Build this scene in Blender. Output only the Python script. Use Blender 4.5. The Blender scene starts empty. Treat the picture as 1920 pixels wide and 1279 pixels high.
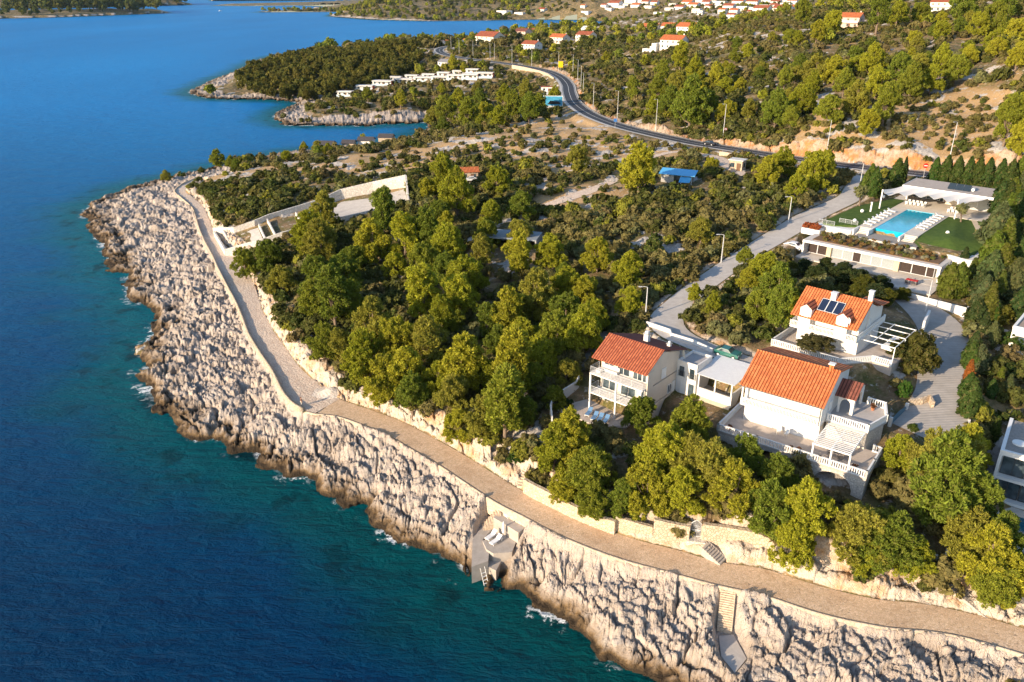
import bpy, bmesh, math, random
import numpy as np
from mathutils import Vector, Matrix

# ------------------------------------------------------------------ camera, sky, sun, exposure
SC = bpy.context.scene
COL = SC.collection
FPX, IW, IH, CAMH = 1493.0, 1920.0, 1279.0, 68.0
PITCH = math.atan(661.5 / FPX)
cd_ = bpy.data.cameras.new("camera"); cam = bpy.data.objects.new("camera", cd_); COL.objects.link(cam)
cam.location = (0, 0, CAMH); cam.rotation_euler = (math.pi / 2 - PITCH, 0, 0)
cd_.sensor_width = 36.0; cd_.lens = 36.0 * FPX / IW; cd_.clip_start = 1.0; cd_.clip_end = 60000.0
SC.camera = cam
SUN_EL, SUN_AZ = math.radians(17), math.atan2(-0.80, -0.60)      # the sun stands behind the camera, to its left
w_ = bpy.data.worlds.new("World"); SC.world = w_; w_.use_nodes = True
nt = w_.node_tree; nt.nodes.clear()
sky = nt.nodes.new('ShaderNodeTexSky'); sky.sky_type = 'NISHITA'; sky.sun_disc = False
sky.sun_elevation = SUN_EL; sky.sun_rotation = SUN_AZ; sky.altitude = 50; sky.ozone_density = 2.0; sky.dust_density = 0.8
bg = nt.nodes.new('ShaderNodeBackground'); bg.inputs[1].default_value = 0.15
wo = nt.nodes.new('ShaderNodeOutputWorld'); nt.links.new(sky.outputs[0], bg.inputs[0]); nt.links.new(bg.outputs[0], wo.inputs[0])
sl = bpy.data.lights.new("sun", 'SUN'); sun = bpy.data.objects.new("sun", sl); COL.objects.link(sun)
sl.energy = 5.0; sl.angle = math.radians(0.5); sl.color = (1.0, 0.79, 0.56)
SD = Vector((math.sin(SUN_AZ) * math.cos(SUN_EL), math.cos(SUN_AZ) * math.cos(SUN_EL), math.sin(SUN_EL)))
sun.rotation_euler = (-SD).to_track_quat('-Z', 'Y').to_euler(); sun.location = SD * 300
SC.view_settings.view_transform = 'Standard'; SC.view_settings.look = 'None'
SC.view_settings.exposure = 0.78; SC.view_settings.gamma = 1.0
try: SC.view_settings.use_curve_mapping = False
except Exception: pass

# ------------------------------------------------------------------ pixel of the survey photo -> point at a known height
CS, SN = math.cos(PITCH), math.sin(PITCH)
def U(px, py, z):
    x = (px - 960) / FPX; y = (py - 639.5) / FPX
    t = (z - CAMH) / (-(SN + y * CS))
    return (x * t, (CS - y * SN) * t, z)
def PJ(X, Y, Z):
    z = Z - CAMH; d = Y * CS - z * SN; u = Y * SN + z * CS
    return 960 + FPX * X / d, 639.5 - FPX * u / d, d

# ------------------------------------------------------------------ noise
def h2(ix, iy, s=0):
    n = (ix.astype(np.int64) * 374761393 + iy.astype(np.int64) * 668265263 + s * 1274126177) & 0xffffffff
    n = ((n ^ (n >> 13)) * 1274126177) & 0xffffffff
    n = ((n ^ (n >> 16)) * 2246822519) & 0xffffffff
    return ((n ^ (n >> 15)) & 0xffffff) / float(0xffffff)
def vn(x, y, s=0):
    ix = np.floor(x); iy = np.floor(y); fx = x - ix; fy = y - iy
    fx = fx * fx * (3 - 2 * fx); fy = fy * fy * (3 - 2 * fy)
    a = h2(ix, iy, s); b = h2(ix + 1, iy, s); c = h2(ix, iy + 1, s); d = h2(ix + 1, iy + 1, s)
    return (a + (b - a) * fx) * (1 - fy) + (c + (d - c) * fx) * fy
def fbm(x, y, s=0, o=4):
    r = np.zeros_like(x); a = .5; t = 0
    for i in range(o):
        r += a * vn(x, y, s + i * 17); t += a; a *= .5; x = x * 2.03 + 5.1; y = y * 2.03 + 1.7
    return r / t
def worley(x, y, s=0):
    ix = np.floor(x); iy = np.floor(y)
    F1 = np.full_like(x, 9.); F2 = np.full_like(x, 9.); cx = np.zeros_like(x); cy = np.zeros_like(x); dx = np.zeros_like(x); dy = np.zeros_like(x)
    for i in (-1, 0, 1):
        for j in (-1, 0, 1):
            a = ix + i; b = iy + j
            ox = x - (a + h2(a, b, s)); oy = y - (b + h2(a, b, s + 7))
            d = np.sqrt(ox * ox + oy * oy)
            m = d < F1
            F2 = np.where(m, F1, np.minimum(F2, d))
            F1 = np.where(m, d, F1); cx = np.where(m, a, cx); cy = np.where(m, b, cy); dx = np.where(m, ox, dx); dy = np.where(m, oy, dy)
    return F1, F2, h2(cx, cy, s + 31), h2(cx, cy, s + 57) * 2 - 1, h2(cx, cy, s + 91) * 2 - 1, dx, dy
def sst(a, b, x):
    t = np.clip((x - a) / (b - a), 0, 1); return t * t * (3 - 2 * t)

# ------------------------------------------------------------------ survey of the ground: coast, roads, heights
COAST = [(1345,1345),(1290,1300),(1250,1279),(1231,1264),(1200,1254),(1162,1242),(1131,1229),(1115,1198),(1094,1179),(1059,1161),(1034,1151),(1000,1136),(972,1112),(944,1100),(931,1085),
 (913,1094),(894,1072),(872,1085),(869,1060),(838,1047),(806,1031),(781,1022),(750,1010),(725,997),(694,972),(688,947),(650,944),(622,922),(600,907),(578,888),(556,888),(538,894),(519,878),(488,872),
 (488,853),(463,847),(431,850),(422,831),(406,813),(375,822),(350,806),(325,794),(297,772),(281,741),(259,716),(250,688),(275,694),(300,688),(266,675),(263,656),(281,638),(297,625),(284,606),
 (291,584),(259,570),(241,563),(247,541),(238,528),(235,512),(206,507),(208,480),(192,466),(195,450),(173,444),(184,436),(168,425),(173,417),(154,406),(170,382),(216,363),(241,355),
 (268,347),(300,336),(357,325),(398,316),(480,298),(560,285),(620,282),(700,272),(770,258),(800,247),(804,236),(798,229),(762,233),(719,233),(692,237),(638,236),(584,236),(535,236),(527,228),(513,224),(519,212),(535,203),(565,193),
 (530,189),(492,187),(462,187),(429,187),(394,186),(356,176),(356,171),(381,160),(408,147),(440,136),(462,124),(480,114),(520,104),(600,94),(700,84),(800,80),(860,76),(900,69),(960,62),(1050,57),(1110,53),
 (1140,48),(1150,42),(1100,38.5),(1000,37),(900,39),(800,40),(700,37.5),(640,33),(615,30.5),(622,27),(645,25),(640,22.5),(560,23),(477,23.5),(500,20.5),(560,18),(640,14.5),(560,10.5),(460,11.5),(395,11),(430,7),(600,3),(800,-4)]
COASTW = [U(a, b, 0)[:2] for a, b in COAST] + [(600, 9000), (9000, 9000), (9000, 60), (60, 20), (30, 35)]
ISLES = [([(-60,38),(0,35),(100,33),(200,29.5),(319,24.5),(300,21),(200,22),(100,23),(0,24),(-60,24)], 9, 40),
         ([(-80,17),(0,16),(80,16.5),(105,15),(180,14.5),(190,12),(100,8),(0,6),(-80,6)], 45, 260),
         ([(185,14),(250,12.5),(362,9.5),(350,7),(280,5),(200,8)], 60, 220),
         ([(60,9),(130,8.5),(150,6),(60,4)], 50, 300),
         ([(395,2),(560,1.5),(700,-1),(700,-6),(395,-6)], 70, 400), ([(-200,0),(100,-2),(360,-3),(360,-8),(-200,-8)], 120, 900)]
PROM = [(2060,1236,6.6,1.9),(1980,1218,6.5,1.9),(1920,1202,6.4,1.9),(1845,1180,6.3,1.9),(1783,1165,6.2,1.9),(1721,1155,6.1,2.0),(1658,1150,6.1,2.0),(1565,1131,6,2.1),(1502,1113,6,2.1),(1440,1092,6,2.1),(1405,1085,6,2.1),(1334,1072,6,1.9),
 (1265,1052,6,2.0),(1187,1032,6,2.0),(1125,1011,6,2.0),(1062,985,6,2.0),(1000,953,5.9,2.0),(950,928,5.8,2.0),(890,890,5.7,2.0),(840,858,5.6,2.0),(790,830,5.5,2.0),(740,803,5.4,2.0),(690,783,5.3,2.0),(645,768,5.2,2.1),(600,757,5.1,3.0),
 (570,735,5,3.0),(536,692,5,2.2),(511,657,5,2.2),(490,624,5,2.2),(476,595,5,2.0),(464,565,5,2.2),(452,538,5,2.6),(437,505,5,3.0),(420,478,4.9,2.6),(401,455,4.8,1.9),(387,430,4.6,1.6),(379,408,4.5,1.5),(370,388,4.3,1.4),
 (350,370,4.1,1.5),(338,358,3.9,1.5),(352,345,3.7,1.4),(382,333,3.4,1.3),(425,321,3.2,1.2),(470,310,3.2,1.1)]
MAINR = [(2080,362,25,4.2),(2000,352,24.6,4.2),(1920,343,24.2,4.2),(1840,336,23.8,4.2),(1760,329,23.4,4.2),(1680,321,23,4.2),(1600,312,22.4,4.2),(1520,302,21.6,4.2),(1440,290,21,4.2),(1370,279,20.4,4.2),(1300,268,20,4.2),(1225,252,19.5,4.2),
 (1165,237,19,4.2),(1120,221,18.8,4.2),(1092,206,18.6,4.2),(1074,190,18.6,4.2),(1067,173,18.7,4.2),(1064,159,18.9,4.2),(1053,146,19.1,4.2),(1034,136,19.3,4.2),(1010,129.5,19.5,4.2),(980,124,19.7,4.2),(940,118,19.8,4.2),(905,113.5,20,4.2),(870,109,20,4.2),
 (842,104,20,4.2),(826,98,20,4.2),(825,92,20,4.2),(840,87.5,20,4.2),(868,84.5,20,4)]
LANE = [(1622,330,22.8,2.4),(1604,352,22.6,2.4),(1592,371,22.3,2.6),(1555,389,21.7,2.7),(1515,408,21.1,2.8),(1485,426,20.6,2.8),(1455,444,20.1,2.7),(1412,470,19.6,2.4),(1370,497,19,2.3),(1330,525,18.5,2.3),(1298,548,18.2,2.3),(1270,572,17.9,2.3),
 (1250,596,17.7,2.7),(1256,618,17.6,2.8),(1284,636,17.6,2.4),(1325,653,17.6,2.1),(1368,668,17.6,2.0),(1410,682,17.5,2.0)]
DRIVE = [(1705,562,18.7,2.6),(1740,588,18.5,3.2),(1768,622,18.1,3.5),(1768,660,17.6,3.2),(1764,700,17,2.9),(1768,742,16.3,3.4),(1752,785,15.6,3.8),(1712,812,15.2,3.0)]
TRACK = [(1400,330,21.2,1.6),(1365,312,20.8,2.0),(1345,296,20.5,2.4),(1300,287,20.2,1.6),(1260,285,20,1.3),(1200,300,19.6,1.2),(1150,308,19.2,1.2),(1100,314,18.9,1.2),(1040,330,18.2,1.2),(1000,345,17.6,1.2)]
TRACK2 = [(1170,330,19.3,1.0),(1120,352,18.6,1.8),(1080,366,18,2.2),(1040,380,17.3,1.6),(1000,392,16.6,1.2)]
CTL = [(1500,1060,8.8),(1650,1080,9.2),(1850,1110,8.6),(1400,1020,9),(1300,960,10),(1150,950,8.6),(1050,920,8.2),(960,860,8.3),(880,810,8.3),(800,770,7.8),(720,740,7.4),(650,710,7),(600,660,7.5),(540,600,7),(500,540,6.5),(480,500,6.5),(405,390,6),(390,350,6),
 (1200,880,10.5),(1350,930,11),(1450,940,11.3),(1600,950,11.3),(1700,900,12.5),(1800,880,12.5),(1840,950,11),(1900,1060,9.2),(1100,800,11),(1050,790,10.5),(1200,790,12),(1300,740,14),(1340,690,16.5),(1380,760,14.2),(1240,640,17.2),
 (1250,540,17.3),(1400,600,18.5),(1330,600,18.2),(1460,640,18.8),(1600,700,17.8),(1500,580,20),(1680,610,19),(1850,600,18.5),(1900,700,16.5),(1900,850,13),(1980,900,11),(1980,1080,9),(1980,700,17),
 (1700,420,22.8),(1500,500,19),(1650,500,18.6),(1780,530,18.6),(1850,400,22.8),(1900,450,21.5),(1600,400,22.3),(1900,350,24.2),(1980,450,21.5),
 (1500,262,26),(1600,268,27),(1700,283,27.5),(1850,300,28.2),(1920,308,28.6),(1400,248,24),(1300,238,22),(1200,222,20.4),(1130,190,20),(1110,160,20.5),
 (1250,200,24),(1500,190,31.5),(1550,125,37),(1588,50,48),(1763,20,55),(1750,100,44),(1750,180,36),(1850,200,35),(1920,100,46),(1920,2,61),(1400,130,33),(1400,60,44),(1300,90,34),(1300,150,28),(1250,100,30),(1150,120,24),(1200,90,28),(1480,60,45),(2000,60,55),(1680,60,48),
 (1215,58,19),(1280,55,21),(1400,22,38),(1300,20,34),(1500,12,42),(1480,30,36),(1600,8,56),(1200,70,20),(1100,80,18),(1000,90,18),
 (900,12,24),(900,1,32),(700,12,23),(700,1,33),(1100,15,26),(1100,31,8),(1200,20,22),(1150,30,10),(560,20,6),(1200,40,5),(1050,72,14),(1100,66,12),(560,7,12),
 (600,140,9),(700,110,14),(520,125,6),(700,150,9),(600,165,5),(450,162,3),(400,165,2.2),(760,150,10),(780,120,15),(850,130,16),(900,150,14.5),(960,140,16),(850,163,11.5),(700,192,5),(650,198,4),(760,205,5),(560,210,2.5),(750,220,2.5),(600,100,4),(800,88,17),(900,95,18),(960,100,19),
 (900,205,6),(860,228,4.5),(960,190,10),(1000,170,14),(1030,200,17),(850,195,7),(820,240,3),
 (1030,225,17.5),(950,242,16),(850,264,14),(750,288,12),(680,293,10.5),(560,308,7.5),(480,316,5.5),(620,302,9),
 (600,340,11),(700,330,13),(800,300,15),(900,290,16.5),(1000,280,17.8),(1100,260,18.6),(1200,290,19.6),(1300,300,20.2),(1400,340,20.8),(1500,330,21.3),(450,380,7.8),(500,420,9),(550,450,9.8),(600,400,11),(700,400,13),(650,500,10.5),(700,550,10.5),
 (800,450,14),(900,400,16),(1000,350,17.7),(1100,350,18.8),(1200,350,19.8),(1300,380,20.3),(1400,400,20.6),(800,600,11.3),(900,550,13.3),(1000,500,15.3),(1100,450,17.3),(1200,450,18.5),(1300,450,19),(700,650,9.3),(800,700,9.6),(900,700,10.3),(1000,650,12.3),
 (1100,600,14.5),(1150,650,14),(1050,720,11.5),(950,790,9),(1180,560,16.2)]
# pads: polygon in photo pixels at height z, softness in metres
PADS = [([(1062,768),(1101,752),(1190,792),(1250,772),(1285,800),(1240,835),(1120,802),(1085,790)], 11.0, 1.5),
        ([(1250,745),(1300,720),(1400,768),(1385,800),(1290,775)], 13.6, 2.0),
        ([(1455,650),(1500,640),(1600,690),(1650,665),(1735,645),(1700,590),(1480,560),(1450,620)], 19.0, 1.5),
        ([(1490,500),(1500,440),(1520,425),(1600,436),(1740,470),(1800,500),(1830,520),(1815,560),(1800,590),(1690,580),(1500,520)], 18.5, .6),
        ([(1528,412),(1605,426),(1705,442),(1745,470),(1800,476),(1846,455),(1880,420),(1875,345),(1700,330),(1640,375)], 22.6, .6)]

# places where people cut the rock away: polygon, and the two points its floor slopes between
NOTCH = [([(922,972),(944,948),(970,956),(998,980),(972,1002),(948,988)], (945,960,4.45), (975,990,4.45)),
         ([(882,1014),(903,983),(925,972),(950,992),(972,1010),(962,1038),(932,1072),(905,1066),(882,1064)], (905,1000,2.4), (905,1050,2.4)),
         ([(1350,1098),(1382,1100),(1376,1186),(1344,1184)], (1365,1103,5.65), (1357,1182,2.3)), ([(1346,1190),(1378,1188),(1402,1236),(1378,1264),(1350,1232)], (1360,1200,2.15), (1370,1240,2.15)),
         ([(1284,1000),(1320,1004),(1318,1022),(1290,1016)], (1290,1010,7.1), (1318,1012,7.1)), ([(1318,1012),(1330,1010),(1366,1052),(1352,1062)], (1322,1018,7.0), (1358,1056,5.8))]
AZ = 0.80
NU, NV = 420, 520
V0, V1 = math.log(38.0), math.log(14000.0)
def polar(x, y): return np.arctan2(x, y), np.log(np.maximum(np.hypot(x, y), 1e-6))
gu = np.linspace(-AZ, AZ, NU); gv = np.linspace(0, 1, NV) ** 1.35 * (V1 - V0) + V0
GU, GV = np.meshgrid(gu, gv)
GX = np.exp(GV) * np.sin(GU); GY = np.exp(GV) * np.cos(GU)
def samp(Fd, x, y):
    u, v = polar(x, y)
    fu = np.clip((u + AZ) / (2 * AZ) * (NU - 1), 0, NU - 1.001)
    fv = np.clip(np.clip((v - V0) / (V1 - V0), 0, 1) ** (1 / 1.35) * (NV - 1), 0, NV - 1.001)
    iu = fu.astype(int); iv = fv.astype(int); fu = fu - iu; fv = fv - iv
    return (Fd[iv, iu] * (1 - fu) + Fd[iv, iu + 1] * fu) * (1 - fv) + (Fd[iv + 1, iu] * (1 - fu) + Fd[iv + 1, iu + 1] * fu) * fv
def polydist(P, X, Y, closed=True, vals=None):
    best = np.full(X.shape, 1e9); side = np.zeros(X.shape, bool); bv = [np.zeros(X.shape) for _ in (vals[0] if vals else [])]; sg = np.ones(X.shape)
    n = len(P)
    for i in range(n if closed else n - 1):
        ax, ay = P[i]; bx, by = P[(i + 1) % n]; ex, ey = bx - ax, by - ay; L = ex * ex + ey * ey + 1e-9
        t = np.clip(((X - ax) * ex + (Y - ay) * ey) / L, 0, 1)
        d = np.hypot(X - ax - t * ex, Y - ay - t * ey)
        if closed:
            c = ((ay > Y) != (by > Y)) & (X < (bx - ax) * (Y - ay) / ((by - ay) if abs(by - ay) > 1e-12 else 1e-12) + ax); side ^= c
        else:
            m = d < best
            sg = np.where(m, np.sign(ex * (Y - ay) - ey * (X - ax)), sg)
            for k in range(len(bv)): bv[k] = np.where(m, vals[i][k] + (vals[i + 1][k] - vals[i][k]) * t, bv[k])
        best = np.minimum(best, d)
    if closed: return np.where(side, best, -best)
    return best, sg, bv
def smooth_line(L, step=3.0):
    P = [np.array(list(U(a, b, z)) + [w]) for a, b, z, w in L]; out = []
    for i in range(len(P) - 1):
        p0 = P[max(i - 1, 0)]; p1 = P[i]; p2 = P[i + 1]; p3 = P[min(i + 2, len(P) - 1)]
        n = max(2, int(np.hypot(*(p2 - p1)[:2]) / step))
        for k in range(n):
            t = k / n; out.append(.5 * ((2 * p1) + (p2 - p0) * t + (2 * p0 - 5 * p1 + 4 * p2 - p3) * t * t + (3 * p1 - p0 - 3 * p2 + p3) * t ** 3))
    out.append(P[-1]); return out
LINES = {k: smooth_line(v, s) for k, v, s in (('prom', PROM, 1.5), ('main', MAINR, 4), ('lane', LANE, 2), ('drive', DRIVE, 2), ('track', TRACK, 4), ('track2', TRACK2, 4))}

def build_fields():
    pts = [U(a, b, 0) for a, b in COAST[::2]] + [U(*c) for c in CTL]
    for L in (PROM, MAINR, LANE, DRIVE, TRACK, TRACK2): pts += [U(a, b, z) for a, b, z, w in L[::2]]
    P = np.array(pts); pu, pv = polar(P[:, 0], P[:, 1]); A = np.stack([pu * 1.6, pv], 1)
    def phi(r2): return np.where(r2 > 0, r2 * np.log(r2 + 1e-12), 0)
    D = ((A[:, None] - A[None]) ** 2).sum(-1); n = len(P)
    M = np.zeros((n + 3, n + 3)); M[:n, :n] = phi(D) + np.eye(n) * 3e-4; Q = np.c_[np.ones(n), A]; M[:n, n:] = Q; M[n:, :n] = Q.T
    w = np.linalg.solve(M, np.r_[P[:, 2], 0, 0, 0])
    G = np.stack([GU.ravel() * 1.6, GV.ravel()], 1); out = np.empty(len(G))
    for i in range(0, len(G), 20000):
        g = G[i:i + 20000]; out[i:i + 20000] = phi(((g[:, None] - A[None]) ** 2).sum(-1)) @ w[:n] + np.c_[np.ones(len(g)), g] @ w[n:]
    F = {'base': out.reshape(GU.shape)}
    F['coast'] = polydist(COASTW, GX, GY)
    isl = np.full(GX.shape, -1e9); ih = np.zeros(GX.shape)
    for P_, hm, wd in ISLES:
        d = polydist([U(a, b, 0)[:2] for a, b in P_], GX, GY); m = d > isl; isl = np.where(m, d, isl)
        ih = np.where(d > 0, hm * (1 - np.exp(-np.maximum(d, 0) / wd)) * (.55 + .9 * fbm(GX / (wd * 1.2), GY / (wd * 1.2), 5, 3)), ih)
    F['isl'] = isl; F['islh'] = ih
    for k, L in LINES.items():
        L2 = L[::2] if k in ('main',) else L
        d, sg, (z, w) = polydist([(p[0], p[1]) for p in L2], GX, GY, False, [(p[2], p[3]) for p in L2])
        F[k] = d - w; F[k + 'z'] = z; F[k + 's'] = sg
    # rock belt between the promenade and the sea
    rp = [U(a, b, 2)[:2] for a, b in COAST[:72]] + [(p[0], p[1]) for p in LINES['prom'][::-1]]
    F['rockbelt'] = polydist(rp, GX, GY)
    for i, (P_, z, s) in enumerate(PADS): F['pad%d' % i] = polydist([U(a, b, z)[:2] for a, b in P_], GX, GY)
    for i, (P_, a, b) in enumerate(NOTCH): F['notch%d' % i] = polydist([U(p, q, (a[2] + b[2]) / 2)[:2] for p, q in P_], GX, GY)
    return F
FD = build_fields()
def blend(h, d, z, a, b): return z + (h - z) * sst(a, b, d)
def ground(x, y, full=False, f=None):
    x = np.atleast_1d(np.asarray(x, float)); y = np.atleast_1d(np.asarray(y, float))
    S = lambda k: samp(FD[k], x, y)
    h = S('base'); cst = S('coast'); cst = cst + np.where(np.abs(cst) < 9, 1, 0) * (5.0 * (fbm(x / 5.5, y / 5.5, 401, 4) - .5) + .9 * (vn(x / .9, y / .9, 411) - .5)) * sst(9, 3, np.abs(cst))
    dist = np.hypot(x, y)
    amp = sst(2, 14, cst)
    h = h + amp * (fbm(x / 22, y / 22, 3, 3) - .5) * np.clip(dist / 90, .5, 7) 
    h = np.maximum(h, .25) * sst(-.2, 5, cst) + .55 * sst(-.4, 1.2, cst) * (1 - sst(-.2, 5, cst))
    pads = [(S('pad%d' % i), z, s) for i, (P_, z, s) in enumerate(PADS)]
    for d, z, s in pads: z = z - .18; h = np.where(d > -s, z + (h - z) * sst(0, s, -d), h)
    R = {}
    for k, left, right in (('track', 3, 3), ('track2', 3, 3), ('drive', 1.5, 1.5), ('lane', 2.5, 2.0), ('main', 5, 2.2), ('prom', 1.6, 1.7)):
        d = S(k); z = S(k + 'z'); sg = FD[k + 's']; sg = samp(sg, x, y); R[k] = (d, sg)
        soft = np.where(sg < 0, right, left) if k not in ('main', 'prom') else np.where(sg < 0, right, left)
        rise = sst(.25, .25 + soft, d)
        if k == 'prom': rise = np.where(sg < 0, np.where(x > -3, .40 * sst(.25, 1.0, d) + .60 * sst(2.3, 3.4, d), rise), rise)
        h = z - .06 + (h - z + .06) * rise
    rb = S('rockbelt'); dp = np.maximum(R['prom'][0], 0); fr = np.clip(cst, 0, 99) / (np.clip(cst, 0, 99) + dp + .01); hr = (S('promz') - .75) * fr ** .8
    h = np.where(rb > -.3, np.where(R['prom'][0] < .35, h, hr + (h - hr) * sst(1.1, .45, R['prom'][0])), h)
    cut = np.zeros_like(h)
    for i, (P_, a, b) in enumerate(NOTCH):
        d = S('notch%d' % i); A = U(*a); B_ = U(*b); ex, ey = B_[0] - A[0], B_[1] - A[1]; t = np.clip(((x - A[0]) * ex + (y - A[1]) * ey) / (ex * ex + ey * ey), 0, 1); zc = A[2] + (B_[2] - A[2]) * t
        h = np.where(d > -.6, np.minimum(h, zc + np.maximum(-d, 0) * 2.5), h); cut = np.maximum(cut, sst(-.8, -.1, d))
    sea = -np.clip(-cst * .35, 0.02, 9)
    h = np.where(cst > -.4, h, sea)
    ii = S('isl'); ih = S('islh')
    h = np.where((ii > 0) & (cst < 0), ih, h)
    if full: return h, cst, ii, R, pads, S('rockbelt'), dist, cut
    return h
def hit(px, py, off=0.0, it=26):
    """where the ray through a photo pixel first meets the ground (off metres above it)"""
    px = np.atleast_1d(np.asarray(px, float)); py = np.atleast_1d(np.asarray(py, float))
    x = (px - 960) / FPX; y = (py - 639.5) / FPX; dz = -(SN + y * CS); dy = CS - y * SN
    lo = (62 - CAMH) / dz; hi = (0 - CAMH) / dz; best = hi.copy(); done = np.zeros(px.shape, bool); prev = lo.copy()
    for k in range(1, 71):
        t = lo * (hi / lo) ** (k / 70); g = np.maximum(ground(x * t, dy * t), 0) + off
        m = (~done) & (CAMH + dz * t < g); a = np.where(m, prev, 0); best = np.where(m, .5 * (prev + t), best); done |= m; prev = np.where(done, prev, t)
    a = best * .97; b = best * 1.03
    for k in range(14):
        t = .5 * (a + b); g = np.maximum(ground(x * t, dy * t), 0) + off; m = CAMH + dz * t < g; b = np.where(m, t, b); a = np.where(m, a, t)
    t = .5 * (a + b)
    return x * t, dy * t, ground(x * t, dy * t)
# ------------------------------------------------------------------ material helpers
class NT:
    def __init__(s, name, rough=.8, spec=.3):
        s.m = bpy.data.materials.new(name); s.m.use_nodes = True; s.t = s.m.node_tree; s.t.nodes.clear()
        s.o = s.t.nodes.new('ShaderNodeOutputMaterial'); s.b = s.t.nodes.new('ShaderNodeBsdfPrincipled')
        s.t.links.new(s.b.outputs[0], s.o.inputs[0]); s.b.inputs['Roughness'].default_value = rough; s.b.inputs['Specular IOR Level'].default_value = spec
        s.geo = None
    def n(s, typ, **k):
        q = s.t.nodes.new(typ)
        for a, b in k.items(): setattr(q, a, b)
        return q
    def put(s, sock, v):
        if v is None: return
        if hasattr(v, 'is_linked') or hasattr(v, 'links'): s.t.links.new(v, sock)
        elif isinstance(v, (tuple, list)): sock.default_value = tuple(v) + ((1,) if len(v) == 3 and len(sock.default_value) == 4 else ())
        else: sock.default_value = v
    def pos(s):
        if not s.geo: s.geo = s.n('ShaderNodeNewGeometry')
        return s.geo.outputs['Position']
    def obj(s): return s.n('ShaderNodeTexCoord').outputs['Object']
    def noise(s, scale, detail=4, rough=.55, vec=None, dist=0, sc=None):
        q = s.n('ShaderNodeTexNoise'); v = vec if vec is not None else s.pos()
        if sc: mp = s.n('ShaderNodeMapping'); s.put(mp.inputs[0], v); mp.inputs['Scale'].default_value = sc; v = mp.outputs[0]
        s.put(q.inputs['Vector'], v); q.inputs['Scale'].default_value = scale; q.inputs['Detail'].default_value = detail; q.inputs['Roughness'].default_value = rough; q.inputs['Distortion'].default_value = dist
        return q.outputs[0]
    def voro(s, scale, feature='F1', out='Distance', vec=None, rnd=1):
        q = s.n('ShaderNodeTexVoronoi', feature=feature); s.put(q.inputs['Vector'], vec if vec is not None else s.pos()); q.inputs['Scale'].default_value = scale; q.inputs['Randomness'].default_value = rnd
        return q.outputs[out]
    def mix(s, f, a, b, typ='MIX'):
        q = s.n('ShaderNodeMix', data_type='RGBA', blend_type=typ); s.put(q.inputs[0], f); s.put(q.inputs[6], a); s.put(q.inputs[7], b); return q.outputs[2]
    def math(s, op, a, b=None, c=None, clamp=False):
        q = s.n('ShaderNodeMath', operation=op, use_clamp=clamp); s.put(q.inputs[0], a)
        if b is not None: s.put(q.inputs[1], b)
        if c is not None: s.put(q.inputs[2], c)
        return q.outputs[0]
    def rng(s, v, a, b, c=0, d=1, smooth=False):
        q = s.n('ShaderNodeMapRange', interpolation_type='SMOOTHSTEP' if smooth else 'LINEAR'); s.put(q.inputs[0], v)
        for i, k in enumerate((a, b, c, d)): q.inputs[i + 1].default_value = k
        return q.outputs[0]
    def attr(s, name, out='Color'): return s.n('ShaderNodeAttribute', attribute_name=name).outputs[out]
    def sep(s, v):
        q = s.n('ShaderNodeSeparateXYZ'); s.put(q.inputs[0], v); return q.outputs
    def comb(s, x, y, z):
        q = s.n('ShaderNodeCombineXYZ'); s.put(q.inputs[0], x); s.put(q.inputs[1], y); s.put(q.inputs[2], z); return q.outputs[0]
    def bump(s, h, strength=.4, dist=.1, norm=None):
        q = s.n('ShaderNodeBump'); s.put(q.inputs['Height'], h); q.inputs['Strength'].default_value = strength; q.inputs['Distance'].default_value = dist
        if norm is not None: s.put(q.inputs['Normal'], norm)
        s.t.links.new(q.outputs[0], s.b.inputs['Normal']); return q.outputs[0]
    def col(s, c): s.put(s.b.inputs['Base Color'], c); return s
MATS = {}
def mat(name, c, rough=.7, spec=.3, var=.12, scale=1.5, bump=.0, metal=0, bscale=12):
    """painted / rendered / plain surface with a mottled, slightly weathered colour"""
    if name in MATS: return MATS[name]
    g = NT(name, rough, spec); n1 = g.noise(scale, 5, .6); n2 = g.noise(scale * 9, 3, .6)
    f = g.math('ADD', g.rng(n1, .3, .7, 1 - var, 1 + var * .5), g.rng(n2, .3, .7, -var * .35, var * .35))
    g.col(g.mix(1.0, c, g.comb(f, f, f), 'MULTIPLY')); g.b.inputs['Metallic'].default_value = metal
    if bump: g.bump(g.noise(bscale, 5, .65), bump, .03)
    MATS[name] = g.m; return g.m

def mesh_obj(name, V, Fc, m=None, parent=None, smooth=False, attrs=None):
    me = bpy.data.meshes.new(name); V = np.asarray(V, np.float32); Fc = np.asarray(Fc, np.int32)
    me.vertices.add(len(V)); me.vertices.foreach_set('co', V.ravel()); k = Fc.shape[1]
    me.loops.add(Fc.size); me.loops.foreach_set('vertex_index', Fc.ravel()); me.polygons.add(len(Fc))
    me.polygons.foreach_set('loop_start', np.arange(0, Fc.size, k, dtype=np.int32))
    if attrs:
        for an, (ty, arr) in attrs.items():
            a = me.attributes.new(an, ty, 'POINT'); a.data.foreach_set('color' if ty == 'FLOAT_COLOR' else 'value', np.asarray(arr, np.float32).ravel())
    me.update(calc_edges=True)
    if smooth: me.polygons.foreach_set('use_smooth', np.ones(len(Fc), bool))
    o = bpy.data.objects.new(name, me); COL.objects.link(o)
    if m: me.materials.append(m)
    if parent: o.parent = parent
    return o

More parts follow.
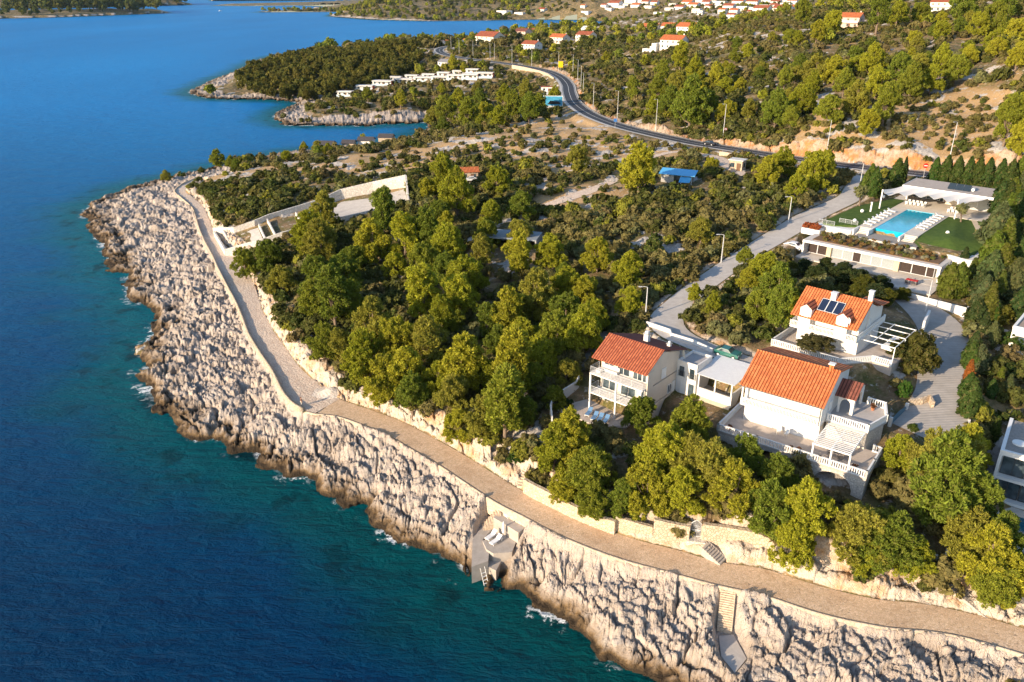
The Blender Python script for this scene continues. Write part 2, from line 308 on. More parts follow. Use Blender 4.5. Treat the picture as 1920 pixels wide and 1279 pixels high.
# ------------------------------------------------------------------ terrain
def blocks(x, y, dist):
    wx = x + 1.6 * (fbm(x / 5, y / 5, 71, 3) - .5) * 2; wy = y + 1.6 * (fbm(x / 5, y / 5, 83, 3) - .5) * 2
    c, s = math.cos(.66), math.sin(.66); X = (wx * c - wy * s); Y = (wx * s + wy * c)
    h = np.zeros_like(x)
    for sx, sy, A, sd in ((7.0, 4.2, .72, 1), (2.9, 2.0, .50, 2), (1.3, 1.0, .30, 3), (.6, .52, .15, 4)):
        F1, F2, r, tx, ty, dx, dy = worley(X / sx, Y / sy, sd * 101)
        e = F2 - F1; h += A * ((r - .5) * .95 + (tx * dx + ty * dy) * 1.15 - (1.35 if sd == 1 else .85) * (1 - sst(0, .07 if sd == 1 else .11, e)) + .06 * (.6 - F1 * F1))
    rg = 1 - np.abs(2 * fbm(x / 1.3, y / 1.3, 51, 4) - 1); h += .42 * (rg - .7) + .24 * (fbm(x / .6, y / .6, 61, 3) - .5)
    return h
DRYPOLY = [U(a, b, z)[:2] for a, b, z in ((345,345,4),(400,322,4),(560,300,8),(700,285,12),(850,260,15),(1030,212,17),(1110,225,18.5),(1200,262,19.5),(1290,285,20),(1270,300,20),(1180,310,19.5),(1040,330,18),(960,300,17),(860,300,16),(800,330,15),(700,345,13),(620,325,11),(480,335,7),(400,350,6))]
DRY2 = [U(a, b, z)[:2] for a, b, z in ((1480,255,26),(1560,225,28),(1700,215,31),(1800,190,34),(1900,210,33),(1910,290,28),(1750,290,28),(1600,272,27))]
DRY3 = [U(a, b, z)[:2] for a, b, z in ((1010,345,18),(1160,350,19),(1200,375,19.5),(1100,390,18.5),(990,385,17))]
FD['dry'] = np.maximum.reduce([polydist(p, GX, GY) for p in (DRYPOLY, DRY2, DRY3)])
def detail(x, y):
    h, cst, ii, R, pads, rb, dist, cut = ground(x, y, True)
    dp, sp = R['prom']; dm, sm = R['main']; dl, sl_ = R['lane']
    padm = np.zeros_like(x)
    for d, z, s in pads: padm = np.maximum(padm, sst(-s * .8, 0, d))
    rock = sst(-1.5, .2, rb) * sst(.1, .7, dp)
    seaside = sst(24, 12, cst + (fbm(x / 9, y / 9, 13, 3) - .5) * 20) * (x < 20) * (y > 150)
    rock = np.maximum(rock, seaside * sst(.3, 1, dp)); rock = np.where(cst < -1, 0, rock)
    pbank = np.where(sp < 0, sst(.15, .5, dp) * sst(4.2, 2.4, dp), 0)
    mbank = np.where(sm < 0, sst(.2, .7, dm) * sst(3.6, 2.2, dm), 0) * (x > 18)
    lbank = sst(.2, .6, dl) * sst(3.0, 1.2, dl) * (1 - padm)
    bank = np.maximum(pbank, mbank)
    B = np.zeros_like(x); act = (rock > .01) | (bank > .01) | (lbank > .01)
    if act.any(): B[act] = blocks(x[act], y[act], dist[act])
    a = rock * sst(-.3, 2.0, cst) * np.clip(.75 + sst(.2, 2, dp) * .3, 0, 1.05) * np.where(sp < 0, .6, 1.0) * (1 - cut * .93)
    h2_ = h + a * (B + .22) + bank * (1 - cut) * B * np.where(dist > 190, 1.1, np.where(x > -3, .55, .75)) + lbank * B * .22
    h2_ = h2_ + np.maximum(pbank, 0) * .25 * (1 - cut)
    out = (dp > .3) & (dm > .3) & (dl > .3) & (R['drive'][0] > .3) & (padm < .1) & (cst > 0)
    outcrop = np.zeros_like(x)
    n = fbm(x / 7, y / 7, 222, 4); oc = sst(.60, .67, n) * (rock < .1) * out * (dist < 1500)
    sel = oc > .02
    if sel.any():
        F1, F2, r, tx, ty, dx, dy = worley(x[sel] / 1.5, y[sel] / 1.2, 77); outcrop[sel] = oc[sel]
        h2_[sel] += oc[sel] * (.35 * r + .3 * (tx * dx + ty * dy) - .25 * np.exp(-(F2 - F1) / .1))
    # a shore is never a straight step
    h2_ = np.where((rock > .3) & (cut < .1) & (cst < 2.5) & (cst > -.4), h2_ + .35, h2_)
    far_isl = ((ii > 0) & (cst < 0)); h2_ = np.where(far_isl, h2_ + 5 * fbm(x / 60, y / 60, 9, 3), h2_)
    rock = np.where(far_isl, sst(14, 3, ii), rock)
    dry = sst(-5, 4, samp(FD['dry'], x, y))
    return h2_, rock, np.maximum(bank, lbank * .6), dry, outcrop, mbank, cst, ii
def build_terrain():
    us = np.linspace(-AZ, AZ, 1450)
    def seg(a, b, s): n = int(math.log(b / a) / s); return a * np.exp(np.arange(n) * s)
    ds = np.concatenate([seg(40, 62, .006), seg(62, 330, .0031), seg(330, 2600, .0062), seg(2600, 14000, .02)])
    Ug, D = np.meshgrid(us, ds); X = D * np.sin(Ug); Y = D * np.cos(Ug); sh = X.shape
    res = [np.empty(X.size) for _ in range(8)]; xf, yf = X.ravel(), Y.ravel()
    for i in range(0, xf.size, 150000):
        r = detail(xf[i:i + 150000], yf[i:i + 150000])
        for k in range(8): res[k][i:i + 150000] = r[k]
    h, rock, bank, dry, oc, mb, cst, ii = res
    keep = ((cst > -1.2) | (ii > -30)).reshape(sh)
    kf = keep[:-1, :-1] & keep[1:, :-1] & keep[:-1, 1:] & keep[1:, 1:]
    idx = np.arange(X.size).reshape(sh); a = idx[:-1, :-1][kf]; Fc = np.stack([a, a + 1, a + 1 + sh[1], a + sh[1]], 1)
    used = np.zeros(X.size, bool); used[Fc.ravel()] = True; rem = np.cumsum(used) - 1
    V = np.stack([xf, yf, h], 1)[used]; Fc = rem[Fc]
    C1 = np.stack([rock, bank, dry, np.ones_like(h)], 1)[used]; C2 = np.stack([oc, mb, np.clip(cst / 40, 0, 1), np.ones_like(h)], 1)[used]
    g = NT('ground', .92, .15)
    m1 = g.attr('m1'); m2 = g.attr('m2'); s1 = g.sep(m1); s2 = g.sep(m2)
    zz = g.sep(g.pos())[2]
    big = g.noise(.035, 4); mid = g.noise(.35, 6, .65); fine = g.noise(2.4, 8, .7); vf = g.noise(9, 5, .7)
    soil = g.mix(g.rng(fine, .35, .65), (.17, .105, .058), (.27, .19, .11)); straw = g.mix(g.rng(fine, .3, .7), (.38, .235, .10), (.60, .41, .22))
    herb = g.mix(g.rng(fine, .3, .7), (.06, .065, .02), (.16, .15, .05))
    gr = g.mix(g.rng(mid, .38, .6), soil, herb); gr = g.mix(g.math('MULTIPLY', s1[2], g.rng(mid, .3, .6, .7, 1)), gr, straw)
    gr = g.mix(g.math('MULTIPLY', g.rng(g.noise(.16, 5, .7), .52, .6), .5), gr, straw)
    lime = g.mix(g.rng(fine, .35, .7), (.37, .33, .29), (.60, .56, .50))
    gr = g.mix(g.rng(g.math('ADD', s2[0], g.rng(fine, .2, .8, -.5, .5)), .3, .6), gr, lime)
    gr = g.mix(g.rng(g.math('MULTIPLY', g.noise(.75, 7, .75), g.rng(s1[2], 0, 1, 1, 1.03)), .585, .63), gr, lime)
    rk = g.mix(g.rng(mid, .35, .65), (.41, .34, .28), (.54, .46, .39)); rk = g.mix(g.rng(g.noise(.5, 8, .75), .53, .60, 0, .7), rk, (.40, .37, .35)); rk = g.mix(g.rng(g.noise(.9, 6, .7), .5, .68), rk, (.36, .32, .29))
    rk = g.mix(g.rng(fine, .58, .78, 0, .5), rk, (.33, .29, .25)); rk = g.mix(g.rng(g.noise(.22, 5), .55, .68, 0, .7), rk, (.48, .43, .38))
    bk = g.mix(g.rng(mid, .48, .66), (.58, .50, .41), (.50, .30, .15)); bk = g.mix(g.rng(fine, .5, .7, 0, .6), bk, (.34, .27, .2))
    bk2 = g.mix(g.rng(g.noise(.22, 5, .6), .47, .6), (.46, .36, .27), (.50, .22, .075)); bk2 = g.mix(g.rng(g.noise(1.1, 7, .8), .48, .62, 0, .85), bk2, (.24, .16, .10)); bk = g.mix(s2[1], bk, bk2)
    wz = g.math('ADD', zz, g.rng(mid, .2, .8, -.9, .9))
    rk = g.mix(g.rng(g.math('ADD', g.noise(.12, 5, .65), g.rng(zz, 0, 6, .12, -.03)), (.56), .68, 0, .5), rk, (.28, .225, .175)); wet = g.rng(s2[2], .06, .24, 1, 0); rk = g.mix(g.math('MULTIPLY', wet, g.rng(wz, 2.0, .7)), rk, g.mix(g.rng(fine, .35, .7), (.20, .125, .055), (.115, .085, .06))); rk = g.mix(g.math('MULTIPLY', wet, g.rng(wz, .8, .3)), rk, (.045, .032, .02))
    c = g.mix(g.rng(g.math('ADD', s1[0], g.rng(mid, .2, .8, -.35, .35)), .35, .6), gr, rk)
    c = g.mix(g.rng(g.math('ADD', s1[1], g.rng(mid, .2, .8, -.3, .3)), .35, .6), c, bk)
    g.col(c)
    ve = g.voro(1.9, 'DISTANCE_TO_EDGE'); vd = g.voro(.8, 'DISTANCE_TO_EDGE'); rf_ = g.math('ADD', g.math('MULTIPLY', g.rng(ve, 0, .12), .12), g.math('MULTIPLY', g.rng(vd, 0, .05), .25)); rf_ = g.math('MULTIPLY', rf_, g.math('MAXIMUM', s1[0], s1[1]))
    g.bump(g.math('ADD', g.math('ADD', g.math('MULTIPLY', fine, .9), g.math('MULTIPLY', vf, .4)), rf_), 1.0, .24)
    o = mesh_obj('terrain', V, Fc, g.m, attrs={'m1': ('FLOAT_COLOR', C1), 'm2': ('FLOAT_COLOR', C2)}, smooth=False)
    o['kind'] = 'structure'; o['label'] = 'rocky limestone headland with dry scrubby slopes rising inland from the sea'
    return o
TERR = build_terrain()

# ------------------------------------------------------------------ sea
def build_sea():
    us = np.linspace(-AZ - .3, AZ + .1, 620); ds = 25 * np.exp(np.linspace(0, 1, 760) * math.log(50000 / 25))
    Ug, D = np.meshgrid(us, ds); X = D * np.sin(Ug); Y = D * np.cos(Ug); sh = X.shape
    c = samp(FD['coast'], X.ravel(), Y.ravel()); i2 = samp(FD['isl'], X.ravel(), Y.ravel()); d = np.clip(-np.maximum(c, i2), 0, 200)
    cl = c.reshape(sh); keep = cl < 14; kf = keep[:-1, :-1] | keep[1:, 1:]
    idx = np.arange(X.size).reshape(sh); a = idx[:-1, :-1][kf]; Fc = np.stack([a, a + 1, a + 1 + sh[1], a + sh[1]], 1)
    V = np.stack([X.ravel(), Y.ravel(), np.zeros(X.size)], 1)
    used = np.zeros(X.size, bool); used[Fc.ravel()] = True; rem = np.cumsum(used) - 1; V = V[used]; Fc = rem[Fc]
    g = NT('sea_water', .12, .10); g.b.inputs['IOR'].default_value = 1.33
    dd = g.attr('shore', 'Fac')
    n = g.noise(.045, 4, .5); dn = g.math('ADD', dd, g.math('MULTIPLY', g.rng(n, .25, .75, -1, 1), g.rng(dd, 2, 40, 1, 16)))
    x_ = g.sep(g.pos())
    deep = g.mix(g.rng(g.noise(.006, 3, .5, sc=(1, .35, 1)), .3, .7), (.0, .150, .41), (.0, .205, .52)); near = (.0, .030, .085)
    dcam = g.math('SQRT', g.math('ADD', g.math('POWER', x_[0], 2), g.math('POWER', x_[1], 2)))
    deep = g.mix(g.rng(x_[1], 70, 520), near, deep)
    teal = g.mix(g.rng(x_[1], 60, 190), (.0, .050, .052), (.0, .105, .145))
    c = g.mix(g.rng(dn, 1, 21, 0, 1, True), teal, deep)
    c = g.mix(g.math('MULTIPLY', g.rng(g.noise(.16, 4, .6), .55, .64), g.rng(dd, 1, 22, .75, 0)), c, (.0, .016, .022))
    fm = g.math('ADD', g.noise(.9, 8, .75), g.rng(dd, .3, 4.2, .20, -.16)); fm = g.math('MULTIPLY', g.rng(fm, .635, .69), g.rng(g.noise(.11, 3, .6), .50, .60))
    c = g.mix(g.math('MULTIPLY', fm, g.rng(dd, 3, 8, 1, 0)), c, (.75, .78, .78)); g.col(c)
    g.put(g.b.inputs['Roughness'], g.math('ADD', g.math('MULTIPLY', fm, .4), .42))
    w1 = g.noise(.55, 5, .62, sc=(.55, 1.35, 1), dist=.4); w2 = g.noise(.13, 3, .5, sc=(.5, 1.2, 1)); w3 = g.noise(2.2, 4, .6, sc=(.7, 1.2, 1))
    hgt = g.math('ADD', g.math('ADD', g.math('MULTIPLY', w1, .6), g.math('MULTIPLY', w2, 1.1)), g.math('MULTIPLY', w3, .16))
    g.bump(hgt, .9, 1.3)
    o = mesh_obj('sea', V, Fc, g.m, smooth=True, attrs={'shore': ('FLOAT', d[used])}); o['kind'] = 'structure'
build_sea()
# foundation sheet far out to the horizon on the landward side
# ------------------------------------------------------------------ ribbons: promenade, roads, lanes
def offset_line(L, off, w_rel=True):
    P = np.array([p[:4] for p in L]); T = np.gradient(P[:, :2], axis=0); T /= np.linalg.norm(T, axis=1)[:, None] + 1e-9; N = np.stack([-T[:, 1], T[:, 0]], 1)
    o = (P[:, 3] if w_rel else 0) + off if np.ndim(off) == 0 else off
    return P, N, T
def ribbon(name, L, a, b, m, dz=0.0, kind='structure', i0=0, i1=None, absw=False, nx=6, parent=None):
    """strip between the fractions a..b of the half width (or metres when absw) left(+) / right(-) of the line"""
    P = np.array([p[:4] for p in L])[i0:i1]; T = np.gradient(P[:, :2], axis=0); T /= np.linalg.norm(T, axis=1)[:, None] + 1e-9; N = np.stack([-T[:, 1], T[:, 0]], 1)
    V = []; n = len(P)
    for k in range(nx + 1):
        f = a + (b - a) * k / nx; o = f if absw else f * P[:, 3]
        V.append(np.c_[P[:, 0] + N[:, 0] * o, P[:, 1] + N[:, 1] * o, P[:, 2] + dz])
    V = np.stack(V, 1).reshape(-1, 3); idx = np.arange(len(V)).reshape(n, nx + 1); q = idx[:-1, :-1].ravel()
    Fc = np.stack([q, q + nx + 1, q + nx + 2, q + 1], 1)
    o = mesh_obj(name, V, Fc, m, parent)
    if kind: o['kind'] = kind
    return o
def wall_line(name, L, off, t, h, m, i0=0, i1=None, absw=False, below=1.0, parent=None, cap=None, jit=.0, zoff=0):
    """masonry wall following a line; its own footing reaches below ground; irregular top"""
    P = np.array([p[:4] for p in L])[i0:i1]; T = np.gradient(P[:, :2], axis=0); T /= np.linalg.norm(T, axis=1)[:, None] + 1e-9; N = np.stack([-T[:, 1], T[:, 0]], 1)
    r = np.random.RandomState(len(P)); o = (0 if absw else P[:, 3]) + off; H_ = (np.interp(np.arange(len(P)), *h) if isinstance(h, tuple) else np.full(len(P), h)) + r.uniform(-jit, jit, len(P))
    B = P[:, 2] + zoff; V = []
    for oo, z in ((o - t / 2, B - below), (o - t / 2, B + H_), (o + t / 2, B + H_), (o + t / 2, B - below)):
        V.append(np.c_[P[:, 0] + N[:, 0] * oo, P[:, 1] + N[:, 1] * oo, z])
    V = np.stack(V, 1).reshape(-1, 3); n = len(P); Fc = []
    for i in range(n - 1):
        for k in range(3): Fc.append((i * 4 + k, i * 4 + k + 1, i * 4 + 4 + k + 1, i * 4 + 4 + k))
    Fc += [(0, 3, 2, 1), (n * 4 - 4, n * 4 - 3, n * 4 - 2, n * 4 - 1)]
    return mesh_obj(name, V, Fc, m, parent)
def stone_mat(name, c1, c2, mortar, scale=2.2, bump=.6):
    g = NT(name, .9, .2); v = g.voro(scale, 'F1', 'Color'); e = g.voro(scale, 'DISTANCE_TO_EDGE')
    cc = g.mix(g.sep(v)[0], c1, c2); cc = g.mix(g.rng(g.noise(scale * 3, 5, .7), .35, .7, 0, .5), cc, mortar)
    g.col(g.mix(g.rng(e, .02, .07, 1, 0), cc, mortar)); g.bump(g.math('ADD', g.rng(e, .0, .14), g.math('MULTIPLY', g.noise(scale * 5, 5, .7), .4)), bump, .08); return g.m
M_STONE = stone_mat('dry_stone', (.52, .42, .31), (.68, .57, .43), (.34, .26, .18), 2.6)
M_STONEW = stone_mat('pale_stone', (.60, .55, .48), (.74, .69, .62), (.42, .38, .33), 3.0)
M_COPING = stone_mat('coping_stone', (.52, .42, .31), (.62, .51, .39), (.42, .33, .24), 1.4, .3)
def paving_mat():
    g = NT('promenade_paving', .85, .25); v = g.sep(g.voro(4.2, 'F1', 'Color')); e = g.voro(4.2, 'DISTANCE_TO_EDGE')
    big = g.noise(.22, 5, .6); c = g.mix(v[0], (.58, .405, .255), (.74, .55, .375)); c = g.mix(g.rng(v[1], .8, 1, 0, .5), c, (.74, .58, .43)); c = g.mix(g.rng(big, .52, .68, 0, .45), c, (.46, .29, .17)); c = g.mix(g.rng(g.noise(.9, 5, .7), .55, .75, 0, .5), c, (.28, .17, .09))
    g.col(g.mix(g.rng(e, .01, .05, .75, 0), c, (.22, .165, .12))); g.bump(g.math('ADD', g.rng(e, 0, .1), g.math('MULTIPLY', g.noise(14, 4), .3)), .55, .05); return g.m
def gravel_mat(name='gravel_track', a=(.56, .43, .335), b=(.72, .60, .49)):
    g = NT(name, .95, .15); n = g.noise(1.1, 7, .75); f = g.noise(5, 6, .8); v = g.sep(g.voro(2.6, 'F1', 'Color'))
    c = g.mix(g.rng(n, .35, .65), a, b); c = g.mix(g.rng(v[0], .6, 1, 0, .8), c, (.66, .57, .47)); c = g.mix(g.rng(f, .55, .7, 0, .7), c, (.30, .21, .15)); g.col(c); g.bump(g.math('ADD', f, g.math('MULTIPLY', g.voro(2.6), -.6)), .9, .16); return g.m
M_PAVE, M_GRAVEL = paving_mat(), gravel_mat()
M_ASPH = NT('asphalt', .8, .3); M_ASPH.col(M_ASPH.mix(M_ASPH.rng(M_ASPH.noise(.3, 6, .7), .3, .7), (.030, .034, .044), (.052, .056, .066))); M_ASPH.bump(M_ASPH.noise(20, 4), .2, .02); M_ASPH = M_ASPH.m
def conc_mat(name, a, b, sc=.8):
    g = NT(name, .88, .2); c = g.mix(g.rng(g.noise(sc, 7, .7), .3, .7), a, b); c = g.mix(g.rng(g.noise(.2, 5, .6), .55, .7, 0, .45), c, tuple(k * .72 for k in a)); g.col(c); g.bump(g.noise(10, 5), .25, .03); return g.m
M_CONC = conc_mat('lane_concrete', (.40, .37, .34), (.54, .51, .47)); M_WALK = conc_mat('pavement_concrete', (.42, .41, .39), (.52, .50, .47)); M_DRV = conc_mat('driveway_concrete', (.40, .37, .33), (.50, .47, .42), 1.3)
M_MARK = mat('road_paint', (.78, .78, .76), .6, .3, .1, 3)
LP = LINES['prom']; NP = len(LP)
def near_i(L, px, py, z):
    x, y, _ = U(px, py, z); return int(np.argmin([math.hypot(p[0] - x, p[1] - y) for p in L]))
iA = near_i(LP, 615, 757, 5.1)
o = ribbon('promenade', LP, -1.06, 1.0, M_PAVE, 0, i0=0, i1=iA + 1, nx=8)
def rough_ribbon(name, L, a, b, m, i0, i1, amp=.12, nx=14):
    o = ribbon(name, L, a, b, m, 0, i0=i0, i1=i1, nx=nx); me = o.data; co = np.empty(len(me.vertices) * 3, np.float32); me.vertices.foreach_get('co', co); co = co.reshape(-1, 3)
    co[:, 2] += amp * (fbm(co[:, 0] / 1.1, co[:, 1] / 1.1, 8, 4) - .5); me.vertices.foreach_set('co', co.ravel()); return o
rough_ribbon('dirt_path', LP, -1.15, 1.0, M_GRAVEL, iA, None)
LM = LINES['main']
ribbon('main_road', LM, -.80, .80, M_ASPH, .0)
ribbon('road_pavement', LM, .80, 1.12, M_WALK, .12, nx=2); ribbon('road_verge', LM, -.97, -.80, M_WALK, .10, nx=2)
ribbon('road_marking', LM, -.02, .02, M_MARK, .006, nx=1); ribbon('road_marking', LM, .70, .735, M_MARK, .006, nx=1); ribbon('road_marking', LM, -.735, -.70, M_MARK, .006, nx=1)
ribbon('lane', LINES['lane'], -1.0, 1.0, M_CONC, .02); 
def drive_mat():
    g = NT('ribbed_driveway', .88, .2); sxyz = g.sep(g.pos()); w = g.n('ShaderNodeTexWave', bands_direction='Y'); g.put(w.inputs[0], g.pos()); w.inputs['Scale'].default_value = .55; w.inputs['Distortion'].default_value = 1.2; w.inputs['Detail'].default_value = 2
    c = g.mix(g.rng(g.noise(.7, 6, .7), .3, .7), (.33, .31, .28), (.43, .40, .37)); c = g.mix(g.rng(w.outputs[1], .55, .8, 0, .16), c, (.26, .24, .22)); g.col(c); g.bump(w.outputs[1], .5, .05); return g.m
ribbon('driveway', LINES['drive'], -1.05, 1.05, drive_mat(), .02)
rough_ribbon('farm_track', LINES['track'], -1.0, 1.0, M_GRAVEL, 0, None, .2); rough_ribbon('farm_track', LINES['track2'], -1.0, 1.0, M_GRAVEL, 0, None, .2)
# ------------------------------------------------------------------ naming and tagging
def tag(o, label=None, cat=None, group=None, kind=None):
    if label: o['label'] = label
    if cat: o['category'] = cat
    if group: o['group'] = group
    if kind: o['kind'] = kind
    return o
def empty(name, loc, rz=0, **k):
    o = bpy.data.objects.new(name, None); COL.objects.link(o); o.location = loc; o.rotation_euler = (0, 0, rz); o.empty_display_size = .5
    return tag(o, **k)
PLANTS = []     # (root, look, kind, px, py) -> labels are written once everything stands
BLOCKED = []    # world polygons kept free of scattered plants

# ------------------------------------------------------------------ foliage
def leaf_mat(name, base=None, trans=.36):
    g = NT(name, .75, .12); oi = g.n('ShaderNodeObjectInfo')
    if base is None: c0 = g.attr('tint')
    else: c0 = oi.outputs['Color']
    r = g.attr('leafrnd', 'Fac'); f = g.rng(r, 0, 1, .62, 1.35); c = g.mix(1.0, c0, g.comb(f, f, g.math('MULTIPLY', f, .8)), 'MULTIPLY')
    c = g.mix(g.rng(r, .86, .9, 0, .55), c, (.16, .12, .05))
    g.col(c); t = g.n('ShaderNodeBsdfTranslucent'); g.put(t.inputs[0], c); ms = g.n('ShaderNodeMixShader'); ms.inputs[0].default_value = trans
    g.t.links.new(g.b.outputs[0], ms.inputs[1]); g.t.links.new(t.outputs[0], ms.inputs[2]); g.t.links.new(ms.outputs[0], g.o.inputs[0]); return g.m
M_LEAF = leaf_mat('foliage', True); M_LEAFS = leaf_mat('foliage_mass')
M_BARK = mat('bark', (.20, .15, .11), .95, .1, .3, 3, .6)
def leaves(cent, out, size, rs, elong=2.9, up=.25, spray=0):
    n = len(cent); nr = out * .9 + rs.normal(0, .45, (n, 3)); nr[:, 2] += up; nr /= np.linalg.norm(nr, axis=1)[:, None] + 1e-9
    if spray:
        b = out * 1.0 + rs.normal(0, .35, (n, 3)); b[:, 2] += .45; b /= np.linalg.norm(b, axis=1)[:, None] + 1e-9; k = rs.uniform(0, 1, n)[:, None] < spray
        q = rs.normal(0, .8, (n, 3)) + out * .6; q[:, 2] += .5; q -= b * (q * b).sum(1)[:, None]; q /= np.linalg.norm(q, axis=1)[:, None] + 1e-9; nr = np.where(k, q, nr)
        a0 = np.cross(b, nr)
    a = np.cross(nr, rs.normal(0, 1, (n, 3))); a /= np.linalg.norm(a, axis=1)[:, None] + 1e-9; b2 = np.cross(nr, a)
    if spray: b = np.where(k, b, b2); a = np.where(k, a0, a)
    else: b = b2
    s = size * rs.uniform(.6, 1.3, n)[:, None]
    A = a * s * .5; B = b * s * .5 * elong
    V = np.stack([cent - A * .9 - B * .7, cent + A - B * .55, cent + A * .25 + B, cent - A * .7 + B * .5], 1).reshape(-1, 3)
    return V
def crown(seed, R, z0, z1, nm, npuff, nl, leaf, puff=.5, taper=.55, mass=.36, spread=1.0, spray=0):
    """crown of leaf clusters: masses on limbs, puffs on masses, leaves on puffs; returns verts, per-vertex random, mass centres"""
    rs = np.random.RandomState(seed); Hc = z1 - z0; C = []; out = []; tries = 0
    while len(C) < nm and tries < 4000:
        tries += 1; t = rs.uniform(0, 1) ** .85; prof = math.sin(math.pi * min(1, (t * .82 + .20))) ** taper * (1 if not spray else (1.12 - .42 * t))
        rr = R * prof * (1 - mass * .8) * math.sqrt(rs.uniform(.05, 1)) * spread; an = rs.uniform(0, 6.283)
        p = np.array([rr * math.cos(an), rr * math.sin(an), z0 + Hc * (mass * .5 + t * (1 - mass))])
        if all(np.linalg.norm((p - q[0]) * (1, 1, 1.25)) > R * mass * .72 for q in C): C.append((p, R * mass * rs.uniform(.7, 1.25)))
    cen = []; od = []
    for p, r in C:
        d = rs.normal(0, 1, (npuff, 3)); d[:, 2] = d[:, 2] * .8 + .35; d /= np.linalg.norm(d, axis=1)[:, None]; q = p + d * r * rs.uniform(.65, 1.12, npuff)[:, None] * (1, 1, .82)
        pr = puff * rs.uniform(.6, 1.3, npuff)
        e = rs.normal(0, 1, (npuff, nl, 3)); e[:, :, 2] += .35; e += d[:, None] * .8; e /= np.linalg.norm(e, axis=2)[:, :, None]
        c = q[:, None] + e * pr[:, None, None] * rs.uniform(.55, 1.1, (npuff, nl))[:, :, None]
        cen.append(c.reshape(-1, 3)); od.append((e * .7 + d[:, None] * .5).reshape(-1, 3))
    cen = np.concatenate(cen); od = np.concatenate(od); V = leaves(cen, od, leaf, rs, spray=spray); rv = np.repeat(rs.uniform(0, 1, len(cen)), 4)
    return V, rv, C
def leaf_obj(name, V, rv, m, parent=None, tint=None):
    at = {'leafrnd': ('FLOAT', rv)}
    if tint is not None: at['tint'] = ('FLOAT_COLOR', tint)
    return mesh_obj(name, V, np.arange(len(V)).reshape(-1, 4), m, parent, attrs=at)
def tube(P, Rr, sides=7):
    P = np.asarray(P, float); n = len(P); V = []; F = []
    for i in range(n):
        t = P[min(i + 1, n - 1)] - P[max(i - 1, 0)]; t /= np.linalg.norm(t) + 1e-9; u = np.cross(t, (0, 0, 1) if abs(t[2]) < .9 else (1, 0, 0)); u /= np.linalg.norm(u); w = np.cross(t, u)
        for k in range(sides): a = 6.28318 * k / sides; V.append(P[i] + Rr[i] * (math.cos(a) * u + math.sin(a) * w))
    for i in range(n - 1):
        for k in range(sides): F.append((i * sides + k, i * sides + (k + 1) % sides, (i + 1) * sides + (k + 1) % sides, (i + 1) * sides + k))
    return V, F
def trunk_obj(seed, H, r, C, zf, parent=None, lean=.5):
    rs = np.random.RandomState(seed + 900); top = np.array([rs.uniform(-lean, lean), rs.uniform(-lean, lean), H * .82]); V = []; F = []
    ax = lambda t: np.array([top[0] * t * t + .15 * math.sin(3 * t + seed), top[1] * t * t + .15 * math.cos(4 * t + seed), -0.6 + (top[2] + .6) * t])
    def add(P, R_):
        v, f = tube(P, R_); b = len(V); V.extend(v); F.extend([tuple(i + b for i in q) for q in f])
    add([ax(t) for t in np.linspace(0, 1, 7)], [r * (1.25 - t) for t in np.linspace(0, 1, 7)])
    for p, rr in C[:14]:
        t = min(.9, max(.22, (p[2] / H) * .62)); s = ax(t); m = (s + p) / 2 + np.array([0, 0, -.12 * np.linalg.norm(p - s)]); add([s, m, p], [r * .5 * (1.1 - t), r * .3 * (1.1 - t), r * .1])
    return mesh_obj('trunk', V, F, M_BARK, parent)
def plant_proto(name, seed, R, z0, H, nm, npuff, nl, leaf, puff, taper=.55, mass=.36, trunk=.2, spread=1.0, spray=0):
    V, rv, C = crown(seed, R, z0, H, nm, npuff, nl, leaf, puff, taper, mass, spread, spray)
    o = leaf_obj('crown', V, rv, M_LEAF); t = trunk_obj(seed, H, trunk, C, z0) if trunk else None
    COL.objects.unlink(o)
    if t: COL.objects.unlink(t)
    return (o, t, R, H)
PINES = [plant_proto('pine', 11 + i, R, .10 * 8, Hh, int(nm * 1.7), 19, 58, .135, .38, tp, ms * .76, spray=.8) for i, (R, Hh, nm, tp, ms) in enumerate(
    [(3.6, 8.0, 15, .5, .36), (3.4, 8.6, 15, .6, .36), (3.8, 7.6, 16, .45, .34), (3.2, 9.0, 14, .7, .38), (3.5, 8.2, 15, .55, .36), (2.7, 9.4, 13, .8, .42), (3.9, 7.8, 17, .5, .33), (2.2, 9.0, 11, .9, .48)])]
SHRUBS = [plant_proto('shrub', 51 + i, R, .05, Hh, nm, 9, 24, .20, .30, .35, .42, 0.05) for i, (R, Hh, nm) in enumerate([(1.6, 1.9, 9), (1.5, 2.2, 8), (1.7, 1.6, 10), (1.4, 2.0, 8), (1.6, 2.4, 9)])]
# low-detail versions for the vegetation that can no longer be told apart
def lod(seed, R, z0, H, nm, npuff, nl, leaf, puff, taper=.5, mass=.4): V, rv, C = crown(seed, R, z0, H, nm, npuff, nl, leaf, puff, taper, mass); return V, rv, R
SHR_LO = [lod(151 + i, 1.5, .0, 1.9, 6, 4, 10, .42, .42, .35, .5) for i in range(5)]
PIN_LO = [lod(171 + i, 3.4, 1.2, 7.6 + i * .3, 9, 6, 9, .75, .75, .55, .42) for i in range(5)]
NRND = np.random.RandomState(5)
def put_plant(name, proto, x, y, z, sc, rz, color, look, kind, px, py, group, sz=1.0, cat=None, stuffname=None):
    r = empty(name, (x, y, z), rz, cat=cat or ('tree' if proto[3] > 3 else 'shrub'), group=group); r.scale = (sc, sc, sc * sz)
    o = proto[0].copy(); o.color = (*color, 1); COL.objects.link(o); o.parent = r; o.name = 'crown' if proto[3] > 3 else 'foliage'
    if proto[1] and sc * proto[3] > 2.2: t = proto[1].copy(); COL.objects.link(t); t.parent = r; t.name = 'trunk'
    PLANTS.append((r, look, kind, px, py)); return r
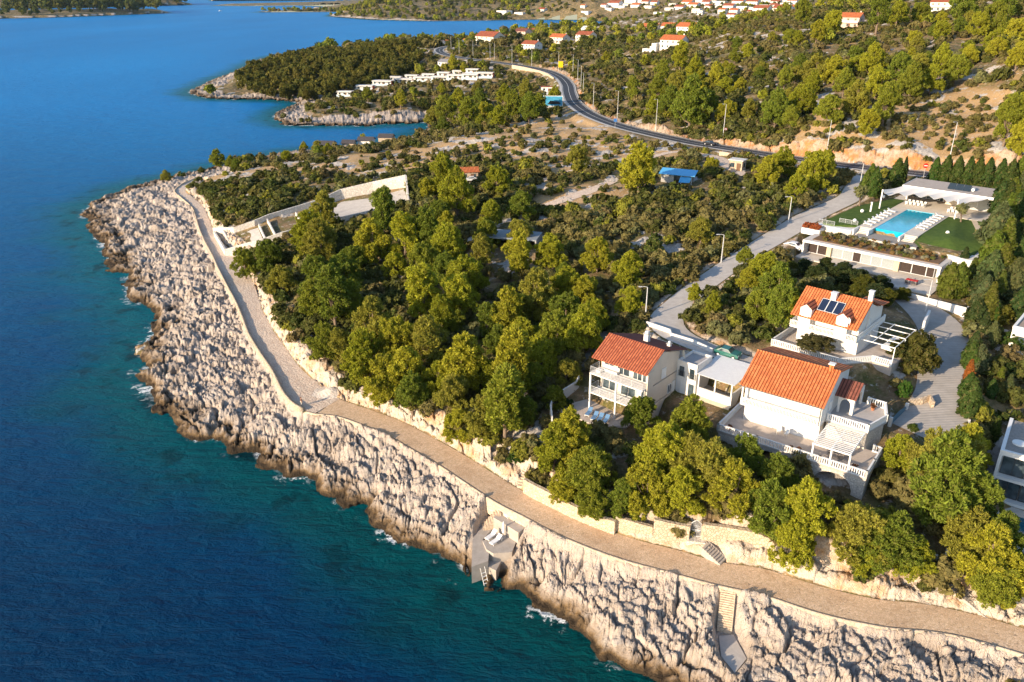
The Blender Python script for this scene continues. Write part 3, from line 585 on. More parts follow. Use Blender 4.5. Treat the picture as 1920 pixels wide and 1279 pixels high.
# pines told apart in the photograph: crown centre (px, py), crown width in px
PINE_PX = """1066 815 104;1040 848 92;1108 872 116;1112 925 90;1060 905 80;1200 768 88;1242 830 135;1212 895 125;1288 790 100;1330 862 125;1272 905 115;1290 850 110;1170 930 80;
1452 872 105;1372 900 120;1432 945 120;1500 950 120;1482 1005 105;1600 975 140;1660 1000 130;1705 1035 90;1625 1035 80;1390 850 90;
1738 858 108;1772 882 132;1752 925 130;1812 930 118;1808 985 112;1800 835 100;1860 1015 88;1835 1045 110;1880 1065 110;1855 1095 90;
462 490 62;505 478 66;530 512 72;588 432 92;612 392 70;605 455 80;600 520 92;645 505 90;596 560 80;655 548 96;628 578 80;700 452 88;722 415 62;668 478 70;760 452 76;742 490 66;800 440 80;842 452 96;832 328 80;858 372 84;826 392 72;800 350 48;795 482 88;872 505 104;862 548 96;838 500 78;
978 385 62;972 425 64;922 395 62;932 330 68;1080 298 54;1195 322 82;1030 470 84;972 482 78;1178 502 86;1180 556 70;1120 470 76;1062 525 88;1004 552 100;1062 575 106;1095 540 76;1042 612 108;1092 628 92;1112 590 70;912 432 66;905 470 66;
612 640 78;640 655 60;702 608 104;688 668 100;745 632 108;722 705 104;765 692 98;805 640 98;792 568 84;830 592 70;860 602 50;935 640 72;872 688 104;852 738 96;905 694 88;942 738 112;965 710 96;902 778 84;950 778 100;862 782 84;992 692 88;1012 655 104;980 622 96;955 592 88;1062 685 72;1040 735 60;822 702 78;775 735 82;915 612 60;880 642 60;985 770 70;
1430 492 88;1452 540 92;1418 560 72;1482 565 66;1400 520 56;1395 480 40;1300 548 40;1520 320 78;1462 308 66;1438 325 56;1490 345 54;1545 305 50;1312 432 58;1455 600 56;1335 575 44;
1270 158 56;1292 198 84;1255 190 56;1232 165 44;1362 200 50;1402 208 34;1450 212 62;1300 140 44;1340 150 44;1500 190 56;1550 205 58;1600 190 56;1562 125 60;1525 130 58;1640 158 58;1682 130 58;1702 160 56;1742 150 52;1788 132 50;1630 120 50;1860 38 56;1882 22 50;1902 112 42;1912 200 48;1655 208 54;1622 232 48;1882 245 56;1905 268 56;1480 225 40;1520 165 40;1580 160 44;1720 120 50;1760 125 44;1330 195 44;1240 140 40;1275 120 36;1310 215 44;
1185 165 38;1225 205 40;1495 130 40;1470 150 36;1400 95 34;1530 60 40;1560 45 40;1500 25 44;1640 40 44;1680 30 44;1720 25 40;1800 20 46;1830 50 44;1600 100 34;1900 60 50;1760 60 36;
815 215 46;838 208 52;878 218 46;910 205 48;935 215 48;962 200 50;992 205 50;1010 190 46;945 180 40;900 190 40;860 195 40;985 172 40;1040 180 30;680 245 30;570 268 20;752 190 30;690 178 26;850 122 28;870 128 22;828 168 22"""
YG = [(.35, .36, .035), (.30, .32, .032), (.25, .28, .038), (.38, .37, .04), (.18, .23, .035), (.31, .30, .055)]
def tint(rs, pal, v=.12): c = pal[rs.randint(len(pal))]; f = 1 + rs.uniform(-v, v); return tuple(k * f for k in c)
def add_pines():
    L = [tuple(map(float, s.split())) for s in PINE_PX.replace('\n', '').split(';') if s.strip()]; A = np.array(L)
    by = A[:, 1] + A[:, 2] * .54; X, Y, Z = hit(A[:, 0], np.minimum(by, 1270)); rs = np.random.RandomState(3)
    for i, (px, py, w) in enumerate(L):
        d = math.sqrt(X[i] ** 2 + Y[i] ** 2 + (CAMH - Z[i]) ** 2); D = w * d / FPX; k = [0, 1, 2, 4, 6][rs.randint(5)] if rs.rand() < .75 else [3, 5, 7][rs.randint(3)]
        if w < 45 and 120 < py: k = 3
        p = PINES[k]; sc = D / (2 * p[2]) * .86
        c = tint(rs, YG); look = ('broad' if k in (0, 2, 6) else 'slender' if k in (5, 7) else 'bushy') + (' yellow-green' if c[0] > .2 else ' dark green')
        put_plant('pine_tree', p, X[i], Y[i], Z[i] - .1, sc, rs.uniform(0, 6.28), c, look, 'pine', px, py, 'pines on the headland', sz=rs.uniform(.85, 1.12), cat='pine tree')
    return np.stack([X, Y], 1), L
PINE_XY, PINE_L = add_pines()

def free_mask(x, y, road=1.2):
    ok = (samp(FD['coast'], x, y) > 3) & (samp(FD['rockbelt'], x, y) < -1)
    for k, e in (('prom', 1.6), ('main', 1.4), ('lane', .9), ('drive', .8), ('track', .8), ('track2', .8)): ok &= samp(FD[k], x, y) > e
    for i in range(len(PADS)): ok &= samp(FD['pad%d' % i], x, y) < -.8
    for P_ in BLOCKED:
        ok &= polydist(P_, x, y) < -.6
    return ok
def inpoly_px(pts, z): return [U(a, b, z)[:2] for a, b in pts]
# ------------------------------------------------------------------ air: one even closed box of haze round everything
def haze(density):
    me = bpy.data.meshes.new('haze'); x0, x1, y0, y1, z0, z1 = -9500, 9500, -60, 15500, -12, 330
    me.from_pydata([(x0,y0,z0),(x1,y0,z0),(x1,y1,z0),(x0,y1,z0),(x0,y0,z1),(x1,y0,z1),(x1,y1,z1),(x0,y1,z1)], [], [(0,3,2,1),(4,5,6,7),(0,1,5,4),(1,2,6,5),(2,3,7,6),(3,0,4,7)])
    o = bpy.data.objects.new('haze', me); COL.objects.link(o); o['kind'] = 'stuff'; o['label'] = 'thin bluish sea haze lying over the distant islands and hills'
    m = bpy.data.materials.new('haze_air'); m.use_nodes = True; t = m.node_tree; t.nodes.clear(); v = t.nodes.new('ShaderNodeVolumePrincipled'); v.inputs['Color'].default_value = (.55, .78, 1, 1); v.inputs['Density'].default_value = density; v.inputs['Anisotropy'].default_value = .2
    q = t.nodes.new('ShaderNodeOutputMaterial'); t.links.new(v.outputs[0], q.inputs['Volume']); me.materials.append(m)
haze(.000014)
# ------------------------------------------------------------------ building kit
class MB:
    def __init__(s): s.v = []; s.f = []
    def add(s, v, f): b = len(s.v); s.v += [tuple(p) for p in v]; s.f += [tuple(i + b for i in q) for q in f]; return s
    def box(s, x0, x1, y0, y1, z0, z1):
        return s.add([(x0,y0,z0),(x1,y0,z0),(x1,y1,z0),(x0,y1,z0),(x0,y0,z1),(x1,y0,z1),(x1,y1,z1),(x0,y1,z1)], [(0,3,2,1),(4,5,6,7),(0,1,5,4),(1,2,6,5),(2,3,7,6),(3,0,4,7)])
    def prism(s, P, z0, z1):
        """P: plan polygon (either direction); z1 may be a list of heights"""
        a = sum(P[i][0] * P[(i + 1) % len(P)][1] - P[(i + 1) % len(P)][0] * P[i][1] for i in range(len(P)))
        z1 = z1 if isinstance(z1, (list, tuple)) else [z1] * len(P); P = list(zip(P, z1))
        if a < 0: P = P[::-1]
        n = len(P); return s.add([(p[0], p[1], z0) for p, z in P] + [(p[0], p[1], z) for p, z in P], [tuple(range(n))[::-1], tuple(range(n, 2 * n))] + [(i, (i + 1) % n, n + (i + 1) % n, n + i) for i in range(n)])
    def slab(s, Q, t):
        """four (or more) corner points in order; solid of thickness t below it"""
        n = len(Q); return s.add(list(Q) + [(p[0], p[1], p[2] - t) for p in Q], [tuple(range(n)), tuple(range(n, 2 * n))[::-1]] + [(i, n + i, n + (i + 1) % n, (i + 1) % n) for i in range(n)])
    def profile(s, P, x0, x1):
        """P: outline in (y, z), pushed along x"""
        n = len(P); return s.add([(x0, y, z) for y, z in P] + [(x1, y, z) for y, z in P], [tuple(range(n)), tuple(range(n, 2 * n))[::-1]] + [(i, n + i, n + (i + 1) % n, (i + 1) % n) for i in range(n)])
    def tube(s, P, r, sides=6):
        v, f = tube(P, [r] * len(P) if not isinstance(r, (list, tuple)) else r, sides); n = len(v); return s.add(v, f + [tuple(range(sides))[::-1], tuple(range(n - sides, n))])
    def ball(s, c, r, nu=12, nv=8, sz=1):
        v = []; f = []
        for j in range(nv + 1):
            for i in range(nu): a = 6.28318 * i / nu; b = math.pi * j / nv; v.append((c[0] + r * math.sin(b) * math.cos(a), c[1] + r * math.sin(b) * math.sin(a), c[2] + r * sz * math.cos(b)))
        for j in range(nv):
            for i in range(nu): f.append((j * nu + i, (j + 1) * nu + i, (j + 1) * nu + (i + 1) % nu, j * nu + (i + 1) % nu))
        return s.add(v, f)
    def build(s, name, m, parent=None, smooth=False, bevel=0):
        me = bpy.data.meshes.new(name); me.from_pydata(s.v, [], s.f); me.validate(); me.update()
        b = bmesh.new(); b.from_mesh(me); bmesh.ops.recalc_face_normals(b, faces=b.faces); b.to_mesh(me); b.free()
        if smooth: me.polygons.foreach_set('use_smooth', np.ones(len(me.polygons), bool))
        o = bpy.data.objects.new(name, me); COL.objects.link(o); me.materials.append(m)
        if parent: o.parent = parent
        return o
class Fr:
    """a building's own frame: origin, base height, heading; px() turns a photo pixel at a height above the base into plan coordinates"""
    def __init__(s, o, z, deg): s.o = o; s.z = z; s.a = math.radians(deg); s.c, s.n = math.cos(s.a), math.sin(s.a)
    def w(s, x, y, z=0): return (s.o[0] + x * s.c - y * s.n, s.o[1] + x * s.n + y * s.c, s.z + z)
    def px(s, px, py, z=0): X, Y, _ = U(px, py, s.z + z); dx, dy = X - s.o[0], Y - s.o[1]; return (dx * s.c + dy * s.n, -dx * s.n + dy * s.c)
    def root(s, name, x=0, y=0, z=0, **k): return empty(name, s.w(x, y, z), s.a, **k)
def block(F, P): BLOCKED.append([F.w(x, y)[:2] for x, y in P])
WHT, WHT2, CRM = mat('white_render', (.69, .675, .645), .85, .2, .05, .5, .1), mat('white_paint', (.75, .75, .73), .6, .3, .04, 2), mat('beige_render', (.66, .58, .48), .85, .2, .08, .5, .1)
GRY, DRK, GLS = mat('grey_concrete', (.38, .37, .35), .9, .2, .15, 1, .2), mat('dark_metal', (.05, .05, .055), .5, .5, .1), None
g_ = NT('window_glass', .06, .8); g_.col(g_.mix(g_.rng(g_.noise(.9, 3), .35, .65), (.02, .035, .045), (.08, .11, .13))); GLS = g_.m
ALU, STEEL = mat('aluminium', (.62, .64, .66), .4, .5, .06), mat('galvanised_steel', (.50, .51, .52), .45, .5, .1)
TILEF = conc_mat('terrace_tiles', (.40, .34, .29), (.55, .48, .42), 1.2); DECK = conc_mat('pool_deck_stone', (.52, .47, .41), (.64, .59, .52), .7)
def tile_mat(name, a, b, c, per=.40):
    g = NT(name, .75, .25); p = g.sep(g.obj()); w = g.math('FRACT', g.math('DIVIDE', p[0], per)); w2 = g.math('ABSOLUTE', g.math('SUBTRACT', w, .5))   # 0 centre .5 edge
    r = g.math('FRACT', g.math('DIVIDE', p[2], .19)); hgt = g.math('ADD', g.math('MULTIPLY', g.math('SQRT', g.math('SUBTRACT', .26, g.math('MULTIPLY', w2, w2))), 1.6), g.math('MULTIPLY', r, -.35))
    cell = g.comb(g.math('FLOOR', g.math('DIVIDE', p[0], per)), g.math('FLOOR', g.math('DIVIDE', p[2], .19)), 0); wn = g.n('ShaderNodeTexWhiteNoise', noise_dimensions='3D'); g.put(wn.inputs[0], cell)
    col = g.mix(g.rng(wn.outputs[0], 0, 1, 0, 1), a, b); col = g.mix(g.rng(g.noise(.9, 6, .7, vec=g.obj()), .5, .7, 0, .6), col, c)
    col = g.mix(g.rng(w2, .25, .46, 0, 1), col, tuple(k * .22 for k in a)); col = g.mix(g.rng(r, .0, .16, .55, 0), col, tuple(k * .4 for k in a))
    g.col(col); g.bump(hgt, .9, .09); return g.m
TILE = tile_mat('terracotta_tiles', (.50, .135, .045), (.66, .215, .08), (.42, .12, .05)); TILE2 = tile_mat('deep_red_tiles', (.31, .082, .042), (.46, .145, .07), (.30, .09, .055)); TILE3 = tile_mat('brown_tiles', (.20, .07, .05), (.27, .10, .07), (.17, .07, .05))
def balus(mb, P, z, h=.95, sp=.27, w=.13, posts=True, rail=.16):
    """turned-stone balustrade: rails, posts and close-set balusters along the plan line P"""
    for i in range(len(P) - 1):
        (x0, y0), (x1, y1) = P[i], P[i + 1]; L = math.hypot(x1 - x0, y1 - y0); ux, uy = (x1 - x0) / L, (y1 - y0) / L; nx, ny = -uy, ux
        def bar(a, b, wd, za, zb, s=mb):
            q = [(x0 + ux * a + nx * wd, y0 + uy * a + ny * wd), (x0 + ux * b + nx * wd, y0 + uy * b + ny * wd), (x0 + ux * b - nx * wd, y0 + uy * b - ny * wd), (x0 + ux * a - nx * wd, y0 + uy * a - ny * wd)]; s.prism(q, za, zb)
        bar(.0, L, rail * .6, z, z + .1); bar(0, L, rail * .65, z + h - .11, z + h)
        n = int(L / sp)
        for k in range(1, n): c = L * k / n; bar(c - w / 2, c + w / 2, w / 2, z + .1, z + h - .11)
        if posts:
            for c in (0, L): bar(c - .13, c + .13, .13, z - .02, z + h + .05)
def rails(mb, P, z, h=1.0, n=5, post=1.4, r=.02):
    for i in range(len(P) - 1):
        (x0, y0), (x1, y1) = P[i], P[i + 1]; L = math.hypot(x1 - x0, y1 - y0); k = max(1, int(L / post))
        for j in range(n): zz = z + h * (j + 1) / n; mb.tube([(x0, y0, zz), (x1, y1, zz)], r * (1.5 if j == n - 1 else .8), 4)
        for j in range(k + 1): t = j / k; mb.tube([(x0 + (x1 - x0) * t, y0 + (y1 - y0) * t, z), (x0 + (x1 - x0) * t, y0 + (y1 - y0) * t, z + h)], r * 1.4, 4)
def window(par, x, y, z, w, h, side='f', glass=None, frame=None, name='window', bars=1, shutter=False, depth=.06):
    """side f: in the plane facing -y; r: facing +x"""
    a, b = MB(), MB(); t = .07
    def bx(m, u0, u1, v0, v1, d0, d1):
        if side == 'f': m.box(x + u0, x + u1, y - d1, y - d0, z + v0, z + v1)
        elif side == 'b': m.box(x + u0, x + u1, y + d0, y + d1, z + v0, z + v1)
        elif side == 'r': m.box(x + d0, x + d1, y + u0, y + u1, z + v0, z + v1)
        else: m.box(x - d1, x - d0, y + u0, y + u1, z + v0, z + v1)
    bx(a, 0, w, 0, h, .004, .02 if not shutter else .05)
    p = a.build(name, (glass or GLS) if not shutter else WHT2, par)
    bx(b, -t, 0, -t, h + t, .003, depth + .03); bx(b, w, w + t, -t, h + t, .003, depth + .03); bx(b, 0, w, h, h + t, .003, depth + .03); bx(b, 0, w, -t, 0, .003, depth + .06)
    for k in range(1, bars + 1): c = w * k / (bars + 1); bx(b, c - .035, c + .035, 0, h, .021 if not shutter else .051, depth + .02)
    b.build('frame', frame or WHT2, p); return p
def chair(parent=None, m=None, name='chair'):
    mb = MB(); r = parent
    MB().box(-.24, .24, -.22, .24, .42, .46).build('seat', m or WHT2, r); MB().slab([(-.23,.22,.46),(.23,.22,.46),(.23,.34,.92),(-.23,.34,.92)], -.03).build('backrest', m or WHT2, r)
    for sx in (-1, 1):
        for sy in (-1, 1): MB().tube([(sx*.21, sy*.2, 0), (sx*.2, sy*.19, .42)], .02, 4).build('leg', m or WHT2, r)
        MB().tube([(sx*.25,.24,.66),(sx*.25,-.2,.64),(sx*.23,-.2,.44)], .018, 4).build('armrest', m or WHT2, r)
def kids(o): return [c for c in bpy.data.objects if c.parent == o]
def copy_tree(o, par=None):
    c = o.copy(); COL.objects.link(c)
    if par: c.parent = par
    for ch in KIDS.get(o.name, None) or kids(o): copy_tree(ch, c)
    return c
KIDS = {}
def clone(o, loc, rz, label=None, sc=None):
    c = copy_tree(o); c.location = loc; c.rotation_euler = (0, 0, rz)
    if sc: c.scale = sc
    if label: c['label'] = label
    return c
def lounger_proto(name, frame_m, bed_m, loc, rz, **k):
    r = empty(name, loc, rz, cat='sun lounger', **k)
    f = MB(); f.box(-.33, -.28, -.95, .95, .28, .34); f.box(.28, .33, -.95, .95, .28, .34); f.box(-.28, .28, -.95, -.9, .28, .34); f.box(-.28, .28, .9, .95, .28, .34); f.build('frame', frame_m, r)
    MB().box(-.31, .31, -.93, .3, .345, .40).build('bed', bed_m, r); MB().slab([(-.31,.3,.40),(.31,.3,.40),(.31,.88,.80),(-.31,.88,.80)], .06).build('backrest', bed_m, r)
    for sx in (-.29, .29):
        for sy in (-.75, .75): MB().box(sx - .03, sx + .03, sy - .03, sy + .03, 0, .28).build('leg', frame_m, r)
    return r
def stairs(name, top, bot, w, m, n, solid=1.2, **k):
    """flight of real steps from a low point up to a high one"""
    a, b = Vector(top), Vector(bot); d = (a - b); L = math.hypot(d.x, d.y); ang = math.atan2(d.y, d.x); r = empty(name, (b.x, b.y, b.z), ang, **k); run = L / n; rise = d.z / n; s = MB()
    for i in range(n): s.box(run * i, run * (i + 1), -w / 2, w / 2, rise * i - solid * (.3 + .7), rise * (i + 1))
    s.build('steps', m, r); c = MB(); c.slab([(0, -w/2 - .12, .12), (L, -w/2 - .12, d.z + .12), (L, -w/2 - .003, d.z + .12), (0, -w/2 - .003, .12)], solid); c.build('side_wall', m, r); return r
def wall_pts(name, P, t, m, below=1.2, **k):
    """free-standing wall through world points (x, y, base z, height)"""
    P = [np.array(p[:2] + (p[2], p[3]), float) if isinstance(p, tuple) else p for p in P]; cx, cy, cz = P[0][0], P[0][1], P[0][2]; r = MB(); n = len(P); V = []
    for i in range(n):
        d = P[min(i + 1, n - 1)][:2] - P[max(i - 1, 0)][:2]; d /= np.linalg.norm(d) + 1e-9; nx, ny = -d[1] * t / 2, d[0] * t / 2; x, y, z, h = P[i]; x -= cx; y -= cy; z -= cz
        V += [(x - nx, y - ny, z - below), (x - nx, y - ny, z + h), (x + nx, y + ny, z + h), (x + nx, y + ny, z - below)]
    F = [(i * 4 + a, i * 4 + (a + 1) % 4, i * 4 + 4 + (a + 1) % 4, i * 4 + 4 + a) for i in range(n - 1) for a in range(4)] + [(0, 1, 2, 3), (n*4-4, n*4-1, n*4-2, n*4-3)]
    o = r.add(V, F).build(name, m); o.location = (cx, cy, cz); return tag(o, **k)
def wpx(P): return [U(a, b, z) + (h,) for a, b, z, h in P]
# ================================================================== the three villas
def villa_b():
    F = Fr(U(1388, 758, 17.2)[:2], 14.5, -37)
    block(F, [(-2, -4.6), (18, -4.6), (18, 13), (-2, 13)])
    R = F.root('villa', label='white villa with bright terracotta roof, stone arches and slatted white pergola on its terrace', cat='house')
    w = MB(); w.box(.2, 10.2, 1.3, 10.6, -3.2, 2.75); w.box(.2, 10.2, 1.302, 10.6, 2.95, 5.55)
    w.box(0, 10.45, -.1, 10.7, 2.75, 2.95)                                   # floor slab running out as the balcony
    w.profile([(-.1, 2.951), (-.1, 5.62), (4.9, 8.42), (10.7, 6.9), (10.7, 2.951)], 10.203, 10.45)   # gable with wing wall
    w.profile([(1.3, 2.951), (1.3, 6.2), (4.9, 8.42), (10.7, 6.9), (10.7, 2.951)], -.02, .197)
    w.box(0, .22, -.1, .12, 2.951, 5.55); w.build('wall', WHT, R)
    rf = MB(); rf.slab([(-.3, -.45, 5.82), (10.7, -.45, 5.82), (10.7, 4.9, 8.78), (-.3, 4.9, 8.78)], .16); rf.slab([(-.3, 4.903, 8.78), (10.7, 4.903, 8.78), (10.7, 11.0, 7.2), (-.3, 11.0, 7.2)], .16)
    roof = rf.build('roof', TILE, R)
    rd = MB(); rd.tube([(-.3, 4.9, 8.80), (10.7, 4.9, 8.80)], .11, 8); rd.build('ridge_tiles', TILE, roof)
    ch = MB().box(9.2, 9.8, 4.6, 5.2, 8.2, 9.5).build('chimney', TILE, roof); MB().box(9.1, 9.9, 4.5, 5.3, 9.5, 9.62).build('chimney_cap', WHT2, ch)
    gt = MB(); gt.tube([(-.3, -.52, 5.68), (10.7, -.52, 5.68)], .07, 6); gt.tube([(10.3, -.3, 5.6), (10.3, -.2, 3)], .04, 6); gt.build('gutter', DRK, roof)
    for x, wd in ((1.3, 1.5), (3.9, 1.5), (7.2, 1.6)): window(R, x, 1.3, 3.0, wd, 2.1, shutter=True, bars=1)
    for x, wd in ((1.2, 3.0), (6.2, 2.6)): window(R, x, 1.3, .05, wd, 2.2, shutter=True, bars=2)
    window(R, 10.45, 3.2, 3.9, .8, 1.1, 'r', shutter=True)
    bl = MB(); balus(bl, [(.12, -.02), (10.2, -.02)], 2.95, .92, .19, .07, True, .1); bl.build('balcony_railing', WHT2, R)
    # lower terrace on arches
    T = [(-1.4, -3.75), (17.6, -3.75), (17.6, 3.2), (10.0, 3.2), (10.0, 1.3), (.2, 1.3), (.2, 5.2), (-1.4, 5.2)]
    MB().prism(T, -.32, 0).build('terrace_floor', TILEF, R)
    fw = MB()
    def arch_wall(ax, lo, hi, x0, x1, spring, top, base, t0, t1, mb):
        """wall from lo to hi with a round-headed opening x0..x1"""
        def bx(u0, u1, z0, z1):
            if ax == 'x': mb.box(u0, u1, t0, t1, z0, z1)
            else: mb.box(t0, t1, u0, u1, z0, z1)
        bx(lo, x0, base, top); bx(x1, hi, base, top); n = 14; r = (x1 - x0) / 2; rise = (top - .35 - spring); c = (x0 + x1) / 2
        for i in range(n):
            u0 = x0 + (x1 - x0) * i / n; u1 = x0 + (x1 - x0) * (i + 1) / n; za, zb = [spring + rise * math.sqrt(max(0, 1 - ((u - c) / r) ** 2)) for u in (u0, u1)]
            q = [(u0, za), (u1, zb), (u1, top), (u0, top)]
            V = [(u, t0, z) for u, z in q] + [(u, t1, z) for u, z in q] if ax == 'x' else [(t0, u, z) for u, z in q] + [(t1, u, z) for u, z in q]
            mb.add(V, [(0, 1, 2, 3), (7, 6, 5, 4), (0, 4, 5, 1), (1, 5, 6, 2), (2, 6, 7, 3), (3, 7, 4, 0)])
    arch_wall('x', -1.4, 10.6, 3.5, 8.2, -2.6, -.33, -4.8, -3.7, -3.2, fw); arch_wall('x', 10.602, 17.55, 11.6, 16.2, -2.4, -.33, -4.8, -3.7, -3.2, fw); arch_wall('y', -3.2, 3.2, -1.8, 1.9, -2.4, -.33, -4.8, 17.05, 17.55, fw)
    fw.box(-1.4, -.9, -3.198, 5.2, -4.8, -.33); fw.box(10.0, 17.04, 2.8, 3.2, -3.6, -.33); fw.build('arched_base', M_STONEW, R)
    fl = MB(); fl.box(9.5, 18.4, -4.6, 2.6, -4.0, -3.3); fl.build('lower_floor', TILEF, R)
    tb = MB(); balus(tb, [(-1.3, 4.9), (-1.3, -3.65), (4, -3.65), (8.5, -3.65), (12, -3.65), (17.5, -3.65), (17.5, -.4), (17.5, 3.1), (16.6, 3.1)], 0.002, .95, .27, .12); tb.build('terrace_balustrade', WHT2, R)
    lb = MB(); balus(lb, [(9.7, -4.5), (12.6, -4.5)], -3.3, .9); lb.build('lower_balustrade', WHT2, R)
    # upper terrace
    UT = [(10.46, 2.3), (15.7, 2.3), (16.9, 6.6), (15.8, 10.2), (10.46, 10.2)]
    MB().prism(UT, 2.6, 2.86).build('upper_terrace_floor', conc_mat('upper_terrace_tiles', (.40, .38, .36), (.50, .47, .45), 1), R)
    ub = MB(); ub.prism([(10.46, 2.9), (15.5, 2.9), (16.6, 6.6), (15.6, 9.9), (10.46, 9.9)], -4.2, 2.598); ub.build('terrace_base', M_STONEW, R)
    ul = MB(); balus(ul, [(10.7, 2.42), (15.6, 2.42), (16.75, 6.6), (15.75, 10.0), (13.6, 10.1)], 2.862, .95, .27, .12); ul.build('upper_balustrade', WHT2, R)
    # porch
    pc = MB(); arch_wall('x', 10.9, 12.9, 11.2, 12.5, 4.1, 5.3, 2.87, 5.3, 5.55, pc); arch_wall('y', 5.552, 9.9, 6.1, 9.2, 4.2, 5.6, 2.87, 12.65, 12.9, pc)
    pc.add([(12.65, 5.3, 5.31), (12.65, 9.9, 5.61), (12.65, 7.6, 6.5), (12.9, 5.3, 5.31), (12.9, 9.9, 5.61), (12.9, 7.6, 6.5)], [(0, 1, 2), (5, 4, 3), (0, 3, 4, 1), (1, 4, 5, 2), (2, 5, 3, 0)])
    po = pc.build('porch', WHT, R); pr = MB(); pr.slab([(10.46, 5.0, 5.35), (13.15, 5.0, 5.35), (13.15, 7.6, 6.75), (10.46, 7.6, 6.75)], .12); pr.slab([(10.46, 7.603, 6.75), (13.15, 7.603, 6.75), (13.15, 10.2, 5.5), (10.46, 10.2, 5.5)], .12); pr.build('porch_roof', TILE3, po)
    # pergola
    pg = MB(); z = 2.5
    for x in (11.0, 13.2, 15.4): pg.box(x - .07, x + .07, -3.98, 2.2, z, z + .16)
    pg.box(10.9, 15.5, -4.08, -3.95, z - .02, z + .18); pg.box(10.9, 15.5, 2.05, 2.18, z - .02, z + .18)
    for i in range(13): y = -3.75 + i * .455; pg.box(10.95, 15.45, y, y + .21, z + .165, z + .20)
    p_ = pg.build('pergola', WHT2, R)
    for x in (11.0, 13.2, 15.4): MB().box(x - .1, x + .1, -3.86, -3.66, 0, z - .02).build('pergola_post', WHT2, p_)
    # things standing on the terraces
    def at(x, y, z=0): return F.w(x, y, z)
    for i, (x, y, r) in enumerate(((5.5, .1, .3), (6.5, .1, -.2))):
        c = empty('garden_chair', at(x, y), F.a + r, cat='chair', group='white plastic chairs on the villa terrace', label=('left' if i == 0 else 'right') + ' one of two white plastic chairs on the big tiled terrace'); chair(c)
    pots = [(.0, -2.9, 0, 'clay pot with dark red plant at the left corner of the tiled terrace'), (9.3, -3.2, 0, 'clay pot beside the left pergola post'), (8.2, -3.2, 0, 'low clay pot along the terrace balustrade, left of the pergola'), (15.9, -2.9, 0, 'clay pot with reddish plant at the right corner of the lower terrace'), (14.6, 8.6, 2.862, 'big clay pot on the upper terrace beside the arched porch')]
    for x, y, z, lb_ in pots:
        q = empty('flower_pot', at(x, y, z), 0, cat='flower pot', group='clay pots on the villa terraces', label=lb_); m = MB(); m.tube([(0, 0, 0), (0, 0, .35), (0, 0, .42)], [.16, .26, .28], 10); m.build('pot', mat('clay', (.45, .17, .08), .8), q)
        V, rv, C = crown(int(x * 10) + 5, .4, .35, .85, 4, 4, 12, .12, .12); o = leaf_obj('foliage', V, rv, M_LEAF, q); o.color = (.16, .07, .04, 1)
    t = empty('garden_table', at(13.4, -.8), F.a, cat='table', label='dark round garden table under the slatted pergola'); MB().tube([(0, 0, .70), (0, 0, .74)], .6, 14).build('tabletop', DRK, t); MB().tube([(0, 0, 0), (0, 0, .7)], .05).build('leg', DRK, t)
    for i in range(4):
        a = i * 1.57 + .5; c = empty('garden_chair', at(13.4 + math.cos(a), -.8 + math.sin(a)), F.a + a - 1.57, cat='chair', group='dark chairs round the pergola table', label='dark metal chair at the round table under the slatted pergola'); chair(c, DRK)
    return F
FB = villa_b()
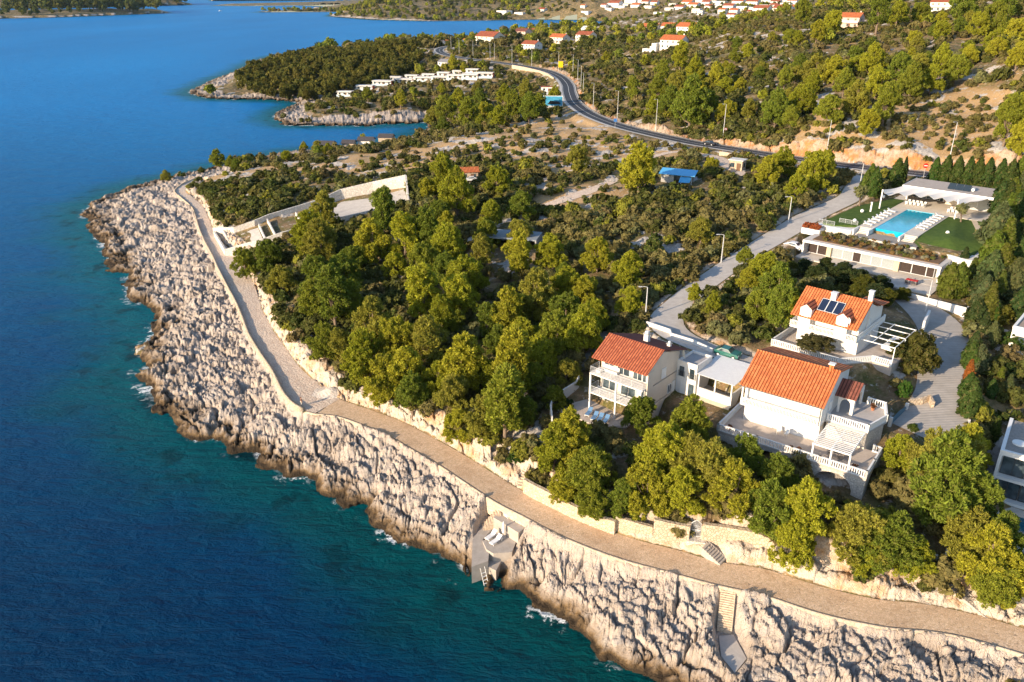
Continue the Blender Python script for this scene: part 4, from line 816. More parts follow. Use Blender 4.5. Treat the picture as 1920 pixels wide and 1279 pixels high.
def villa_a():
    F = Fr((11.3, 104.1), 11, -41)
    block(F, [(-5, -5), (14, -5), (19, 8), (19, 16.5), (-1, 14)])
    R = F.root('villa', label='beige villa with deep red tiled roof, open balconies on posts and low roofed carport wing', cat='house')
    w = MB(); w.box(.3, 9.2, 2.5, 9.3, -1.5, 2.6); w.box(.3, 9.2, 2.502, 9.3, 2.8, 5.7); w.box(.3, 9.2, 2.504, 9.3, 5.9, 8.3); w.box(9.0, 9.22, .9, 2.49, -1, 8.28)
    w.profile([(.9, 8.301), (4.5, 10.35), (9.4, 8.85), (9.4, 8.301)], 8.95, 9.2); w.profile([(2.4, 8.301), (2.4, 9.2), (4.5, 10.35), (9.4, 8.85), (9.4, 8.301)], .3, .55)
    w.build('wall', CRM, R)
    rf = MB(); rf.slab([(.1, .2, 8.35), (9.4, .2, 8.35), (9.4, 4.5, 10.75), (.1, 4.5, 10.75)], .14); rf.build('roof', TILE2, R)
    rb = MB(); rb.slab([(.1, 4.503, 10.75), (9.4, 4.503, 10.75), (10.1, 9.9, 9.25), (1.7, 10.2, 9.2)], .14); roof = rb.build('rear_roof', mat('red_roof_shaded', (.15, .055, .045), .9, .15, .15, 1), R)  # rear slope faces away from the sun; its shade is painted as darker brown
    for x, y, s, h, lb in ((5.2, 6.6, .35, 1.55, 1), (8.2, 7.9, .25, .9, 1)):
        zz = 10.1 if s > .3 else 9.6; c = MB().box(x - s, x + s, y - s, y + s, zz - .5, zz + h - .3).build('chimney', WHT, roof); MB().box(x - s - .1, x + s + .1, y - s - .1, y + s + .1, zz + h - .3, zz + h - .2).build('chimney_cap', GRY, c); MB().box(x - s + .1, x + s - .1, y - s + .1, y + s - .1, zz + h - .2, zz + h + .1).build('chimney_pot', WHT2, c)
    tr = MB(); tr.box(0, 9.0, 0, 2.49, 2.6, 2.8); tr.box(0, 9.0, 0, 2.49, 5.7, 5.9); tr.build('balcony', WHT, R)
    for x in (.12, 4.6, 8.7): MB().box(x - .12, x + .12, .02, .26, 2.802, 5.698).build('post', WHT2, R)
    for x in (0, 4.5): MB().box(x, x + .24, .02, .26, -1, 2.598).build('post', WHT2, R)
    for z in (2.8, 5.9):
        m = MB(); rails(m, [(.06, 2.3), (.06, .06), (8.9, .06)], z + .002, 1.0, 5 if z > 5 else 5, 1.5, .022); m.build('balcony_railing', ALU, R)
    for x, wd in ((.9, 1.6), (3.2, 2.0), (5.9, 1.4), (7.5, 1.1)): window(R, x, 2.502, 5.95, wd, 2.0, bars=1)
    for x, wd in ((.8, 2.2), (4.0, 2.4), (7.2, 1.4)): window(R, x, 2.5, 2.85, wd, 2.2, bars=1)
    for x, wd in ((1.2, 2.4), (5.2, 2.0)): window(R, x, 2.498, .05, wd, 2.1, bars=1)
    window(R, 9.22, 4.6, 6.2, 1.0, 1.4, 'r', shutter=True); window(R, 9.22, 6.6, 3.0, .9, 1.3, 'r'); window(R, 9.22, 7.9, 2.9, .6, 1.5, 'r', shutter=True)
    MB().slab([(.4, 1.0, 5.4), (4.2, 1.0, 5.4), (4.2, 2.4, 5.6), (.4, 2.4, 5.6)], .05).build('awning', WHT2, R)
    # flat-roofed white link
    fb = MB(); fb.box(9.201, 12.4, 9.0, 13.4, -.5, 7.2); fb.build('link_wall', WHT, R)
    pa = MB(); 
    for a in ((9.202, 12.42, 8.98, 9.2), (9.202, 12.42, 13.2, 13.42), (12.2, 12.42, 9.201, 13.199), (9.202, 9.4, 9.201, 13.199)): pa.box(*a, 7.201, 7.62)
    pa.build('parapet', WHT, R); MB().box(9.41, 12.19, 9.21, 13.19, 7.203, 7.25).build('flat_roof', conc_mat('gravel_roof', (.34, .32, .31), (.45, .43, .42), 2), R)
    for x, wd in ((9.6, .8), (11.3, .8)): window(R, x, 9.0, 5.2, wd, 1.6, bars=0)
    window(R, 10.0, 9.0, 2.6, .8, 2.1, name='door', bars=0, glass=WHT2); window(R, 11.3, 9.0, 2.4, .9, 2.0, bars=0)
    jb = MB(); rails(jb, [(9.5, 8.9), (10.5, 8.9)], 5.15, .9, 7, .5, .02); rails(jb, [(11.2, 8.9), (12.3, 8.9)], 5.15, .9, 7, .5, .02); jb.build('window_railing', DRK, R)
    # carport wing
    cp = MB(); cp.box(12.43, 17.9, 9.4, 9.65, 1.2, 4.1); cp.box(17.65, 17.9, 9.651, 15.4, .5, 4.6); cp.box(12.43, 17.649, 15.15, 15.4, .5, 6.0); cp.build('carport_wall', WHT, R); MB().box(12.43, 17.64, 9.66, 15.14, 2.9, 3.1).build('carport_floor', GRY, R)
    for x in (12.6, 15.2, 17.75): MB().box(x - .09, x + .09, 9.42, 9.6, 4.1, 6.1).build('carport_post', WHT2, R)
    MB().box(12.45, 17.95, 9.35, 9.55, 6.1, 6.28).build('carport_beam', WHT2, R)
    cr = MB(); n = 26
    for i in range(n): x = 12.2 + 6.1 * i / n; cr.slab([(x, 9.0, 6.36), (x + .2, 9.0, 6.36), (x + .2, 15.7, 7.0), (x, 15.7, 7.0)], .06)
    cr.slab([(12.2, 9.0, 6.33), (18.3, 9.0, 6.33), (18.3, 15.7, 6.97), (12.2, 15.7, 6.97)], .03); cr.build('carport_roof', mat('sheet_metal', (.66, .68, .70), .5, .4, .06), R)
    aw = MB(); aw.slab([(12.0, 7.9, 1.9), (17.9, 7.9, 1.9), (17.9, 9.38, 2.75), (12.0, 9.38, 2.75)], .05); aw.build('awning', mat('beige_canvas', (.50, .44, .34), .9), R)
    dish = empty('satellite_dish', F.w(9.9, 9.6, 7.62), F.a - .7, cat='satellite dish', label='white satellite dish at the corner of the flat roof behind the deep red roof'); dish_mesh(dish, .55)
    sofa = empty('outdoor_sofa', F.w(2.2, 1.7, 5.9), F.a, cat='sofa', label='corner sofa with pale cushions on the top balcony of the beige villa'); MB().box(-1.4, 1.4, -.1, .6, .1, .42).build('seat', WHT2, sofa); MB().box(-1.4, 1.4, .601, .75, .1, .85).build('backrest', WHT2, sofa); MB().box(-1.4, -.8, -1.2, -.101, .1, .42).build('side_seat', WHT2, sofa)
    # rear garden walls by the lane, side wall, loungers
    wall_pts('garden_wall', wpx([(1212, 612, 17.4, .9), (1256, 627, 17.4, .9), (1258, 634, 17.4, .9), (1297, 646, 17.4, .9), (1336, 664, 17.4, .9)]), .2, WHT, label='low white wall between the lane and the rear of the beige villa', cat='wall')
    wall_pts('garden_wall', wpx([(1085, 722, 12.0, 1.6), (1080, 730, 11.6, 1.4), (1037, 760, 11, 1.6), (1032, 778, 11, 1.7), (1035, 800, 10.2, 1.5)]), .2, WHT, label='stepped white boundary wall left of the beige villa patio', cat='wall')
    first = None
    for i, (px, py) in enumerate(((1104, 777), (1115, 785), (1125, 788), (1136, 791))):
        x, y, z = U(px, py, 11.1)
        lb = ['leftmost', 'second from the left', 'third from the left', 'rightmost'][i] + ' of the blue loungers on the beige villa patio'
        if not first: first = lounger_proto('sun_lounger', WHT2, mat('blue_cloth', (.12, .24, .42), .9), (x, y, z), F.a + .25, group='blue sun loungers on the patio', label=lb)
        else: clone(first, (x, y, z), F.a + .25, lb)
    MB().prism([(-4.5, -1.2), (-3.2, -3.2), (3.5, -3.6), (7.5, -1.0), (7.5, 2.4), (.2, 2.4), (.2, 5.5), (-2, 5.5)], -.3, .04).build('patio_floor', TILEF, R)
    return F
def dish_mesh(r, R_):
    m = MB(); V = [(0, 0, 0)]; F = []; n = 16
    for j in range(1, 5):
        for i in range(n): a = 6.283 * i / n; q = R_ * j / 4; V.append((q * math.cos(a), -.22 * (j / 4) ** 2 * R_ * 1.5 , q * math.sin(a)))
    for i in range(n): F.append((0, 1 + i, 1 + (i + 1) % n))
    for j in range(3):
        for i in range(n): F.append((1 + j * n + i, 1 + j * n + n + i, 1 + j * n + n + (i + 1) % n, 1 + j * n + (i + 1) % n))
    m.add([(x, y, z + R_ + .35) for x, y, z in V], F); m.build('dish', WHT2, r, True); MB().tube([(0, .1, 0), (0, .1, R_ + .35)], .035).build('mast', STEEL, r); MB().tube([(0, 0, .5), (0, -R_ * .9, R_ + .3)], .02).build('feed_arm', STEEL, r)
FA = villa_a()
def villa_c():
    o = Fr((35, 90), 19, -38.8).w(-7.3, 20.1); F = Fr(o[:2], 19, -42.5)
    block(F, [(-2, -4), (11, -4), (16, 2), (14, 13), (-2, 13)])
    R = F.root('villa', label='white villa with orange tiled roof, two dormers and rooftop solar panels', cat='house')
    W = 9.6; w = MB(); w.box(.2, W - .3, 2.1, 10.5, -2.5, 2.6); w.box(.2, W - .3, 1.5, 10.5, 2.8, 5.0); w.box(-.2, W + .1, -.1, 11.4, 2.6, 2.8)
    w.profile([(1.5, 5.001), (1.5, 5.1), (4.4, 7.5), (8.0, 5.9), (10.5, 5.9), (10.5, 5.001)], W - .55, W - .3); w.profile([(1.5, 5.001), (4.4, 7.5), (8.0, 5.9), (8.0, 5.001)], .2, .45); w.build('wall', WHT, R)
    rf = MB(); rf.slab([(-.3, -.15, 4.65), (W, -.15, 4.65), (W, 4.4, 7.85), (-.3, 4.4, 7.85)], .15); rf.slab([(-.3, 4.403, 7.85), (W, 4.403, 7.85), (W, 8.3, 6.1), (-.3, 8.3, 6.1)], .15)
    rf.slab([(W - 3.2, 8.303, 6.25), (W + .3, 8.303, 6.25), (W + .3, 11.2, 5.9), (W - 3.2, 11.2, 5.9)], .12); roof = rf.build('roof', TILE, R)
    for x in (1.0, 6.4):
        d = MB(); d.profile([(.0, 2.801), (.0, 6.0), (2.6, 6.0), (2.6, 2.801)], x, x + 1.7); d.add([(x, 0, 6.001), (x + 1.7, 0, 6.001), (x + .85, 0, 6.6), (x, 2.6, 6.001), (x + 1.7, 2.6, 6.001), (x + .85, 2.6, 6.6)], [(0, 1, 2), (5, 4, 3), (1, 4, 5, 2), (0, 2, 5, 3)]); dd = d.build('dormer', WHT, R)
        r2 = MB(); r2.slab([(x - .15, -.15, 5.98), (x - .15, 3.0, 5.98), (x + .85, 3.0, 6.72), (x + .85, -.15, 6.72)], .08); r2.slab([(x + .853, -.15, 6.72), (x + .853, 3.0, 6.72), (x + 1.85, 3.0, 5.98), (x + 1.85, -.15, 5.98)], .08); r2.build('dormer_roof', TILE2, dd)
        window(dd, x + .4, 0, 3.0, .9, 2.0, shutter=True)
    sp = MB(); pan = empty('solar_panels', F.w(0, 0, 0), F.a, cat='solar panels', label='three dark solar panels between the dormers of the orange roof')
    def onroof(x, y, up): return (x, y, 4.65 + (y + .15) / 4.55 * 3.2 + up)
    for k in range(3):
        x = 3.0 + k * 1.15; q = [onroof(x, 1.1, .25), onroof(x + 1.08, 1.1, .25), onroof(x + 1.08, 2.9, .25), onroof(x, 2.9, .25)]; p = MB().slab(q, .06).build('panel', mat('solar_glass', (.015, .025, .06), .12, .8, .2), pan)
        fr = MB()
        for a, b in ((0, 1), (1, 2), (2, 3), (3, 0)): fr.tube([(q[a][0], q[a][1], q[a][2] + .01), (q[b][0], q[b][1], q[b][2] + .01)], .035, 4)
        fr.build('frame', ALU, p)
    for x, y, s, z0, z1 in ((4.4, 3.4, .38, 6.8, 8.1), (W - .45, 4.6, .3, 2.9, 9.2)):
        c = MB().box(x - s, x + s, y - s, y + s, z0, z1).build('chimney', WHT, roof); MB().box(x - s - .08, x + s + .08, y - s - .08, y + s + .08, z1, z1 + .1).build('chimney_cap', WHT2, c)
    for x, wd in ((1.5, 1.6), (4.6, 2.0), (7.2, 1.2)): window(R, x, 2.1, .1, wd, 2.1, shutter=True)
    window(R, 3.9, 1.5, 2.9, 1.6, 1.9, shutter=True); window(R, W - .3, 4.9, 3.2, 1.0, 1.3, 'r', shutter=True); window(R, W - .3, 5.6, .8, 1.2, 1.2, 'r', shutter=True)
    b = MB(); balus(b, [(-.1, 2.0), (-.1, 0), (W, 0), (W, 11.2)], 2.802, .9, .2, .07, True, .1); b.build('balcony_railing', WHT2, R)
    T = [(-1.6, -2.6), (8.8, -2.6), (11.9, 1.6), (14.6, 1.6), (14.6, 9.0), (-1.6, 9.0)]
    MB().prism(T, -3.0, 0).build('terrace', TILEF, R)
    b = MB(); balus(b, [(-1.5, 6), (-1.5, -2.5), (8.7, -2.5), (11.9, 1.7), (14.4, 1.7)], .002, .9); b.build('terrace_balustrade', WHT2, R)
    st = MB(); z = 2.7; x0, x1 = W + .15, W + 4.9
    for y in (1.8, 4.0, 6.2, 8.4, 10.6): st.box(x0, x1, y, y + .1, z, z + .12)
    for x in (x0 + 1.6, x1 - .1): st.box(x, x + .1, 1.8, 10.7, z + .121, z + .2)
    s_ = st.build('pergola', WHT2, R)
    for y in (1.85, 6.25, 10.65): MB().box(x1 - .12, x1, y - .05, y + .05, 0, z).build('pergola_post', WHT2, s_)
    d = empty('satellite_dish', F.w(W - 1.3, -.1, 5.1), F.a - .6, cat='satellite dish', label='grey satellite dish at the right end of the orange roof eave'); dish_mesh(d, .42)
    V = empty('parked_car', F.w(12.6, 8.2, .02), F.a + 1.4, cat='car', label='white car parked under the steel pergola beside the white villa'); car_mesh(V, WHT2)
    return F
def car_mesh(r, paint, L=4.3, Wd=1.75):
    """bonnet, cabin and boot in one shell; glass, wheels, lamps apart"""
    h = Wd / 2; prof = [(-L/2, .35), (-L/2, .75), (-L/2 + .25, .88), (-L*.20, .95), (-L*.07, 1.38), (L*.22, 1.42), (L*.40, 1.02), (L/2 - .05, .95), (L/2, .60), (L/2, .35)]
    m = MB(); V = []
    for sy, ins in ((-h, 0), (h, 0)):
        for x, z in prof: V.append((x, sy * (1 - .14 * max(0, (z - .95)) / .45), z))
    n = len(prof); m.add(V, [tuple(range(n)), tuple(range(n, 2 * n))[::-1]] + [(i, n + i, n + (i + 1) % n, (i + 1) % n) for i in range(n)]); m.build('body', paint, r)
    g = MB(); g.slab([(-L*.19, -h*.82, .975), (-L*.19, h*.82, .975), (-L*.085, h*.76, 1.37), (-L*.085, -h*.76, 1.37)], -.012); g.slab([(L*.235, -h*.76, 1.41), (L*.235, h*.76, 1.41), (L*.385, h*.82, 1.06), (L*.385, -h*.82, 1.06)], -.012)
    for s in (-1, 1): g.slab([(-L*.15, s*h*1.003, .98), (L*.33, s*h*1.003, 1.0), (L*.2, s*h*.88, 1.34), (-L*.06, s*h*.88, 1.33)], .012)
    g.build('window', GLS, r)
    for x in (-L*.31, L*.31):
        for s in (-1, 1): wv = MB().tube([(x, s * (h - .2), .32), (x, s * (h + .02), .32)], .32, 14).build('wheel', mat('tyre', (.02, .02, .02), .8), r); MB().tube([(x, s * (h + .021), .32), (x, s * (h + .03), .32)], .19, 10).build('rim', ALU, wv)
    for s in (-1, 1): MB().box(-L/2 - .02, -L/2 + .05, s*h*.7 - .16, s*h*.7 + .16, .62, .76).build('headlight', WHT2, r); MB().box(L/2 - .05, L/2 + .02, s*h*.75 - .12, s*h*.75 + .12, .68, .84).build('taillight', mat('red_lamp', (.4, .02, .02), .4), r)
FC = villa_c()
# ================================================================== pool villa
def grass_mat():
    g = NT('lawn_grass', .9, .15); n = g.noise(1.2, 6, .7); g.col(g.mix(g.rng(n, .35, .65), (.045, .085, .015), (.085, .13, .025))); g.bump(g.noise(30, 4), .6, .04); return g.m
LAWN = grass_mat()
def pool_villa():
    F = Fr(U(1506, 449, 21.6)[:2], 18.6, -42)
    block(F, [(-3, -4), (30, -11), (34, -3), (32, 20), (31, 37), (24, 56), (2, 54), (-3, 30)])
    R = F.root('guest_wing', label='long low white-edged building with planted roof and dark curtained glass bays', cat='house')
    MB().prism([(-.2, -2.5), (26.3, -2.5), (26.3, 9.4), (-.2, 9.4)], -.9, -.02).build('floor', DECK, R)
    r = MB(); r.box(0, 26, 0, 9.5, 2.55, 2.98); r.build('roof', conc_mat('roof_edge_stone', (.50, .46, .42), (.60, .56, .52), 1), R)
    fs = MB(); fs.box(-.02, 26.02, -.05, -.003, 2.50, 2.96); fs.box(-.06, -.003, -.05, 9.5, 2.50, 2.96); fs.box(26.003, 26.06, -.05, 9.5, 2.50, 2.96); fs.build('fascia', WHT2, R)
    w = MB(); w.box(0, .3, 0, 9.5, -.02, 2.549); w.box(25.7, 26, 0, 9.5, -.02, 2.549); w.box(.301, 25.699, 3.0, 3.3, -.02, 2.549); w.build('wall', WHT, R)
    dk = mat('dark_curtain', (.055, .04, .035), .8, .2, .4, 6); gy = mat('grey_curtain', (.30, .34, .36), .6, .4, .2, 5); sn = mat('sandstone_pier', (.60, .49, .34), .85)
    x = .4
    for i, (wd, mt) in enumerate(((2.0, dk), (2.0, dk), (.9, sn), (2.2, gy), (2.0, gy), (1.6, dk), (2.0, gy), (2.0, gy), (2.4, gy), (.9, sn), (2.2, dk), (2.6, dk), (1.4, dk))):
        if mt is sn: MB().box(x, x + wd, 1.6, 2.998, -.02, 2.548).build('pier', sn, R)
        else: window(R, x + .06, 2.2, .05, wd - .15, 2.3, bars=0, glass=mt, frame=ALU)
        x += wd
    # planted roof
    rs = np.random.RandomState(8); bed = MB().box(1.4, 25.2, 1.2, 7.9, 2.982, 3.10).build('roof_soil', mat('roof_soil', (.20, .13, .08), .95, .1, .3, 2, .5), R)
    Vs, Rv, Ts = [], [], []
    for k in range(120):
        px_, py_ = rs.uniform(1.8, 24.8), rs.uniform(1.5, 7.6); s = rs.uniform(.35, .8); V, rv, C = crown(400 + k % 12, .9 * s, 0, .9 * s, 3, 4, 14, .16, .2)
        Vs.append(V + [px_, py_, 3.08]); Rv.append(rv); Ts.append(np.tile(list(([(.20, .12, .06), (.16, .14, .05), (.28, .27, .22), (.11, .13, .04), (.24, .15, .07)][rs.randint(5)])) + [1], (len(V), 1)))
    o = leaf_obj('roof_planting', np.concatenate(Vs), np.concatenate(Rv), M_LEAFS, R, np.concatenate(Ts)); o['kind'] = 'stuff'
    # pool terrace
    T = F.root('pool_terrace', 0, 0, 0, label='raised pale stone pool terrace with wide steps and green lawns', cat='terrace'); Z = 4.4
    d = MB(); d.box(-1.2, 6.3, 9.52, 12.4, .5, Z - .35)
    d.box(6.301, 9.3, 12.2, 46, 1, Z); d.box(9.301, 15.1, 33.2, 46, 1, Z); d.box(15.101, 17.9, 12.2, 46, 1, Z); d.prism([(17.901, 33.2), (30, 33.2), (29.5, 37), (24.5, 37.5), (24.5, 46), (17.901, 46)], 1, Z); d.box(3.6, 6.299, 40.5, 46, 1, Z); d.build('deck', DECK, T)
    MB().prism([(7.2, 7.6), (19.2, 7.6), (19.2, 12.3), (7.2, 12.3)], 2.99, 3.5).build('pool_ledge', conc_mat('dark_ledge', (.24, .22, .20), (.34, .31, .28)), T); MB().prism([(7.1, 7.3), (19.3, 7.3), (19.3, 7.598), (7.1, 7.598)], 2.99, 3.52).build('ledge_edge', DECK, T)
    for x0, x1 in ((6.4, 9.2), (15.2, 17.8)):
        s = MB()
        for k in range(6): s.box(x0, x1, 9.3 + k * .5, 12.19, 3.0 + k * .2, 3.2 + k * .2 + .01 * k)
        s.build('steps', DECK, T)
    for a_ in ((6.302, 6.6, 9.0, 12.19, 2.9), (9.0, 9.3, 9.6, 13.3, 3), (15.1, 15.4, 9.6, 13.3, 3)): MB().box(*a_, Z + .05).build('coping', WHT2, T)
    pb = MB(); pb.box(9.302, 15.099, 13.3, 33.19, 2.4, 2.6); pb.box(9.302, 9.32, 13.3, 33.19, 2.6, Z); pb.box(15.08, 15.099, 13.3, 33.19, 2.6, Z); pb.box(9.321, 15.079, 33.17, 33.19, 2.6, Z); pb.build('pool_basin', mat('pool_tiles', (.10, .52, .66), .4, .4, .05), T)
    g = NT('pool_water', .05, .5); n = g.noise(1.4, 4, .6); g.col(g.mix(g.rng(n, .35, .65), (.0, .30, .46), (.01, .42, .56))); g.bump(g.noise(2.4, 4, .6), .12, .1)
    MB().box(9.325, 15.075, 13.28, 33.16, 2.61, Z - .06).build('pool_water', g.m, T)
    lw = MB(); lw.prism([(-.7, 11.0), (.0, 29), (3.4, 41.5), (6.2, 41.5), (6.2, 12.4), (2.2, 9.6), (0, 9.6)], 1, Z + .02)
    # the right-hand lawn is a soft mound
    lw.build('lawn', LAWN, T)
    P = [(17.92, 10.2), (17.92, 33.1), (22.0, 33.1), (28.6, 15.6), (28.4, 6.2), (24, 7.4), (19.4, 8.2)]
    xs = np.linspace(17.9, 29, 26); ys = np.linspace(6, 33.2, 46); Xg, Yg = np.meshgrid(xs, ys); dd = polydist(P, Xg, Yg); Zg = Z - .1 - .9 * sst(16, 6.5, Yg) + .85 * sst(0, 5, dd) * sst(-2, 8, dd)
    idx = np.arange(Xg.size).reshape(Xg.shape); k = (dd[:-1, :-1] > -.35); a = idx[:-1, :-1][k]; mesh_obj('lawn', np.stack([Xg.ravel(), Yg.ravel(), Zg.ravel()], 1), np.stack([a, a + 1, a + 1 + 26, a + 26], 1), LAWN, T, smooth=True)
    MB().prism([(22.3, 33.2), (23.3, 33.2), (30.4, 16.4), (29.0, 15.3)], 1, Z - .02).build('garden_path', conc_mat('sand_paving', (.50, .40, .28), (.62, .51, .38), 2), T)
    MB().prism([(23.5, 33.15), (29.0, 33.15), (31.5, 22), (30.6, 16.9)], 1, Z).build('lawn', LAWN, T)
    wl = MB(); wl.prism([(28.4, 5.6), (29.6, 5.8), (30.4, 16.0), (29.1, 15.2)], -.5, 3.6); wl.prism([(24, 6.9), (28.39, 5.6), (28.39, 6.1), (24, 7.4)], -.5, 3.6); wl.build('retaining_wall', WHT, T)
    gl = MB(); rails(gl, [(-.9, 13), (-1.0, 9.6), (2.3, 9.6)], Z - .3, 1.0, 5, 1.2, .02); rails(gl, [(2.2, 12.4), (6.0, 12.4)], Z, .9, 6, 1.2, .02); gl.build('steel_railing', ALU, T)
    MB().prism([(-1.4, 8.7), (6.2, 8.7), (6.2, 9.5), (-1.4, 9.5)], 2.2, 4.0).build('front_wall', DECK, T); MB().box(-1.4, 6.25, 8.6, 10.4, 4.001, 4.12).build('front_ledge', WHT2, T)
    # upper house
    H = F.root('pool_house', 0, 0, Z, label='flat gravel-roofed pool house with white eaves behind the pool', cat='house'); z = 3.2
    MB().box(5.4, 24.0, 40.5, 50.5, z, z + .42).build('roof', conc_mat('gravel_roof_brown', (.36, .31, .27), (.50, .44, .39), 2.5), H); f = MB(); f.box(5.3, 24.1, 40.4, 40.497, z - .05, z + .5); f.box(5.3, 5.397, 40.5, 50.6, z - .05, z + .5); f.box(24.003, 24.1, 40.5, 50.6, z - .05, z + .5); f.build('fascia', WHT2, H)
    w = MB(); w.box(5.8, 6.1, 43, 50, -.01, z - .01); w.box(6.101, 23.4, 49.7, 50, -.01, z - .01); w.box(23.401, 23.7, 42.6, 50, -.01, z - .01); w.box(13, 13.3, 46, 49.69, -.01, z - .01); w.build('wall', WHT, H)
    for x, wd in ((18.4, 2.4), (20.9, 2.4)): window(H, x, 42.8, .1, wd, z - .3, bars=0, glass=mat('pale_glass', (.42, .44, .42), .2, .6), frame=ALU)
    for x, wd in ((6.4, 2.8), (9.4, 2.8)): window(H, x, 46.5, .1, wd, z - .3, bars=1)
    MB().box(13.31, 18.3, 45.9, 46.2, -.01, z - .02).build('kitchen_wall', mat('warm_wood', (.42, .22, .10), .6, .3, .2, 3), H); MB().box(14, 18, 44.2, 44.8, 0, 1.05).build('bar_counter', CRM, H)
    sp = empty('solar_panels', F.w(14.0, 43.2, Z + z + .42), F.a, cat='solar panels', label='row of dark solar collectors on the gravel roof of the pool house')
    for k in range(3): q = MB().slab([(k*1.55, 0, .1), (k*1.55 + 1.48, 0, .1), (k*1.55 + 1.48, 1.6, 1.15), (k*1.55, 1.6, 1.15)], .07).build('panel', mat('collector_glass', (.03, .045, .06), .15, .8), sp); MB().box(k*1.55, k*1.55 + .06, 0, 1.6, 0, .09).build('frame', ALU, q)
    MB().tube([(5.0, 1.0, .35), (5.0, 2.2, .35)], .36, 12).build('water_tank', ALU, sp)
    # shade sail
    S = F.root('shade_sail', 0, 0, Z, label='big off-white shade sail stretched in peaks from the pool house over its dining tables', cat='shade sail'); n = 40; V = []; Fc = []
    for i in range(n + 1):
        t = i / n; bx, by, bz = 5.4 + 17.8 * t, 40.35, z + .25; fx = 3.9 + 17.4 * t; fy = 31.2 + 3.2 * math.sin(math.pi * t) + 4.0 * max(0, t - .85) / .15 * .5; zig = abs(((t * 6) % 1) - .5) * 2
        fz = 2.75 + .55 * zig + (.5 if i == 0 else 0) + .3 * t; bz2 = bz - .1 * (1 - zig)
        for j in range(9): u = j / 8; V.append((bx + (fx - bx) * u, by + (fy - by) * u, bz2 + (fz - bz2) * u - .22 * math.sin(math.pi * u) + .32 * (zig - .5) * u))
    for i in range(n):
        for j in range(8): a = i * 9 + j; Fc.append((a, a + 9, a + 10, a + 1))
    cl = MB().add(V, Fc).build('canvas', mat('sail_canvas', (.74, .71, .66), .9, .1, .04), S)
    sm = cl.modifiers.new('thick', 'SOLIDIFY'); sm.thickness = .02
    for x, y, h in ((4.4, 29.8, 4.3), (19.4, 31.6, 4.1)): MB().box(x - .12, x + .12, y - .12, y + .12, 0, h).build('pole', WHT2, S)
    # loungers
    first = None; L1 = [(7.5, 14.2 + k * 2.35) for k in range(7)]; L2 = [(16.6, 18.2 + k * 2.15) for k in range(7)]; o_ = ['nearest', 'second', 'third', 'fourth', 'fifth', 'sixth', 'farthest']
    for side, L, rz in (('left', L1, 1.45), ('right', L2, 1.45)):
        for k, (x, y) in enumerate(L):
            lb = f'white sun lounger {o_[k]} from the steps on the {side} side of the pool'
            if first is None: first = lounger_proto('sun_lounger', WHT2, mat('white_plastic', (.80, .80, .80), .5), F.w(x, y, Z), F.a + rz, group='white loungers beside the pool', label=lb)
            else: clone(first, F.w(x, y, Z), F.a + rz, lb)
    # dining sets
    pc = None
    for j, (tx, ty, ln) in enumerate(((9.6, 37.8, 4.4), (17.6, 36.9, 2.2))):
        which = 'long' if j == 0 else 'short'; t = empty('dining_table', F.w(tx, ty, Z), F.a, cat='table', label=f'{which} pale dining table under the shade sail'); MB().box(-ln/2, ln/2, -.5, .5, .71, .76).build('tabletop', WHT2, t)
        for sx in (-1, 1):
            for sy in (-1, 1): MB().box(sx*ln*.45 - .04, sx*ln*.45 + .04, sy*.4 - .04, sy*.4 + .04, 0, .71).build('leg', WHT2, t)
        for k in range(int(ln / .85)):
            for sy in (-1, 1):
                x = tx - ln / 2 + .45 + k * .85; p = F.w(x, ty + sy * .85, Z); rz = F.a + (math.pi if sy < 0 else 0); lb = f'white dining chair on the {"near" if sy < 0 else "far"} side of the {which} table under the sail'
                if pc is None: pc = empty('dining_chair', p, rz, cat='chair', group='white dining chairs under the sail', label=lb); chair(pc)
                else: clone(pc, p, rz, lb)
    # globe lamps on the lawns
    for px, py, lb in ((1602, 417, 'white globe lamp behind the steel railing on the left lawn'), (1616, 399, 'white globe lamp in the middle of the left lawn'), (1656, 372, 'white globe lamp at the far end of the left lawn'), (1776, 440, 'white globe lamp on the mounded right lawn'), (1863, 434, 'white globe lamp on the small lawn right of the sandy path')):
        x, y, _ = U(px, py, 23.0); r = empty('globe_lamp', (x, y, 23.0 - (.0 if px < 1800 else .02)), 0, cat='lamp', group='white globe lamps on the lawns', label=lb); MB().tube([(0, 0, -.4), (0, 0, .15)], .06).build('stem', DRK, r); MB().ball((0, 0, .42), .38, 16, 10).build('globe', mat('white_globe', (.82, .82, .80), .4), r, True)
    # entrance court planters
    pl = F.root('planter', -1.9, 6.2, 2.4, label='white planter box filled with rust-red shrubs at the left end of the pool terrace', cat='planter'); MB().box(-1.2, 2.6, 0, 2.2, 0, 1.2).build('box', WHT2, pl)
    for k in range(9): V, rv, C = crown(500 + k, .55, .9, 2.2, 4, 5, 16, .15, .2); o = leaf_obj('foliage', V + [-.8 + (k % 5) * .75, .6 + (k // 5) * .9, 0], rv, M_LEAF, pl); o.color = (.36, .10, .045, 1)
    a = empty('outdoor_shower', (*U(1632, 397, 23)[:2], 23), F.a, cat='shower', label='white pillar shower standing on the left lawn near the loungers'); MB().box(-.15, .15, -.1, .1, 0, 2.1).build('column', WHT2, a); MB().box(-.2, .2, -.35, .15, 2.1, 2.16).build('shower_head', WHT2, a)
    MB().prism([(18.5, -7.6), (27.0, -7.6), (27.0, -.9), (18.5, -.9)], -1, -.05).build('patio_floor', DECK, R)
    t = empty('dining_table', F.w(22.6, -3.8, -.05), F.a, cat='table', label='garden table with red cloth on the patio below the dark glass bays'); MB().box(-1.0, 1.0, -.5, .5, .72, .78).build('tabletop', mat('red_cloth', (.5, .03, .03), .8), t)
